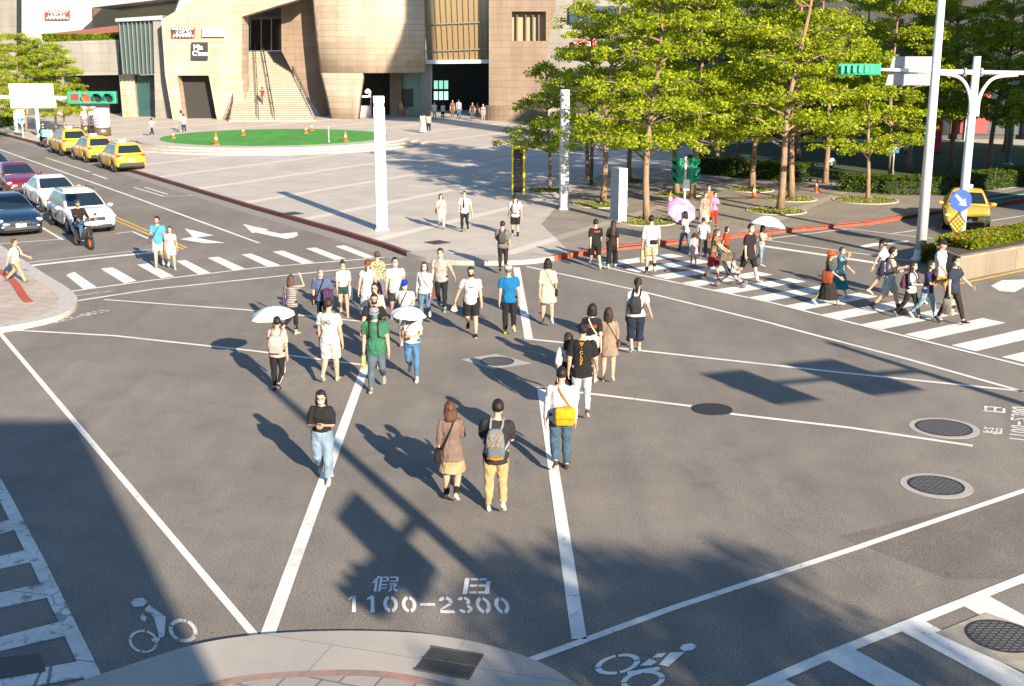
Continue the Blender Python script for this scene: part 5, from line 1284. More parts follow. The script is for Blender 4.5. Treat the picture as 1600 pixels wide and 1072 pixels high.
# ---------------------------------------------------------------- scooters
def scooter(label, loc, yaw, col, accent, group, boxc=None):
    t = thing('scooter', label, 'scooter', loc, R(yaw), group); mp = paint(col)
    def wheel(y):
        MX = Matrix.Translation((0, y, .24)) @ Matrix.Rotation(R(90), 4, 'Y')
        e = bpy.data.objects.new('wheel', None); COL.objects.link(e); e.parent = t; e.location = (0, y, .24); MX = Matrix.Rotation(R(90), 4, 'Y')
        b = bmesh.new(); lathe(b, [(.15, -.05), (.22, -.055), (.24, -.03), (.24, .03), (.22, .055), (.15, .05), (.15, -.05)], 24, M=MX); fixn(b); obj('tyre', b, M_TYRE, e, True)
        b = bmesh.new(); lathe(b, [(.01, -.045), (.152, -.045), (.152, .045), (.01, .045)], 20, M=MX); fixn(b); obj('rim', b, mat('accent rim', accent, .4), e, True)
    wheel(-.66); wheel(.60)
    bm = bmesh.new(); loft(bm, [[V((w*cos(a), y+.05*sin(a)*0, z+hh*sin(a))) for a in [2*pi*i/14 for i in range(14)]] for y, z, w, hh in ((-.52, .78, .10, .10), (-.49, .66, .2, .12), (-.44, .5, .21, .14), (-.34, .34, .17, .06), (-.1, .28, .15, .045), (.12, .3, .16, .06), (.25, .46, .17, .18), (.5, .56, .17, .16), (.78, .64, .13, .1), (.9, .7, .05, .05))]); fixn(bm)
    b = obj('body', bm, mp, t, True); later(b, [('SUBSURF', dict(levels=1, render_levels=1))])
    bm = bmesh.new(); loft(bm, [[V((w*cos(a), y, z+.06*sin(a))) for a in [2*pi*i/12 for i in range(12)]] for y, z, w in ((.0, .70, .08), (.08, .74, .14), (.35, .76, .16), (.62, .80, .14), (.74, .82, .08))]); fixn(bm); obj('seat', bm, mat('scooter seat', (.02, .02, .02), .6), t, True)
    bm = bmesh.new(); tube(bm, [V((0, -.66, .24)), V((0, -.58, .5)), V((0, -.44, .98))], .03, 8); fixn(bm); obj('fork', bm, M_BLKP, t, True)
    bm = bmesh.new(); tube(bm, [V((-.33, -.34, 1.0)), V((-.2, -.42, 1.02)), V((0, -.45, 1.0)), V((.2, -.42, 1.02)), V((.33, -.34, 1.0))], .018, 8); fixn(bm); obj('handlebar', bm, M_BLKP, t, True)
    bm = bmesh.new(); ell(bm, (0, -.53, .93), (.12, .06, .08), 12, 8); fixn(bm); obj('headlight', bm, M_LAMP, t, True)
    bm = bmesh.new(); loft(bm, [[V((w*cos(a), -.68+.26*sin(a), z)) for a in [pi*.1+2*pi*i/14 for i in range(14)]] for z, w in ((.44, .06), (.5, .075), (.52, .03))]); fixn(bm); obj('front_fender', bm, mp, t, True)
    bm = bmesh.new(); ell(bm, (0, .9, .72), (.09, .035, .04), 10, 6); fixn(bm); obj('tail_light', bm, M_TAIL, t, True)
    for s in (1, -1):
        bm = bmesh.new(); tube(bm, [V((s*.26, -.38, 1.02)), V((s*.33, -.42, 1.2))], .008, 5); ell(bm, (s*.35, -.42, 1.23), (.07, .015, .045), 10, 6); fixn(bm); obj('mirror', bm, M_BLKP, t, True)
    if boxc:
        bm = bmesh.new(); box(bm, (0, .72, 1.07), (.5, .46, .5), 0, .03); obj('delivery_box', bm, mat('delivery box', boxc, .6), t)
    return t
sloc = V(gxy(131, 387)); sy = yaw_to+8
scooter('black scooter with orange wheel rims waiting before the white crossover', sloc, sy, (.02, .02, .022), (.85, .16, .02), 'scooters on the left road')
MS = Matrix.Translation(sloc) @ Matrix.Rotation(R(sy), 4, 'Z')
p = person(0, 0, 0, sy, 'scooter rider in a black jacket, jeans and dark helmet before the white crossover', 'm', pose='sit', at=MS @ V((0, .30, .12)), H=1.74, la=(45, 10, 30, -8), ra=(45, 10, 30, -8), wear='jacket', wc=(.03, .026, .026), low='pants', lc=(.07, .14, .24), lpat='denim', shoe=BLK, hat='helmet', hatc=(.03, .03, .035), mask=(.25, .12, .1), group='scooter riders')
p.root.location = MS @ V((0, .26, .33))
s2 = V(gxy(69, 231)); sy2 = yaw_away
scooter('scooter carrying a mint delivery box by the far kerb', s2, sy2, (.12, .12, .12), (.2, .2, .2), 'scooters on the left road', (.12, .50, .36))
M2 = Matrix.Translation(s2) @ Matrix.Rotation(R(sy2), 4, 'Z')
p = person(0, 0, 0, sy2, 'delivery rider in dark clothes seated on the far scooter with a mint box', 'm', pose='sit', at=M2 @ V((0, .2, .33)), H=1.7, la=(45, 10, 30, -8), ra=(45, 10, 30, -8), wear='jacket', wc=BLK, low='pants', lc=BLK, shoe=BLK, hat='helmet', hatc=(.5, .52, .52), mask=None, group='scooter riders')
# ---------------------------------------------------------------- stroller with a child
so_ = V(gxy(1141, 447)); st_y = 70
t = thing('stroller', 'black folding stroller with a beige seat holding a small child', 'stroller', so_, R(st_y))
mk = mat('stroller frame', (.02, .02, .022), .4, .3)
bm = bmesh.new(); loft(bm, [[V((s*.17, y, z)) for s, y, z in ((-1, y0, z0), (1, y0, z0), (1, y0-.03, z0+.05), (-1, y0-.03, z0+.05))] for y0, z0 in ((-.28, .38), (.02, .36), (.12, .44), (.28, .80))]); fixn(bm); obj('seat', bm, cloth((.06, .06, .06)), t)
bm = bmesh.new()
for s in (1, -1):
    b = bmesh.new(); tube(b, [V((s*.22, -.42, .1)), V((s*.22, .1, .5)), V((s*.22, .38, .86)), V((s*.2, .46, 1.0))], .014, 6); fixn(b); obj('frame_tube', b, mk, t, True)
    b = bmesh.new(); tube(b, [V((s*.22, .36, .1)), V((s*.22, -.05, .42))], .013, 6); fixn(b); obj('frame_tube', b, mk, t, True)
bm.free()
b = bmesh.new(); tube(b, [V((-.2, .46, 1.0)), V((0, .48, 1.02)), V((.2, .46, 1.0))], .018, 8); fixn(b); obj('push_bar', b, mk, t, True)
b = bmesh.new(); ring_ = []
for i in range(7):
    a = R(20+80*i/6); ring_.append([V((.21*cos(u), .16+.0*u-.30*cos(a)*1.0*0-.26*sin(R(15*i-30))*1.0, .80+.24*sin(u))) for u in [pi*j/10 for j in range(11)]])
va = [[b.verts.new(q) for q in r_] for r_ in ring_]
for p0, p1 in zip(va, va[1:]):
    for j in range(10): b.faces.new((p0[j], p0[j+1], p1[j+1], p1[j]))
bmesh.ops.solidify(b, geom=b.faces[:], thickness=.012); fixn(b); obj('canopy', b, cloth((.45, .36, .24)), t, True)
for s in (1, -1):
    for y in (-.42, .36):
        b = bmesh.new(); MX = Matrix.Translation((s*.22, y, .085)) @ Matrix.Rotation(R(90), 4, 'Y'); lathe(b, [(.02, -.02), (.085, -.022), (.085, .022), (.02, .02)], 18, M=MX); fixn(b); obj('wheel', b, mat('stroller tyre', (.10, .10, .105), .6), t, True)
person(0, 0, 0, st_y, 'small child in a pale top and purple sun hat seated in the stroller', 'f', pose='sit', at=so_+Matrix.Rotation(R(st_y), 3, 'Z') @ V((0, -.05, .18)), H=.92, hk=1.35, wear='tee', wc=(.62, .60, .62), low='shorts', lc=(.5, .5, .55), shoe=WH, hat='sun', hatc=(.14, .06, .2), mask=None, group='people crossing the junction')
# ================================================================ the mall: pieces at their own distance, with real depth
def stone_mat(name, c1, c2, mort, w=1.5, h=.42, rot=0.0):
    m, nt, b, N, L = nodes(name)
    t = N('ShaderNodeTexCoord'); co = t.outputs['Object']
    sx = N('ShaderNodeSeparateXYZ'); L(co, sx.inputs[0])
    ad = N('ShaderNodeMath', operation='MULTIPLY_ADD'); L(sx.outputs[1], ad.inputs[0]); ad.inputs[1].default_value = .8; L(sx.outputs[0], ad.inputs[2])
    cb = N('ShaderNodeCombineXYZ'); L(ad.outputs[0], cb.inputs[0]); L(sx.outputs[2], cb.inputs[1])
    br = N('ShaderNodeTexBrick', Scale=1.0); br.offset = .5
    br.inputs['Color1'].default_value = c4(c1); br.inputs['Color2'].default_value = c4(c2); br.inputs['Mortar'].default_value = c4(mort)
    br.inputs['Brick Width'].default_value = w; br.inputs['Row Height'].default_value = h; br.inputs['Mortar Size'].default_value = .018
    L(cb.outputs[0], br.inputs['Vector']); c = br.outputs['Color']
    st = N('ShaderNodeMapping'); st.inputs['Scale'].default_value = (1.2, 1.2, .12); L(co, st.inputs[0])
    c = mixc(N, L, .75, c, ramp(N, L, noise(N, L, st.outputs[0], 1.0, 5, .6), [(.25, (.74, .72, .7)), (.75, (1.15, 1.14, 1.12))]), 'MULTIPLY')
    c = mixc(N, L, .6, c, ramp(N, L, noise(N, L, co, .35, 3), [(.3, (.85, .83, .8)), (.7, (1.1, 1.1, 1.1))]), 'MULTIPLY')
    L(c, b.inputs['Base Color']); b.inputs['Roughness'].default_value = .8
    bump(N, L, b, br.outputs['Fac'], -.4, .03)
    return m
M_SAND = stone_mat('sandstone slabs', (.40, .325, .25), (.33, .262, .20), (.20, .16, .12), 2.2, .56)
M_BROWN = stone_mat('brown stone slabs', (.17, .125, .092), (.195, .143, .105), (.10, .075, .055), 1.9, .62)
M_GREY = stone_mat('grey stone slabs', (.22, .21, .195), (.185, .178, .165), (.12, .12, .12), 2.6, .9)
M_WHW = stone_mat('white cladding', (.42, .375, .35), (.39, .35, .33), (.28, .25, .235), 3.0, 1.6)
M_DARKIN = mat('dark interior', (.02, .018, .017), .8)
M_TEAL = glass_dark('teal shop glass', (.02, .06, .06), .08)
M_GL = glass_dark('facade glass', (.03, .04, .045), .05)
M_STEEL = mat('pale steel', (.42, .44, .46), .4, .6)
def ground_z(): return PZ
def bpart(parent, name, pix, Y, depth, m, base=False):
    """a wall piece: outline measured on the plane Y, swept back by depth"""
    P = [AT(x, y, Y) for x, y in pix]
    if base:
        zl = min(p.z for p in P)
        for p in P:
            if p.z < PZ+.5: p.z = PZ-.05
    bm = bmesh.new(); prism(bm, P, (0, depth, 0)); fixn(bm)
    return obj(name, bm, m, parent)
mall = thing('shopping_mall', 'large sandstone shopping mall with curved walls, stairs and glass behind the plaza', 'building', (0, 0, 0))
# left white wing
bpart(mall, 'upper_wall', ((34, -120), (188, -120), (188, 60), (60, 68), (34, 68)), 126, 10, M_WHW)
bpart(mall, 'side_tower', ((-90, -120), (33, -120), (40, 190), (-90, 190)), 134, 12, M_GREY, True)
bpart(mall, 'terrace_wall', ((60, 66), (186, 62), (186, 117), (60, 119)), 121, 3.2, M_GREY)
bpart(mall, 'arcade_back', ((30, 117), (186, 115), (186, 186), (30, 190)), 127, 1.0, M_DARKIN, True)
for x0, x1 in ((186, 212),): bpart(mall, 'pier', ((x0, 117), (x1-3, 117), (x1+3, 187), (x0+6, 187)), 120.5, 2.0, M_SAND, True)
bpart(mall, 'pier', ((88, 117), (100, 117), (100, 187), (88, 187)), 122, 1.5, M_GREY, True)
bpart(mall, 'pier', ((30, 117), (44, 117), (44, 187), (30, 187)), 122, 1.5, M_GREY, True)
# restaurant behind its terrace
bpart(mall, 'terrace_glazing', ((145, 8), (280, -4), (262, 44), (186, 60), (147, 60)), 125.2, .5, glass_dark('warm restaurant glass', (.10, .06, .035), .1))
bpart(mall, 'terrace_roof', ((142, 12), (276, -4), (270, -10), (140, 6)), 120.5, 5, M_STEEL)
bpart(mall, 'terrace_rail', ((80, 52), (186, 40), (186, 50), (80, 60)), 124.2, .3, mat('terrace awning', (.16, .06, .05), .8))
# glazed bay with fins
bpart(mall, 'bay_glass', ((184, 33), (240, 30), (243, 116), (191, 117)), 119, .6, M_TEAL)
for i in range(9):
    f = i/8; x0 = 185+f*54; x1 = 192+f*50
    bpart(mall, 'bay_fin', ((x0, 31), (x0+1.3, 31), (x1+1.3, 116), (x1, 116)), 118.6, .38, mat('bay fin steel', (.26, .27, .27), .4, .5))
bpart(mall, 'bay_cap', ((180, 29), (254, 24), (254, 31), (180, 34)), 118.2, 6, M_STEEL)
bpart(mall, 'bay_door', ((209, 118), (241, 117), (243, 187), (214, 187)), 121, .5, M_TEAL, True)
bpart(mall, 'pier', ((239, 30), (256, 29), (272, 187), (243, 187)), 118.5, 4, M_GREY, True)
# sandstone wall with the slanted doorway, built as butting panels round the opening
SY = 116.5
bpart(mall, 'sand_wall', ((252, 31), (300, 2), (300, -120), (378, -120), (378, 118), (258, 118)), SY, 3, M_SAND)
bpart(mall, 'sand_wall', ((258, 118), (277, 118), (286, 187.5), (270, 187.5)), SY, 3, M_SAND, True)
bpart(mall, 'sand_wall', ((326, 118), (378, 118), (384, 187.5), (339, 187.5)), SY, 3, M_SAND, True)
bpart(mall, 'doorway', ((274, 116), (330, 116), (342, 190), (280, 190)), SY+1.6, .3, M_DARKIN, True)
# stair recess
bpart(mall, 'sand_wall', ((378.3, -120), (482, -120), (482, -6), (378.3, 26)), SY+.05, 2, M_SAND)
bpart(mall, 'recess_wall', ((372, -120), (470, -120), (470, 79), (372, 79)), 128, 2, M_BROWN)
bpart(mall, 'recess_door', ((378, 29), (440, 27), (440, 79), (378, 79)), 127.4, .4, glass_dark('dark door glass', (.02, .015, .012), .1))
bpart(mall, 'recess_beam', ((376, 26), (442, 24), (442, 29.5), (376, 31.5)), 127.1, .6, M_BROWN)
for x in (391, 408, 424): bpart(mall, 'door_mullion', ((x-.6, 30), (x+.6, 30), (x+.6, 79), (x-.6, 79)), 127.2, .15, M_STEEL)
tp = AT(410, 80, 127); bt = G(445, 183, PZ)
NST = 34; z_top = tp.z
lt, rt = AT(378, 80, 127).x, AT(440, 80, 127).x; lb, rb = G(383, 183, PZ).x, G(512, 183, PZ).x
yb = 113.0
bm = bmesh.new(); nb_ = bmesh.new()
for i in range(NST):
    f = (i+.0)/NST; z1 = PZ+(z_top-PZ)*(i+1)/NST; y0 = yb+(127-yb)*i/NST; y1 = yb+(127-yb)*(i+1)/NST
    g = f**1.0; x0 = lb+(lt-lb)*f; x1 = rb+(rt-rb)*f
    prism(bm, [V((x0, y0, PZ-.05)), V((x1, y0, PZ-.05)), V((x1, y0, z1)), V((x0, y0, z1))], (0, (y1-y0)-.003, 0))
    box(nb_, ((x0+x1)/2, y0-.006, z1-.035), (x1-x0-.02, .012, .05))
fixn(bm); st_ = obj('staircase', bm, mat('pale stair stone', (.33, .28, .22), .8, sc=2), mall); obj('step_nosing', nb_, mat('step nosing', (.12, .10, .08), .8), mall)
for fx in (.015, .34, .52, .985):
    bm = bmesh.new()
    for hz in (.95, .6):
        tube(bm, [V((lb+(rb-lb)*fx, yb+.2, PZ+hz)), V((lt+(rt-lt)*fx, 127, z_top+hz))], .035, 5)
    for i in range(6):
        f = i/5; xx = (lb+(rb-lb)*fx)*(1-f)+(lt+(rt-lt)*fx)*f; yy = yb+.2+(126.8-yb)*f; zz = PZ+(z_top-PZ)*f
        tube(bm, [V((xx, yy, zz)), V((xx, yy, zz+.95))], .022, 4)
    fixn(bm); obj('handrail', bm, mat('dark handrail', (.05, .045, .04), .5, .5), mall)
p_ = person(411, 168, 141, 180, 'person in a red top climbing the wide stairs between the handrails', 'f', z=PZ+1.3, at=V((AT(411, 168, 116).x, 116, PZ+(z_top-PZ)*(116-yb)/(127-yb)+.05)), H=1.65, pose='walkL', wear='tee', wc=(.6, .04, .05), low='pants', lc=(.4, .35, .3), mask=None, group='distant people on the plaza')
# drum: a leaning cone wall above the shops, and its pier
cxm = AT(578, 100, 122).x; zs = AT(600, 114, 117).z
bm = bmesh.new()
def drum(z0, z1, r0, r1, cx, cy, a0, a1, n=40, th=.8):
    rings = []
    for k in range(n+1):
        a = R(a0+(a1-a0)*k/n)
        rings.append([V((cx+cos(a)*r, cy+sin(a)*r, z)) for r, z in ((r0, z0), (r1, z1), (r1-th, z1), (r0-th, z0))])
    loft(bm, rings)
xl, xr = AT(496, 100, 118).x, AT(664, 100, 118).x
cxm = (xl+xr)/2; rd = 8.2; cyd = 124.6; half = math.degrees(math.asin((xr-xl)/2/rd))
rings = []; pa = lambda px: -math.degrees(math.acos(max(-1, min(1, (AT(px, 150, 116.6).x-cxm)/rd))))
for k in range(41):
    row = []
    for z_, p0, p1, r in ((zs, 498, 664, rd), (zs+4, 492.5, 664, rd+.05), (17, 484, 664, rd+.1)): row.append((z_, R(pa(p0)+(pa(p1)-pa(p0))*k/40), r))
    rings.append([V((cxm+cos(a_)*r, cyd+sin(a_)*r, z_)) for z_, a_, r in row]+[V((cxm+cos(a_)*(r-1.2), cyd+sin(a_)*(r-1.2), z_)) for z_, a_, r in row[::-1]])
loft(bm, rings); fixn(bm)
obj('drum_wall', bm, M_SAND, mall, True)
bm = bmesh.new(); rings = []
px2a = lambda px, py: math.degrees(math.acos((AT(px, py, 116.6).x-cxm)/rd))
for k in range(15):
    t_ = k/14; row = []
    for z_, p0, p1, r in ((PZ-.05, 512, 555, rd-.2), (PZ+2, 506, 560, rd-.1), (zs-.003, 498, 568, rd)):
        a0, a1 = [-math.degrees(math.acos(max(-1, min(1, (AT(p_, 150, 116.6).x-cxm)/rd)))) for p_ in (p0, p1)]
        row.append((z_, R(a0+(a1-a0)*t_), r))
    rings.append([V((cxm+cos(a_)*r, cyd+sin(a_)*r, z_)) for z_, a_, r in row]+[V((cxm+cos(a_)*(r-1.2), cyd+sin(a_)*(r-1.2), z_)) for z_, a_, r in row[::-1]])
loft(bm, rings); fixn(bm)
obj('drum_pier', bm, M_SAND, mall, True)
# the brown return wall left of the drum
bpart(mall, 'return_wall', ((438, -120), (498, -120), (500, 80), (512, 187), (505, 187), (466, 130), (440, 80)), 121.8, 3, M_BROWN)
# shop fronts below the drum
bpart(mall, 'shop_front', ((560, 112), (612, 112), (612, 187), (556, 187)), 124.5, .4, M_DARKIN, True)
bpart(mall, 'pier', ((609, 114), (627, 114), (627, 187), (609, 187)), 121.5, 1.5, M_BROWN, True)
bpart(mall, 'shop_window', ((627, 114), (660, 114), (660, 180), (627, 180)), 122.5, .4, mat('pale teal shop window', (.18, .34, .32), .2), True)
bpart(mall, 'poster', ((628, 139), (645, 139), (645, 167), (628, 167)), 122.3, .1, mat('dark poster', (.03, .025, .022), .5))
bpart(mall, 'pier', ((658, 100), (674, 100), (672, 187), (655, 187)), 119.6, 1.5, M_GREY, True)
bpart(mall, 'shop_ceiling', ((560, 108), (666, 108), (666, 114), (560, 114)), 119.5, 6, M_BROWN)
# glazed wall and dark entrance
bpart(mall, 'curtain_wall', ((655, -120), (772, -120), (768, 95), (668, 97)), 119.8, .5, glass_dark('bronze facade glass', (.20, .135, .06), .14))
M_MULL = mat('bronze mullion', (.17, .155, .13), .4, .4)
for i in range(13):
    x0 = 652+i*9.6; x1 = 668+i*8.4
    bpart(mall, 'mullion', ((x0-.4, -120), (x0+.4, -120), (x1+.4, 96), (x1-.4, 96)), 119.6, .17, M_MULL)
for y in (36, 78): bpart(mall, 'transom', ((660, y+2), (768, y-3), (768, y-1), (660, y+3.6)), 119.5, .25, M_MULL)
bpart(mall, 'entrance_lintel', ((664, 94), (768, 93), (768, 99), (664, 100)), 119.2, 3, M_STEEL)
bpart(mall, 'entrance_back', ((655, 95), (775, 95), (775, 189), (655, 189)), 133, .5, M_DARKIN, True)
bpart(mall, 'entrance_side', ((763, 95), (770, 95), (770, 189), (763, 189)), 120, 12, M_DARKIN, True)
M_LIT = mat('lit entrance panels', (.10, .28, .22), .4, emit=((.35, .9, .7), .35))
for (x0, y0) in ((678, 126), (686, 126), (694, 126), (678, 143), (686, 143), (694, 143)):
    bpart(mall, 'lit_panel', ((x0, y0), (x0+6, y0), (x0+6, y0+13), (x0, y0+13)), 126, .2, M_LIT)
# right stone wall and its window
bpart(mall, 'right_wall', ((764, -120), (868, -120), (868, 18), (764, 18)), 117.6, 5, M_BROWN)
bpart(mall, 'right_wall', ((764, 18), (800, 18), (800, 64), (764, 64)), 117.6, 5, M_BROWN)
bpart(mall, 'right_wall', ((853, 18), (866, 18), (858, 64), (853, 64)), 117.6, 5, M_BROWN)
bpart(mall, 'right_wall', ((764, 64), (858, 64), (842, 190), (764, 190)), 117.6, 5, M_BROWN, True)
bpart(mall, 'window', ((798, 17), (855, 17), (855, 66), (798, 66)), 118.8, .3, mat('wood slat window', (.34, .22, .12), .5))
for x in (808, 822, 833, 842): bpart(mall, 'window_bar', ((x-1, 18), (x+1, 18), (x+1, 64), (x-1, 64)), 118.3, .3, mat('window bar', (.10, .07, .05), .5))
bpart(mall, 'grey_wing', ((840, -120), (1010, -120), (1010, 190), (840, 190)), 124, 10, M_GREY, True)
bpart(mall, 'dark_wing', ((1010.3, -160), (1900, -160), (1900, 190), (1010.3, 190)), 124.5, 10, stone_mat('grey cladding in shade tone', (.032, .033, .036), (.027, .028, .03), (.015, .015, .015), 2.6, .9), True)  # wing's grey darkened in the colour, as if shaded behind the trees
bpart(mall, 'wing_shop', ((886, 124), (1000, 124), (1000, 188), (886, 188)), 123.6, .3, M_DARKIN, True)
bpart(mall, 'wing_window', ((890, 10), (1000, 10), (1000, 36), (890, 36)), 123.5, .4, glass_dark('blue window', (.02, .04, .09), .1))
bm = bmesh.new()
# ---------------------------------------------------------------- signs on the mall
def sign(label, pix, Y, m, name='wall_sign', depth=.25):
    P = [AT(x, y, Y) for x, y in pix]; c = sum((p for p in P), V((0, 0, 0)))/4
    base_ = V((c.x, Y, min(p.z for p in P))); t = thing(name, label, 'sign', base_, 0, 'signs on the mall')
    bm = bmesh.new(); prism(bm, [p-base_ for p in P], (0, depth, 0)); fixn(bm); obj('panel', bm, m, t)
    return t, base_, P
def lettering(t, base_, pos, s, size, m, bold=.0, Mx=None):
    me = textmesh(s, size, bold); b = bmesh.new(); b.from_mesh(me); bpy.data.meshes.remove(me)
    bmesh.ops.transform(b, matrix=Matrix.Translation(pos-base_) @ (Mx or Matrix.Identity(4)) @ Matrix.Rotation(R(90), 4, 'X'), verts=b.verts)
    return obj('lettering', b, m, t)
M_WS = mat('white sign', (.70, .70, .68), .5); M_RS = mat('red sign', (.60, .03, .03), .5); M_BS = mat('black sign', (.02, .02, .022), .5)
def stripe_sign(label, x0, y0, x1, y1, Y):
    t, b0, P = sign(label, ((x0, y0), (x1, y0), (x1, y1), (x0, y1)), Y, M_RS, depth=.4)
    w_ = P[1].x-P[0].x; h_ = P[0].z-P[2].z; z0 = P[2].z-b0.z; xx = P[0].x-b0.x; bm = bmesh.new()
    n = 7
    for i in range(n):
        a = xx+w_*(i+.15)/n
        for zz, hh, s in ((z0+h_*.78, h_*.22, 1), (z0+.0, h_*.22, 1)):
            poly2 = [V((a, -.02, zz)), V((a+w_/n*.5, -.02, zz)), V((a+w_/n*.5+h_*.12, -.02, zz+hh)), V((a+h_*.12, -.02, zz+hh))]
            prism(bm, poly2, (0, .018, 0))
    prism(bm, [V((xx+w_*.12, -.03, z0+h_*.2)), V((xx+w_*.88, -.03, z0+h_*.2)), V((xx+w_*.88, -.03, z0+h_*.8)), V((xx+w_*.12, -.03, z0+h_*.8))], (0, .028, 0))
    fixn(bm); obj('stripes', bm, M_WS, t)
    lettering(t, b0, V((b0.x, Y-.04, b0.z+h_*.5)), 'FRIDAYS', h_*.62, M_BS, .03)
stripe_sign('red and white striped sign high on the white left wing', 70, 16, 107, 30, 125.6)
stripe_sign('red and white striped sign on the sandstone wall', 268, 43, 303, 58, 116.1)
t, b0, P = sign('plain white sign right of the striped sign on the sandstone', ((316, 43), (351, 43), (351, 57), (316, 57)), 116.1, M_WS)
lettering(t, b0, V((b0.x, 116.08, b0.z+.4)), 'Fundons', .42, mat('pale grey letters', (.42, .43, .44), .5))
t, b0, P = sign('square black sign with white lettering on the sandstone wall', ((299, 66), (324, 66), (324, 93), (299, 93)), 116.1, M_BS)
lettering(t, b0, V((b0.x-.1, 116.08, b0.z+1.12)), 'Mia', .62, M_WS, .02); lettering(t, b0, V((b0.x+.05, 116.08, b0.z+.55)), "C'bon", .60, M_WS, .02)
t, b0, P = sign('red square shop sign behind the trees on the grey wing', ((896, 62), (911, 62), (911, 76), (896, 76)), 123.2, M_RS)
bm = bmesh.new()
for x in (-.22, .22): 
    for q in stroke([(x-.13, .3), (x+.13, .3), (x+.13, .6), (x-.13, .6), (x-.13, .3)], .07): prism(bm, [V((a.x, -.02, a.y)) for a in q], (0, .018, 0))
fixn(bm); obj('lettering', bm, M_WS, t)
t, b0, P = sign('second red square sign beside the first on the grey wing', ((914, 62), (930, 62), (930, 76), (914, 76)), 123.2, M_RS)
lettering(t, b0, V((b0.x, 123.15, b0.z+.45)), 'QL', .6, M_WS, .01)
# hedge on the terrace
# ---------------------------------------------------------------- round green platform with steps
gc = G(430, 214, .5); rg_ = abs(G(604, 214, .5).x-gc.x)
bm = bmesh.new()
for i, (r, z) in enumerate(((rg_+3.0, .27), (rg_+2.3, .39), (rg_+1.6, .51))):
    cyl(bm, (gc.x, gc.y, PZ-.1), r, z-PZ+.1, 72)
fixn(bm); obj('plaza_steps', bm, mat('step granite', (.40, .36, .31), .8, sc=2), kind='structure')
bm = bmesh.new(); cyl(bm, (gc.x, gc.y, .4), rg_, .125, 72); fixn(bm)
o = obj('artificial_turf', bm, mat('artificial turf', (.035, .22, .018), .95, var=.3, sc=.8, bmp=.6)); tag(o, 'round patch of bright green artificial turf on the stepped platform', 'turf')
# curved low wall before the right mall wall
bm = bmesh.new(); c_ = G(806, 187, PZ); strip(bm, [c_+V((cos(R(a))*2.6, sin(R(a))*1.8, 0)) for a in range(190, 351, 10)], -.5, .5, .1, 1.5); fixn(bm)
tag(obj('planter_wall', bm, M_BROWN), 'curved low stone wall at the foot of the brown mall wall', 'low wall')
# ---------------------------------------------------------------- dark building behind the trees and an office, added tower and added block out of frame that shade the right
ob = thing('office_building', 'long dark building with shaded shop windows behind the trees', 'building', (0, 0, 0))
OY = 92
def wallbox(parent, name, x0, x1, y0, y1, z0, z1, m):
    bm = bmesh.new(); box(bm, ((x0+x1)/2, (y0+y1)/2, (z0+z1)/2), (x1-x0, y1-y0, z1-z0)); return obj(name, bm, m, parent)
M_DKW = mat('dark wall panels', (.05, .048, .045), .7, sc=1.5)
wallbox(ob, 'wall', 12, 75, OY, OY+10, PZ-.1, 4.2, M_DKW); wallbox(ob, 'upper_wall', 11.5, 76, OY-.8, OY+10, 4.2, 7.4, stone_mat('grey cladding in shade tone', (.032, .033, .036), (.027, .028, .03), (.015, .015, .015), 2.6, .9))  # upper wall colour darkened to stand for shade
for i in range(12):
    wallbox(ob, 'window', 14+i*5.1, 18.2+i*5.1, OY-.12, OY+.2, .5, 3.7, M_GL)
    wallbox(ob, 'column', 18.55+i*5.1, 18.98+i*5.1, OY-1.4, OY-.9, PZ-.1, 4.19, M_STEEL if i % 3 == 0 else M_DKW)
    for f_ in range(1): wallbox(ob, 'window', 14+i*5.1, 18.2+i*5.1, OY-.86, OY-.5, 5.2, 6.6, M_GL)
wallbox(ob, 'red_panel', 33.2, 36, OY-.2, OY-.13, .6, 3.6, mat('deep red panel', (.22, .02, .02), .6))
def office(label, x0, y0, w_, d_, h_, col, yaw=0):
    t = thing('office_tower', label, 'building', (x0, y0, 0), R(yaw), 'offices outside the frame')
    bm = bmesh.new(); box(bm, (w_/2, d_/2, h_/2), (w_, d_, h_)); obj('wall', bm, stone_mat('office cladding', col, mul(col, .9), mul(col, .5), 2, 1), t)
    fl = int(h_/3.6)
    for f_ in range(fl):
        bm = bmesh.new(); box(bm, (w_/2, -.02, 2+f_*3.6), (w_-1, .1, 1.7)); obj('window', bm, M_GL, t)
    return t
office('grey office block beyond the right edge, shading the right-hand road', 27, 24, 22, 4, 8.5, (.25, .24, .23))
t = thing('shade_tower', 'added unseen tower beyond the right edge, shaped to cast a curved shade on the mall', 'building', (0, 50, 0))
bm = bmesh.new(); prism(bm, [V((x, 0, z)) for x, z in ((24.2, 0), (24.2, 26), (20.9, 27.5), (20.9, 29.5), (21.5, 31.5), (22.3, 33.5), (23.3, 35.5), (24.0, 37.5), (24.3, 44), (27.0, 44), (27.0, 0))], (0, 2, 0)); fixn(bm); obj('wall', bm, M_GREY, t)  # tower added out of view, its outline shaped for the shade edge
office('added unseen block beyond the right edge, shading the lawn', 36, 40, 20, 6, 30, (.2, .2, .2))  # block added out of view to darken the back lawn
office('pale office block behind the viewpoint, shading the lower left corner', -34, -18.2, 41.1, 10, 12.9, (.3, .28, .26))
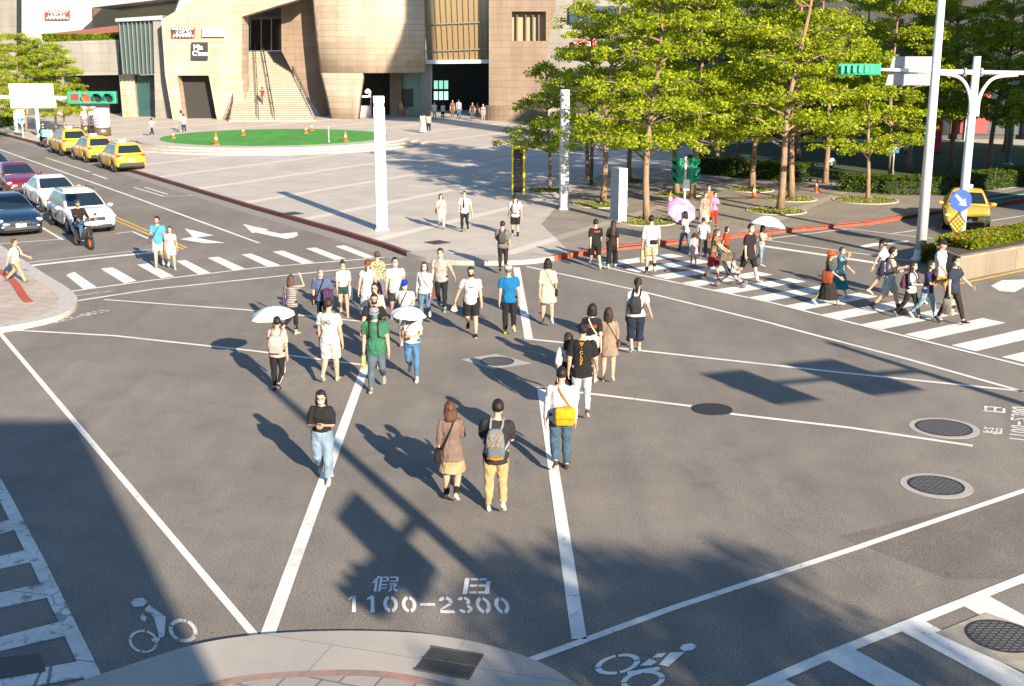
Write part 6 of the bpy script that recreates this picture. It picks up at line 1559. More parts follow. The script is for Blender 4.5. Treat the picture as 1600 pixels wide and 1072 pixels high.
# ================================================================ trees with tiered crowns
def leaf_mat(name, c1, c2, c3):
    m, nt, b, N, L = nodes(name)
    oi = N('ShaderNodeObjectInfo')
    g = N('ShaderNodeNewGeometry')
    n = noise(N, L, coord(N, L), 1.6, 3, .6)
    c = ramp(N, L, g.outputs['Random Per Island'], [(.0, c1), (.5, c2), (1, c3)])
    c = mixc(N, L, .7, c, ramp(N, L, n, [(.3, (.72, .76, .7)), (.7, (1.2, 1.15, 1.1))]), 'MULTIPLY')
    out = nt.nodes['Material Output']
    L(c, b.inputs['Base Color']); b.inputs['Roughness'].default_value = .5; b.inputs['Specular IOR Level'].default_value = .3
    tr = N('ShaderNodeBsdfTranslucent'); mx = N('ShaderNodeMixShader'); mx.inputs[0].default_value = .38
    tc = mixc(N, L, 1.0, c, (1.0, .95, .35), 'MULTIPLY'); L(tc, tr.inputs[0])
    L(b.outputs[0], mx.inputs[1]); L(tr.outputs[0], mx.inputs[2]); L(mx.outputs[0], out.inputs['Surface'])
    return m
M_LEAF = leaf_mat('leaves', (.14, .22, .010), (.27, .35, .013), (.46, .49, .022))
M_LEAFD = leaf_mat('darker leaves', (.04, .08, .010), (.07, .12, .012), (.11, .16, .016))
def bark():
    m, nt, b, N, L = nodes('bark')
    co = coord(N, L, 'Object', (1, 1, .3)); n = noise(N, L, co, 9, 5, .65)
    L(ramp(N, L, n, [(.25, (.11, .075, .045)), (.55, (.24, .16, .10)), (.8, (.32, .23, .15))]), b.inputs['Base Color']); b.inputs['Roughness'].default_value = .9
    bump(N, L, b, n, .8, .03); return m
M_BARK = bark()
def leaf(bm, c, s, rnd, flat=.55):
    n = V((rnd.gauss(0, flat), rnd.gauss(0, flat), 1)).normalized()
    a = n.orthogonal().normalized(); a.rotate(Matrix.Rotation(rnd.uniform(0, 6.28), 3, n)); b = n.cross(a)
    w_ = s*.5
    p = [c-a*s, c-a*s*.1+b*w_, c+a*s, c-a*s*.1-b*w_]
    bm.faces.new([bm.verts.new(q) for q in p])
def make_tree(seed, H, crown_lo, rad, trunk_r, lean, tiers=6, dens=1.0, lsz=.09):
    rnd = random.Random(seed)
    tb = bmesh.new(); lb = bmesh.new()
    def tp(z): return V((lean[0]*z/H+.15*sin(z*.7+seed), lean[1]*z/H+.12*cos(z*.6+seed)-.12*cos(seed), z))
    zs = [H*i/12 for i in range(13)]
    tube(tb, [tp(z) for z in zs], [trunk_r*(1.25 if i == 0 else 1-.8*(z/H)) for i, z in enumerate(zs)], 9)
    for k in range(tiers):
        f = k/(tiers-1); z = crown_lo+(H-crown_lo-.3)*f+rnd.uniform(-.2, .2)
        R_ = rad*(1-.62*f**1.5)*(1.0 if k else .92)
        na = rnd.randint(6, 8)
        a0 = rnd.uniform(0, 6.28)
        for i in range(na):
            a = a0+2*pi*i/na+rnd.uniform(-.3, .3); L_ = R_*rnd.uniform(.72, 1.1); up = rnd.uniform(.0, .34)
            base_ = tp(min(z-.25+rnd.uniform(-.35, .35), H*.97)); d = V((cos(a), sin(a), 0))
            pts = [base_, base_+d*L_*.35+V((0, 0, .25+up*L_*.4)), base_+d*L_*.7+V((0, 0, .3+up*L_*.5)), base_+d*L_+V((0, 0, .22+up*L_*.3))]
            tube(tb, pts, [trunk_r*.42*(1-.5*f), trunk_r*.26, trunk_r*.15, trunk_r*.05], 5)
            # leaf pads along and beside the branch
            for q in range(int(4+L_*1.7)):
                t = rnd.uniform(.28, 1.04); side = rnd.gauss(0, .34*L_*.55)*(.4+t*.6)
                seg = min(2, int(t*3)); ft = t*3-seg; p = pts[seg].lerp(pts[min(seg+1, 3)], min(1, ft))
                c = p+V((-sin(a), cos(a), 0))*side+V((0, 0, rnd.uniform(-.16, .28)-.03*abs(side)))
                rx = rnd.uniform(.28, .58)
                for _ in range(int(50*dens)):
                    u = V((rnd.gauss(0, 1), rnd.gauss(0, 1), rnd.gauss(0, 1))).normalized()*rnd.random()**.4
                    leaf(lb, c+V((u.x*rx, u.y*rx, u.z*.17)), lsz*rnd.uniform(.6, 1.15), rnd, .95)
    fixn(tb)
    tm = bpy.data.meshes.new('trunk'); tb.to_mesh(tm); tb.free(); tm.materials.append(M_BARK); tm.polygons.foreach_set('use_smooth', [True]*len(tm.polygons))
    lm = bpy.data.meshes.new('crown'); lb.to_mesh(lm); lb.free(); lm.materials.append(M_LEAF)
    return tm, lm
TV = [make_tree(3, 10.5, 3.15, 3.5, .15, (.5, .1), 7), make_tree(8, 11.5, 3.2, 3.7, .15, (1.1, .1), 7), make_tree(13, 9.2, 2.6, 3.2, .125, (.2, -.2), 6), make_tree(21, 6.2, 2.4, 2.7, .10, (.1, .1), 4, .9)]
TVD = TV
def tree(x, y, v, rot, label, group, scale=1.0, dark=False, z=PZ, at=None):
    g = G(x, y, z) if at is None else V(at); t = thing('tiered_tree', label, 'tree', g, rot, group); t.scale = (scale,)*3
    tm, lm = (TVD if dark else TV)[v]
    obj('trunk', tm, None, t); obj('crown', lm, None, t); return t
ROW = 'tiered trees on the right of the plaza'
tree(1010, 344, 0, .2, 'sunlit tree with a straight tan trunk behind the man in beige shorts', ROW, .98)
tree(938, 318, 1, .5, 'sunlit tree with a leaning trunk just left of the grey stele', ROW, .93)
tree(858, 297, 3, 1.2, 'small tree with flat tiers left of the second tall pillar', ROW, .93)
tree(984, 283, 2, 2.2, 'tree far back between the stele and the straight tan trunk', ROW, 1.05)
tree(1060, 303, 2, 3.3, 'tree whose trunk rises behind the left green signal', ROW, 1.12)
tree(1082, 310, 0, 4.4, 'tree whose trunk rises behind the right green signal', ROW, .98)
tree(1213, 328, 1, 6.1, 'tall sunlit tree with a long slanting trunk nearest the red kerb', ROW, 1.06)
tree(1236, 310, 0, 1.0, 'tree with a forked trunk just behind the long slanting trunk', ROW, 1.02)
tree(1175, 296, 0, 5.2, 'tree with an orange trunk beside the cone on the plaza', ROW, 1.0)
tree(1352, 312, 3, .4, 'small tree standing alone in a round kerb ring near the blue sign', ROW, 1.05)
tree(921, 279, 2, 2.9, 'slim tree in shade left of the leaning trunk', ROW, .98)
BK = 'trees in the shade behind the plaza'
for i, (x, y, v, r, s, lb) in enumerate(((1292, 287, 1, 2, .95, 'shaded tree left of the blue post sign with a thin grey trunk'), (1393, 275, 2, 4.1, 1.15, 'shaded tree right behind the blue post sign'), (1420, 268, 0, 1.1, 1.0, 'shaded tree behind the pale lamp post, left of the red pillar box'),
        (1490, 262, 1, 3.6, 1.0, 'shaded tree behind the mast arm pole'), (1545, 268, 0, 5.5, 1.0, 'shaded tree left of the rightmost grey post'), (1625, 280, 1, .3, 1.0, 'shaded tree cut by the right edge of the picture'),
        (1120, 262, 0, 2.7, .95, 'shaded tree behind the two green signals'), (1150, 250, 2, .9, 1.1, 'shaded tree in the gap right of the green signals'), (1330, 245, 1, 4.8, .95, 'farthest shaded tree in the middle of the lawn'), (1250, 250, 2, 3.3, 1.1, 'shaded tree behind the forked trunk'), (1460, 240, 2, 1.3, 1.15, 'farthest shaded tree above the red pillar box'), (1570, 238, 0, 2.0, 1.0, 'farthest shaded tree at the right end of the lawn'))):
    tree(x, y, v, r, lb, BK, s, True)
LT = 'trees by the left road'
tree(62, 203, 0, 1.7, 'sunlit tree behind the white road sign at the left', LT, .70)
tree(-20, 200, 1, .4, 'sunlit tree at the left edge of the picture', LT, .74)
tree(104, 212, 2, 3.1, 'sunlit tree with a pale trunk right of the white road sign', LT, .74)
tree(20, 190, 2, 5.0, 'tree behind the two left ones at the road bend', LT, .74)
tree(0, 0, 3, 2.5, 'street tree behind the viewpoint, shading the bicycle mark on the right', 'trees behind the viewpoint', 1.72, at=(14.7, -10.8, .1))
tree(0, 0, 3, .5, 'second street tree behind the viewpoint beside the mast', 'trees behind the viewpoint', 1.55, at=(12.6, -11.6, .1))
tree(0, 0, 3, 4.1, 'third street tree behind the viewpoint, farthest right', 'trees behind the viewpoint', 1.65, at=(15.7, -10.6, .1))
tree(42, 206, 1, 2.2, 'sunlit tree between the white road sign and the left edge', LT, .66)
tree(-2, 216, 0, 3.9, 'sunlit tree nearest the left edge by the kerb', LT, .62)
tree(88, 206, 0, 5.2, 'sunlit tree partly behind the left traffic signal', LT, .66)
# tree pits
M_PIT = mat('tree pit grass', (.15, .165, .025), .95, var=.4, sc=4, bmp=.6)
M_PITR = mat('tree pit ring', (.42, .38, .33), .85)
for k, (x, y, r) in enumerate(((1010, 347, 1.15), (938, 320, 1.15), (858, 298, 1.0), (984, 284, 1.0), (1060, 304, 1.05), (1213, 330, 1.2), (1236, 311, 1.1), (1175, 297, 1.0), (1352, 313, 1.4))):
    g = G(x, y, PZ); lbs = ['round grass tree pit at the '+q for q in ('straight tan trunk', 'leaning trunk by the stele', 'small flat-tiered tree', 'far tree behind the stele', 'trunk behind the left green signal', 'long slanting trunk', 'forked trunk', 'orange trunk by the cone', 'lone small tree near the blue sign')]
    t = thing('tree_pit', lbs[k], 'tree pit', g, 0, 'round tree pits')
    bm = bmesh.new(); lathe(bm, [(r, -.05), (r+.1, -.05), (r+.1, .03), (r, .03), (r, -.05)], 40); fixn(bm); obj('rim', bm, M_PITR, t)
    bm = bmesh.new(); cyl(bm, (0, 0, -.04), r+.005, .062, 40); rnd = random.Random(k)
    for _ in range(420):
        a = rnd.uniform(0, 6.28); q = r*rnd.random()**.5*.97; leaf(bm, V((cos(a)*q, sin(a)*q,   .03+rnd.random()*.06)), .055, rnd, 1.0)
    obj('grass', bm, M_PIT, t)
# hedges
def hedge(label, path, w_, h_, n, z=PZ, m=None, flowers=None, seed=1, lsz=.09):
    rnd = random.Random(seed); path = [V(p) for p in path]; o = path[0].copy(); o.z = z
    t = thing('hedge', label, 'hedge', o)
    bm = bmesh.new()
    seg = [(b-a).length for a, b in zip(path, path[1:])]; tot = sum(seg)
    def at(d):
        for a, b, l in zip(path, path[1:], seg):
            if d <= l or l == seg[-1] and (a, b) == (path[-2], path[-1]): return a.lerp(b, min(1, d/l)), (b-a).normalized()
            d -= l
        return path[-1], (path[-1]-path[-2]).normalized()
    core = bmesh.new(); e0_ = (path[1]-path[0]).normalized()*.22; e1_ = (path[-2]-path[-1]).normalized()*.22
    strip(core, [path[0]+e0_]+path[1:-1]+[path[-1]+e1_], -w_*.34, w_*.34, z-.02, z+h_*.8)
    bmesh.ops.translate(core, vec=-o, verts=core.verts); fixn(core); obj('stems', core, mat('hedge inside', (.02, .03, .008), .95, var=.3), t)
    fl = bmesh.new()
    for _ in range(n):
        p, d = at(rnd.random()*tot); nn = V((-d.y, d.x, 0)); u = rnd.uniform(-1, 1); zz = rnd.random()
        if rnd.random() < .5: zz = 1-.12*rnd.random()
        else: u = math.copysign(1-.15*rnd.random(), u)
        bumpy = .08*NZ.noise(V((p.x*1.3, p.y*1.3, seed)))
        if rnd.random() < .06: p = (path[0]+(path[1]-path[0]).normalized()*rnd.uniform(-.02, .18)) if rnd.random() < .5 else path[-1]; u = rnd.uniform(-1, 1)
        c = p+nn*u*w_*.5; c.z = z+zz*(h_+bumpy)
        leaf(fl if flowers and rnd.random() < flowers and zz > .55 else bm, c-o, lsz*rnd.uniform(.6, 1.2), rnd, .9)
    obj('foliage', bm, m or M_LEAFD, t)
    if flowers: obj('blossom', fl, leaf_mat('orange leaves', (.34, .10, .012), (.42, .19, .018), (.42, .28, .025)), t)
    else: fl.free()
    return t
M_LEAFB = leaf_mat('bright hedge leaves', (.10, .16, .012), (.17, .22, .012), (.24, .27, .015))
# ================================================================ street furniture
M_PW = mat('white painted steel', (.62, .62, .62), .4, .1, var=.06); M_GALV = mat('galvanised steel', (.42, .43, .44), .45, .5)
M_SIGG = mat('signal green', (.01, .26, .15), .45); M_LENS = mat('dark lens', (.03, .03, .03), .2); M_LRED = mat('red lens lit', (.7, .03, .02), .3, emit=((1, .06, .03), 1.2))
M_ORG = mat('cone orange', (.70, .14, .02), .55); M_SIGNW = mat('sign back', (.30, .30, .33), .5, .1)
def at(o, P): return V(P)-o
# tall square pillars on the plaza
def pillar(x, y, yt, w_, label, mp=None):
    mp = mp or M_PW
    g = G(x, y, PZ); h = HGT(x, y, yt, PZ); t = thing('light_pillar', label, 'pillar', g, R(8), 'tall white pillars on the plaza')
    bm = bmesh.new(); box(bm, (0, 0, h*.46), (w_, w_, h*.92), 0, .015); obj('shaft', bm, mp, t)
    bm = bmesh.new(); box(bm, (0, 0, h*.935), (w_*.9, w_*.9, h*.025)); obj('joint', bm, M_GALV, t)
    bm = bmesh.new(); box(bm, (0, 0, h*.975), (w_, w_, h*.05), 0, .015); obj('cap', bm, M_PW, t)
    bm = bmesh.new(); box(bm, (0, 0, .04), (w_*1.25, w_*1.25, .07)); obj('base_plate', bm, M_GALV, t)
pillar(597, 359, 150, .42, 'tall white square pillar in the middle of the sunny plaza'); pillar(881, 327, 140, .36, 'tall pale square pillar beside the small flat-tiered tree', mat('grey painted steel', (.36, .37, .38), .45))
g = G(966, 345, PZ); h = HGT(966, 345, 262, PZ); t = thing('stele', 'pale upright slab with a bright edge in front of the trees', 'stele', g, R(24))
bm = bmesh.new(); box(bm, (0, 0, h/2), (.38, .72, h), 0, .01); obj('slab', bm, M_PW, t)
bm = bmesh.new(); box(bm, (-.1925, 0, h*.5), (.006, .70, h*.985)); obj('panel', bm, mat('shade side panel', (.20, .235, .28), .3), t)  # grey-blue sheet darkens the left side in place of its shade
bm = bmesh.new(); box(bm, (0, 0, .03), (.56, .9, .06)); obj('plinth', bm, M_GALV, t)
g = G(810, 303, PZ); h = HGT(810, 303, 228, PZ); t = thing('totem', 'black information totem with a bright yellow frame', 'totem', g, R(-6))
MY = mat('totem yellow', (.75, .60, .02), .45)
bm = bmesh.new()
box(bm, (0, 0, h-.07), (.62, .2, .14)); obj('frame_top', bm, MY, t)
for s in (1, -1): bm = bmesh.new(); box(bm, (s*.275, 0, (h-.142)/2), (.07 if s < 0 else .09, .2, h-.142)); obj('frame_side', bm, MY, t)
bm = bmesh.new(); box(bm, (-.01, 0, (h-.15)/2+.04), (.47, .14, h-.24)); pn = obj('panel', bm, glass_dark('totem panel', (.012, .014, .02), .15), t)
bm = bmesh.new()
for i in range(7): box(bm, (-.05+.02*(i % 2), -.0735, h*.72-i*.13), (.24-.05*(i % 3), .004, .022))
o = obj('panel_rows', bm, mat('panel rows', (.16, .17, .18), .6), pn); o['kind'] = 'stuff'; del o['kind']
# ---------------------------------------------------------------- poles and mast arms at the right
def lens_head(t, c, n, vertical, face, sz=.34, lit=None, name='signal_head'):
    """housing with hooded round lenses; face = direction the lenses look"""
    f = V(face).normalized(); up = V((0, 0, 1)); rt = f.cross(up).normalized()
    ax = up if vertical else rt
    L_ = n*sz+.06
    MX = Matrix((rt, f, up)).transposed().to_4x4(); MX.translation = V(c)
    b = bmesh.new(); dims = (sz+.04, .22, L_) if vertical else (L_, .22, sz+.04)
    box(b, (0, 0, 0), dims, 0, .03, MX); hd = obj(name, b, M_SIGG, t)
    for i in range(n):
        q = V(c)+ax*((i-(n-1)/2)*sz*(1 if not vertical else -1))
        M1 = MX.copy(); M1.translation = q+f*.11; M1 = M1 @ Matrix.Rotation(R(-90), 4, 'X')
        b = bmesh.new(); lathe(b, [(.01, -.02), (sz*.40, -.02), (sz*.40, .006), (.01, .02)], 20, M=M1); fixn(b); obj('lens', b, M_LRED if lit == i else M_LENS, hd)
        b = bmesh.new(); r_ = sz*.44; rr_ = []
        for k in range(15):
            a = R(-35+250*k/14); dd = .24+.0*abs(sin(a))
            p0 = q+f*.10+rt*(cos(a)*r_)+up*(sin(a)*r_); dd = .10+.16*max(0, sin(a)+.55)/1.55
            rr_.append([p0, p0+f*dd, p0+f*dd-(rt*cos(a)+up*sin(a))*.012, p0-(rt*cos(a)+up*sin(a))*.012])
        loft(b, rr_); fixn(b); obj('visor', b, M_SIGG, hd)
    return hd
g = G(1437, 406); t = thing('lamp_post', 'tall white tapered lamp post at the tip of the median, reaching above the picture', 'lamp post', g)
bm = bmesh.new(); cyl(bm, (0, 0, 0), .185, 12.5, 20, .10); fixn(bm); obj('shaft', bm, M_PW, t, True)
bm = bmesh.new(); lathe(bm, [(.185, 0), (.30, 0), (.30, .04), (.22, .10), (.19, .35)], 20); fixn(bm); obj('foot', bm, M_PW, t, True)
bm = bmesh.new(); tube(bm, [V((0, 0, 12.4)), V((-.6, -.6, 12.8)), V((-2.2, -2.0, 13.0))], .06, 8); box(bm, (-2.4, -2.2, 13.0), (.5, .5, .14), .7); fixn(bm); obj('lamp_arm', bm, M_PW, t)
g = G(1498, 396); YP = g.y
t = thing('mast_arm_pole', 'white traffic mast with two long arms and curved braces behind the median hedge', 'traffic mast', g)
topz = AT(1527, 88, YP).z; lean_ = AT(1527, 88, YP).x-g.x
bm = bmesh.new(); tube(bm, [V((0, 0, 0)), V((0, 0, topz*.5)), V((lean_, 0, topz))], [.16, .15, .125], 16); fixn(bm); obj('pole', bm, M_PW, t, True)
L1 = at(g, AT(1330, 107.5, YP)); L2 = at(g, AT(1520, 113, YP)); R2 = at(g, AT(1720, 116, YP))
bm = bmesh.new(); tube(bm, [L2, L2.lerp(L1, .5), L1], [.085, .07, .045], 12); fixn(bm); obj('arm', bm, M_PW, t, True)
bm = bmesh.new(); tube(bm, [L2, R2], [.085, .06], 12); fixn(bm); obj('arm', bm, M_PW, t, True)
for s, pts in ((-1, ((1516, 178), (1516, 155), (1509, 132), (1494, 119), (1466, 115))), (1, ((1527, 182), (1530, 155), (1540, 134), (1556, 121), (1590, 117)))):
    bm = bmesh.new(); tube(bm, smoothpath([at(g, AT(x, y, YP-.05)) for x, y in pts], 4), .06, 10); fixn(bm); obj('brace', bm, M_PW, t, True)
for dx in (-.28, .28):
    bm = bmesh.new(); lathe(bm, [(.09, -.04), (.15, -.04), (.15, .04), (.09, .04), (.09, -.04)], 16, M=Matrix.Translation(L2+V((dx, 0, 0))) @ Matrix.Rotation(R(90), 4, 'Y')); fixn(bm); obj('flange', bm, M_GALV, t, True)
def own(name, label, cat, loc, group=None, rz=0): return thing(name, label, cat, loc, rz, group)
c = AT(1343, 108.5, YP-.02); t2 = own('traffic_signal', 'green traffic signal seen from behind on the right mast arm', 'traffic light', c)
hd = lens_head(t2, (0, .06, 0), 4, False, (.15, 1, 0), .34)
bm = bmesh.new()
for i in range(7): box(bm, (-.6+.2*i, -.09, .02), (.12, .05, .26), 0, .012)
obj('back_rib', bm, M_SIGG, t2)
c = AT(1423, 110, YP-.0); t2 = own('road_sign', 'grey back of a road sign hanging on the right mast arm, with lettering marks', 'road sign', c, None, R(-10))
bm = bmesh.new(); prism(bm, [V((-.78, .1, -.50)), V((.72, .1, -.50)), V((.78, .1, .46)), V((-.60, .1, .46))], (0, .03, 0)); fixn(bm); obj('panel', bm, M_SIGNW, t2)
for i, (xx, zz) in enumerate(((-.45, .28), (0, .28), (.4, .28), (-.45, -.2), (0, -.22), (.35, -.2))):
    bm = bmesh.new()
    for q in stroke([(xx-.1, zz+.08), (xx+.1, zz+.08)], .03)+stroke([(xx, zz+.1), (xx-.04, zz-.1)], .03)+(stroke([(xx-.08, zz-.05), (xx+.1, zz-.09)], .03)): prism(bm, [V((a.x, .085, a.y)) for a in q], (0, .012, 0))
    fixn(bm); obj('character_mark', bm, M_GALV, t2)
c = AT(1501, 313, YP-.2); t2 = own('direction_sign', 'round blue sign with a white arrow pointing down right', 'road sign', c)
bm = bmesh.new(); cyl(bm, (0, 0, 0), .38, .02, 32, M=Matrix.Rotation(R(90), 4, 'X')); fixn(bm); obj('disc', bm, mat('sign blue', (.005, .06, .42), .4), t2)
bm = bmesh.new(); dq = V((.72, -.69)); nq = V((.69, .72))
for q in ([dq*-.27+nq*.035, dq*.08+nq*.06, dq*.08-nq*.06, dq*-.27-nq*.035], [dq*.06+nq*.15, dq*.29, dq*.06-nq*.15]): prism(bm, [V((a.x, -.03, a.y)) for a in q], (0, .008, 0))
fixn(bm); obj('arrow', bm, M_WS, t2)
c = AT(1496, 350, YP-.2); t2 = own('delineator_sign', 'dark diamond reflector plate with amber dots under the blue arrow sign', 'road sign', c)
bm = bmesh.new(); prism(bm, [V((0, 0, .42)), V((.28, 0, .08)), V((.06, 0, -.42)), V((-.06, 0, -.42)), V((-.30, 0, .05))], (0, .02, 0)); fixn(bm); obj('plate', bm, mat('plate dark', (.05, .03, .03), .6), t2)
for i in range(4):
    for j in range(4):
        a = V((.075, .085))*(i-1.5)+V((-.075, .085))*(j-1.5)
        bm = bmesh.new(); cyl(bm, (a.x, 0, a.y*1.05), .045, .02, 10, M=Matrix.Translation((0, -.008, a.y*1.05)) @ Matrix.Rotation(R(90), 4, 'X') @ Matrix.Translation((0, 0, -a.y*1.05)) @ Matrix.Translation((0, a.y*0, 0)) if False else Matrix.Translation((a.x, -.002, a.y)) @ Matrix.Rotation(R(90), 4, 'X') @ Matrix.Translation((-a.x, 0, -a.y*1.05)))
        fixn(bm); obj('reflector', bm, mat('amber reflector', (.75, .36, .02), .3), t2)
# pedestrian signal by the trees
g = G(1069, 320, PZ); t = thing('traffic_signal', 'green upright signals back to back on a white post among the trees', 'traffic light', g)
hz_ = HGT(1069, 320, 245, PZ)
bm = bmesh.new(); cyl(bm, (0, 0, 0), .06, hz_, 12); fixn(bm); obj('post', bm, M_PW, t, True)
lens_head(t, (-.33, 0, hz_-.62), 3, True, (-.75, -.66, 0), .36); lens_head(t, (.33, 0, hz_-.62), 3, True, (.75, -.66, 0), .36)
bm = bmesh.new(); box(bm, (.05, -.1, hz_*.42), (.3, .12, .5), 0, .02); obj('control_box', bm, M_PW, t)
# left gantry
YL = 37.0; pl_ = V((AT(-70, 151, YL).x, YL, .13)); t = thing('mast_arm_pole', 'white horizontal mast arm reaching in from the left edge', 'traffic mast', pl_)
bm = bmesh.new(); zz = AT(0, 151, YL).z; cyl(bm, (0, 0, 0), .14, zz+.5, 14, .11); fixn(bm); obj('pole', bm, M_PW, t, True)
bm = bmesh.new(); tube(bm, [V((0, 0, zz-.13)), at(pl_, AT(112, 153, YL))], [.08, .05], 12); fixn(bm); obj('arm', bm, M_PW, t, True)
c = AT(50, 150.5, YL-.14); t2 = own('road_sign', 'blank white sign panel on the left mast arm', 'road sign', c, None, R(4))
bm = bmesh.new(); box(bm, (0, 0, .19), (1.30, .03, .36)); obj('panel', bm, M_WS, t2)
bm = bmesh.new(); box(bm, (.02, 0, -.17), (1.34, .03, .35)); obj('panel', bm, M_WS, t2)
for s in (-.32, .32): bm = bmesh.new(); box(bm, (s, -.025, 0), (.07, .03, .12), 0, .01); obj('clamp', bm, M_GALV, t2)
c = AT(146, 152.5, YL-.05); t2 = own('traffic_signal', 'green horizontal traffic signal lit red on the left mast arm', 'traffic light', c, None, R(3))
lens_head(t2, (.17, 0, 0), 3, False, (0, -1, 0), .33, 2)
bm = bmesh.new(); box(bm, (-.55, 0, 0), (.42, .22, .38), 0, .03); hd = obj('countdown_box', bm, M_SIGG, t2)
bm = bmesh.new(); box(bm, (-.53, -.11, .02), (.24, .03, .2)); obj('display', bm, mat('red display', (.25, .03, .03), .4, emit=((1, .1, .06), .05)), hd)
# ---------------------------------------------------------------- masts outside the frame: their shadows cross the junction
def mast(label, base, h, arm, boards, sig):
    t = thing('mast_arm_pole', label, 'traffic mast', base, 0, 'masts outside the frame')
    bm = bmesh.new(); cyl(bm, (0, 0, 0), .17, h, 16, .11); fixn(bm); obj('pole', bm, M_PW, t, True)
    a = V((arm[0], arm[1], 0)).normalized(); z_ = arm[3]
    bm = bmesh.new(); tube(bm, [V((0, 0, z_)), a*arm[2]+V((0, 0, z_+.1))], [.085, .05], 10); fixn(bm); obj('arm', bm, M_PW, t, True)
    for k, (d, w_, hh, dz_) in enumerate(boards):
        c = V(base)+a*d+V((0, 0, z_+dz_)); t2 = own('road_sign', label.replace('traffic mast', 'road sign')+(' lower panel' if k else ''), 'road sign', c, 'masts outside the frame', math.atan2(a.y, a.x))
        bm = bmesh.new(); box(bm, (0, -.12, 0), (w_, .03, hh), 0, 0); obj('panel', bm, M_WS, t2)
    if sig:
        c = V(base)+a*sig+V((0, 0, z_)); t2 = own('traffic_signal', label.replace('traffic mast', 'traffic signal'), 'traffic light', c, 'masts outside the frame'); lens_head(t2, (0, 0, 0), 3, False, (a.y, -a.x, 0), .34)
    return t
sd2 = V((SD.x, SD.y, 0)).normalized()
tanE = SD.z/(SD.x**2+SD.y**2)**.5
pb = G(700, 850)+sd2*14.6; pb.z = .1
tipd = (G(437, 612)-pb).length; ph = tipd*tanE
sA, sB, sC = G(542, 824), G(592, 790), G(722, 905)
zb_ = 5.6
ctr = (sA+sB)*.5
# board top sits where the sun ray through the shadow's far edge reaches the arm
ad_ = (sB-sA).normalized()
bz = zb_+.95; bpos = ctr+sd2*(bz/tanE)+V((-.12, .3, 0))
rel = bpos-pb; rel.z = 0
mast('white traffic mast behind the viewpoint whose shadow falls on the numerals', pb, ph, (rel.x, rel.y, rel.length+1.3, zb_+.2), [(rel.length, (sB-sA).length*1.15, 1.3, .1)], rel.length+1.25)
q1, q2 = G(1190, 606), G(1335, 590)
p1 = q1+sd2*(5.8/tanE); p2 = q2+sd2*(5.8/tanE)
dv = (p1-p2); dv.z = 0
b2 = p2-dv.normalized()*1.7; b2.z = 0
mast('white traffic mast beyond the right edge carrying two sign boards', b2, 6.9, (dv.x, dv.y, dv.length+2.3, 5.8), [(1.7, 1.35, 1.1, 0), (1.7+dv.length, 1.1, 1.0, 0)], None)
# ---------------------------------------------------------------- median with planter
pw = [G(x, y) for x, y in ((1497, 440), (1600, 418), (1760, 388))]
pd = (pw[-1]-pw[0]).normalized(); pn_ = V((-pd.y, pd.x, 0))
def ring_block(name, m, z0, z1, i0, i1, parent=None):
    bm = bmesh.new(); a, b = pw[0], pw[-1]
    prism(bm, [V((p.x, p.y, z0)) for p in (a+pd*i0+pn_*i0, b+pn_*i0, b+pn_*(2.3-i0), a+pd*(i0+2.3)+pn_*(2.3-i0), a+pd*(i0+1.0)+pn_*1.5)], (0, 0, z1-z0)); fixn(bm); return obj(name, bm, m, parent)
pl0 = thing('planter', 'weathered low concrete planter under the orange hedge on the median', 'planter', (0, 0, 0))
ring_block('wall', stone_mat('weathered planter concrete', (.20, .17, .13), (.175, .145, .11), (.09, .075, .055), 2.2, .9), -.02, .72, 0, 0, pl0)
ring_block('coping', mat('planter coping', (.24, .205, .16), .9, var=.25, sc=2, bmp=.4), .72, .79, -.04, 0, pl0)
ring_block('soil', mat('planter soil', (.06, .045, .03), .95), .79, .80, .16, 0, pl0)
hedge('clipped hedge with orange and yellow-green leaves in the median planter', [p+pn_*1.1 for p in (pw[0]+pd*1.25, pw[1], pw[2])], 1.3, .30, 9000, .78, M_LEAFB, .17, 4, .1)
hedge('small low bush between the lamp post and the planter end', [G(1452, 414), G(1486, 409)], .8, .55, 1500, .02, M_LEAFB, .2, 14, .1)
bm = bmesh.new(); line(bm, ((1498, 444), (1560, 431), (1640, 414)), .12); obj('edge_line', bm, M_YELP, kind='structure')
sheet('tree_pavement', [G(x, y, PZ) for x, y in ((893, 396), (944, 389), (1059, 376.5), (1200, 361.5), (1361, 346.5), (1459, 330.5), (1600, 312), (1640, 286), (1320, 289), (1092, 263), (960, 262), (890, 300), (846, 350))], PZ+.003, tile_mat('brown plaza granite', (.27, .232, .195), (.235, .20, .17), (.16, .14, .12), 1.2, .6, 1, R(29), .02, .055))
# back of the plaza at the right: lawn, hedges, cycle lane
sheet('lawn', [G(x, y, PZ) for x, y in ((1092, 262), (1240, 277), (1320, 288), (1450, 292), (1640, 285), (1700, 232), (1500, 222), (1200, 222), (1080, 228))], PZ+.006, M_LAWN)
hedge('long low dark hedge along the lawn behind the lone tree', [G(x, y, PZ) for x, y in ((1312, 297), (1400, 303), (1470, 303), (1560, 292), (1680, 278))], 1.3, .85, 9000, PZ, M_LEAFD, None, 7)
hedge('dark hedge behind the green signals and the orange trunk', [G(x, y, PZ) for x, y in ((1086, 268), (1160, 277), (1260, 284))], 1.2, .9, 5000, PZ, M_LEAFD, None, 8)
P0 = AT(70, 67, 122.4); P1 = AT(185, 63, 122.4)
hedge('bright clipped hedge on the terrace of the white wing', [P0, P1], 1.2, AT(120, 53, 122.4).z-P0.z, 5000, P0.z-.05, M_LEAFB, None, 9, .16)
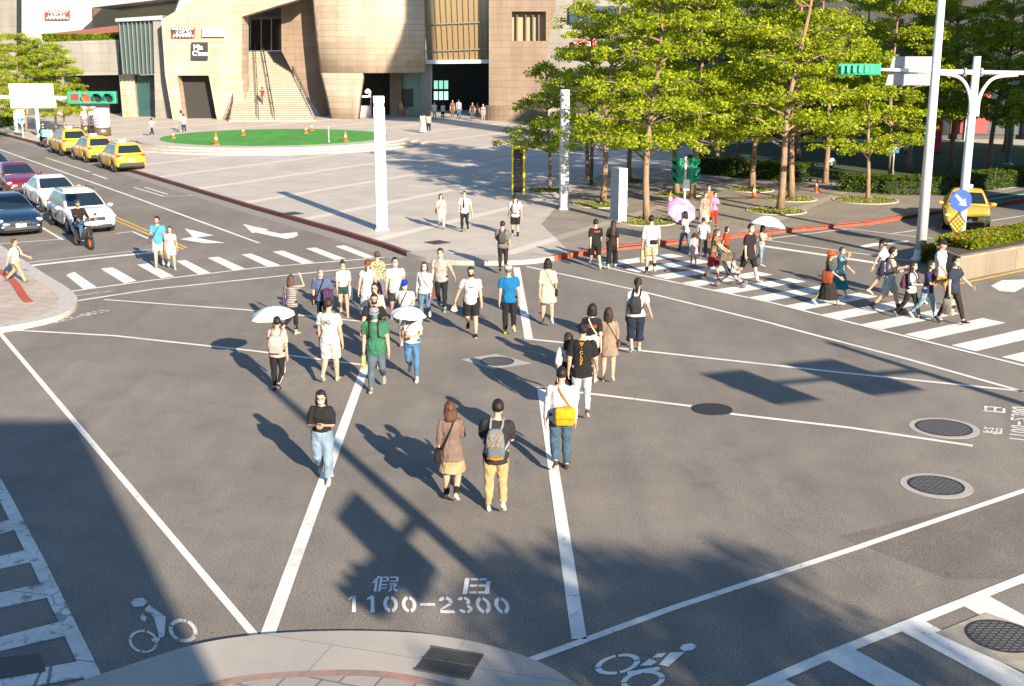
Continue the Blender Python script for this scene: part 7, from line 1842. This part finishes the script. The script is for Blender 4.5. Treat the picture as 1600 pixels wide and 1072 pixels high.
hedge('dark hedge at the left edge below the street trees', [G(x, y, PZ) for x, y in ((-60, 204), (10, 197), (28, 193))], 1.4, 1.1, 2500, PZ, M_LEAFD, None, 11, .16)
sheet('cycle_lane', [G(x, y, PZ) for x, y in ((1520, 311), (1600, 297), (1700, 281), (1700, 296), (1600, 312), (1540, 322))], PZ+.005, mat('green cycle lane', (.02, .085, .05), .85))
bm = bmesh.new(); line(bm, ((1515, 305), (1600, 290), (1700, 272)), .12, z=PZ+.01); line(bm, ((1545, 317), (1600, 308), (1700, 292)), .1, z=PZ+.01); line(bm, ((1560, 301), (1585, 297)), .3, z=PZ+.01); obj('lane_markings', bm, M_WHITE, kind='structure')
# ---------------------------------------------------------------- cones
def cone(x, y, z, h, label, lit=False):
    g = G(x, y, z); h *= .85; t = thing('traffic_cone', label, 'traffic cone', g, .4, 'orange traffic cones')
    bm = bmesh.new(); box(bm, (0, 0, .02), (h*.5, h*.5, .04)); obj('base', bm, M_ORG, t)
    bm = bmesh.new(); lathe(bm, [(h*.19, .04), (h*.13, h*.38), (h*.135, h*.39)], 16)
    lathe(bm, [(h*.10, h*.64), (h*.045, h*.98), (h*.03, h)], 16); fixn(bm); bm.free()
    bm = bmesh.new(); lathe(bm, [(h*.19, .04), (h*.04, h)], 16); fixn(bm); obj('body', bm, M_ORG, t, True)
    bm = bmesh.new(); lathe(bm, [(h*.132, h*.42), (h*.104, h*.62)], 16); fixn(bm); bmesh.ops.scale(bm, vec=(1.06, 1.06, 1), verts=bm.verts); obj('band', bm, M_WS, t, True)
for x, y, z, h, lb in ((338, 226, .53, .95, 'orange cone at the near left rim of the turf'), (380, 211, .53, .8, 'orange cone towards the back left of the turf'), (478, 208, .53, .7, 'left one of the two close cones at the back of the turf'), (487, 204, .53, .7, 'right one of the two close cones at the back of the turf'), (540, 221, .53, .85, 'orange cone at the near right of the turf'), (271, 216, .53, .6, 'small cone at the left tip of the turf'),
                       (1047, 323, PZ, .8, 'cone left of the green signals by a tree pit'), (1178, 309, PZ, .75, 'cone in front of the orange trunk'), (1276, 300, PZ, .8, 'red and white cone at the hedge right of the forked trunk')): cone(x, y, z, h, lb)
def post(x, y, yt, r, m, name, label, cat, z=PZ):
    g = G(x, y, z); h = HGT(x, y, yt, z); t = thing(name, label, cat, g)
    bm = bmesh.new(); cyl(bm, (0, 0, 0), r, h, 12, r*.9); fixn(bm); obj('shaft', bm, m, t, True)
    bm = bmesh.new(); lathe(bm, [(r, 0), (r*1.8, 0), (r*1.8, .05), (r, .09)], 12); fixn(bm); obj('foot', bm, m, t, True)
    return t, h
post(924, 289, 150, .09, mat('dark lamp post', (.05, .055, .05), .5), 'lamp_post', 'slim dark post left of the leaning tree', 'lamp post')
post(1575, 257, 100, .17, M_GALV, 'lamp_post', 'thick grey post in the shade at the right edge', 'lamp post')
post(514, 222, 198, .03, M_PW, 'post', 'thin white post at the near edge of the turf', 'post', .53)
for x, y, yt, lb in ((26, 206, 165, 'pale post left of the round blue sign by the left road'), (61, 213, 165, 'pale post right of the round blue sign by the left road')): post(x, y, yt, .16, mat('bus stop frame', (.42, .52, .54), .4), 'shelter_post', lb, 'post')
t, h = post(36.5, 215, 172, .05, M_PW, 'sign_post', 'slim post with small blue signs by the left road', 'sign post')
bm = bmesh.new(); cyl(bm, (0, 0, 0), .3, .03, 20, M=Matrix.Translation((0, -.06, h*.62)) @ Matrix.Rotation(R(90), 4, 'X')); fixn(bm); obj('round_sign', bm, mat('pale blue sign', (.2, .32, .5), .5), t)
bm = bmesh.new(); box(bm, (0, -.06, h*.86), (.62, .03, .7)); obj('square_sign', bm, mat('pale sign', (.5, .56, .6), .5), t)
for x, y, yt, lb in ((81, 222, 203, 'short pale bollard behind the mint delivery box'), (97, 217, 200, 'short pale bollard beside the pale tree trunk')): post(x, y, yt, .09, M_PW, 'bollard', lb, 'bollard')
t, h = post(1394, 276, 217, .05, M_GALV, 'sign_post', 'post with a stack of small blue signs on the lawn', 'sign post')
for k, zf in enumerate((.94, .72)): bm = bmesh.new(); box(bm, (0, -.07, h*zf), (.5, .04, h*.19), 0, .01); obj('panel', bm, mat('sign blue', (.005, .06, .42), .4), t)
bm = bmesh.new()
for q in stroke([(-.1, .0), (.1, .15)], .05)+stroke([(-.1, .15), (.1, .0)], .05): prism(bm, [V((a.x, -.1, h*.7+a.y)) for a in q], (0, .008, 0))
fixn(bm); obj('pictogram', bm, M_WS, t)
g = G(1460, 240, PZ); t = thing('banner_stand', 'deep red upright banner board in the shade behind the lamp post', 'banner', g)
bm = bmesh.new(); box(bm, (0, 0, 1.25), (.75, .12, 2.3), 0, .02); obj('board', bm, mat('red board', (.42, .015, .05), .5), t)
bm = bmesh.new(); box(bm, (0, 0, .05), (.9, .5, .1)); obj('foot', bm, M_BLKP, t)
for x, y, lb in ((1328, 240, 'white lawn globe near the lone tree'), (1418, 240, 'white lawn globe right of the blue post sign'), (1298, 264, 'small white lawn globe left of the lone tree')):
    g = G(x, y, PZ); t = thing('globe_lamp', lb, 'lamp', g, 0, 'white lawn globes'); bm = bmesh.new(); ell(bm, (0, 0, .42), (.3, .3, .26), 16, 10); obj('globe', bm, M_WS, t, True); bm = bmesh.new(); cyl(bm, (0, 0, 0), .12, .2, 12); fixn(bm); obj('stem', bm, M_BLKP, t)
# ad columns at the left
for x, y, yt, r, lb in ((134, 208, 166, .32, 'slim white advertising drum, leftmost of three'), (147, 209, 166, .32, 'slim white advertising drum in the middle of three'), (161, 212, 168, .62, 'wide white advertising drum, rightmost of three')):
    g = G(x, y, PZ); h = HGT(x, y, yt, PZ); t = thing('advertising_column', lb, 'advertising column', g, 0, 'white advertising drums')
    bm = bmesh.new(); cyl(bm, (0, 0, 0), r*1.02, h*.30, 24); fixn(bm); obj('base', bm, mat('bronze base', (.22, .17, .11), .35, .7), t, True)
    bm = bmesh.new(); cyl(bm, (0, 0, h*.301), r, h*.64, 24); fixn(bm); obj('drum', bm, mat('poster drum', (.66, .60, .62), .5), t, True)
    bm = bmesh.new(); lathe(bm, [(r*1.05, h*.942), (r*1.05, h*.985), (r*.6, h)], 24); fixn(bm); obj('lid', bm, M_GALV, t)
    bm = bmesh.new()
    for zf in (.40, .52, .62): box(bm, (-r*.25, -r*.985, h*zf), (r*.5, .03, h*.06))
    obj('poster_block', bm, mat('poster print', (.30, .12, .28), .5), t)
# kiosk with balloons
g = G(571, 183, PZ); t = thing('kiosk', 'small pink and white stall with white balloons by the shop entrance', 'stall', g)
bm = bmesh.new(); box(bm, (0, 0, .55), (1.2, .8, 1.1), 0, .03); obj('counter', bm, mat('pink white counter', (.62, .46, .48), .6), t)
bm = bmesh.new(); box(bm, (0, 0, 2.0), (1.3, .9, .18), 0, .03); obj('canopy', bm, M_WS, t)
for s in (1, -1):
    bm = bmesh.new(); box(bm, (s*.55, .3, 1.5), (.07, .07, .82)); obj('post', bm, M_WS, t)
rnd = random.Random(5)
for i in range(6): bm = bmesh.new(); ell(bm, (rnd.uniform(-.5, .6), -.2, 2.15+rnd.uniform(-.1, .45)), (.17, .17, .2), 10, 8); obj('balloon', bm, M_WS, t, True)
finish_pending()
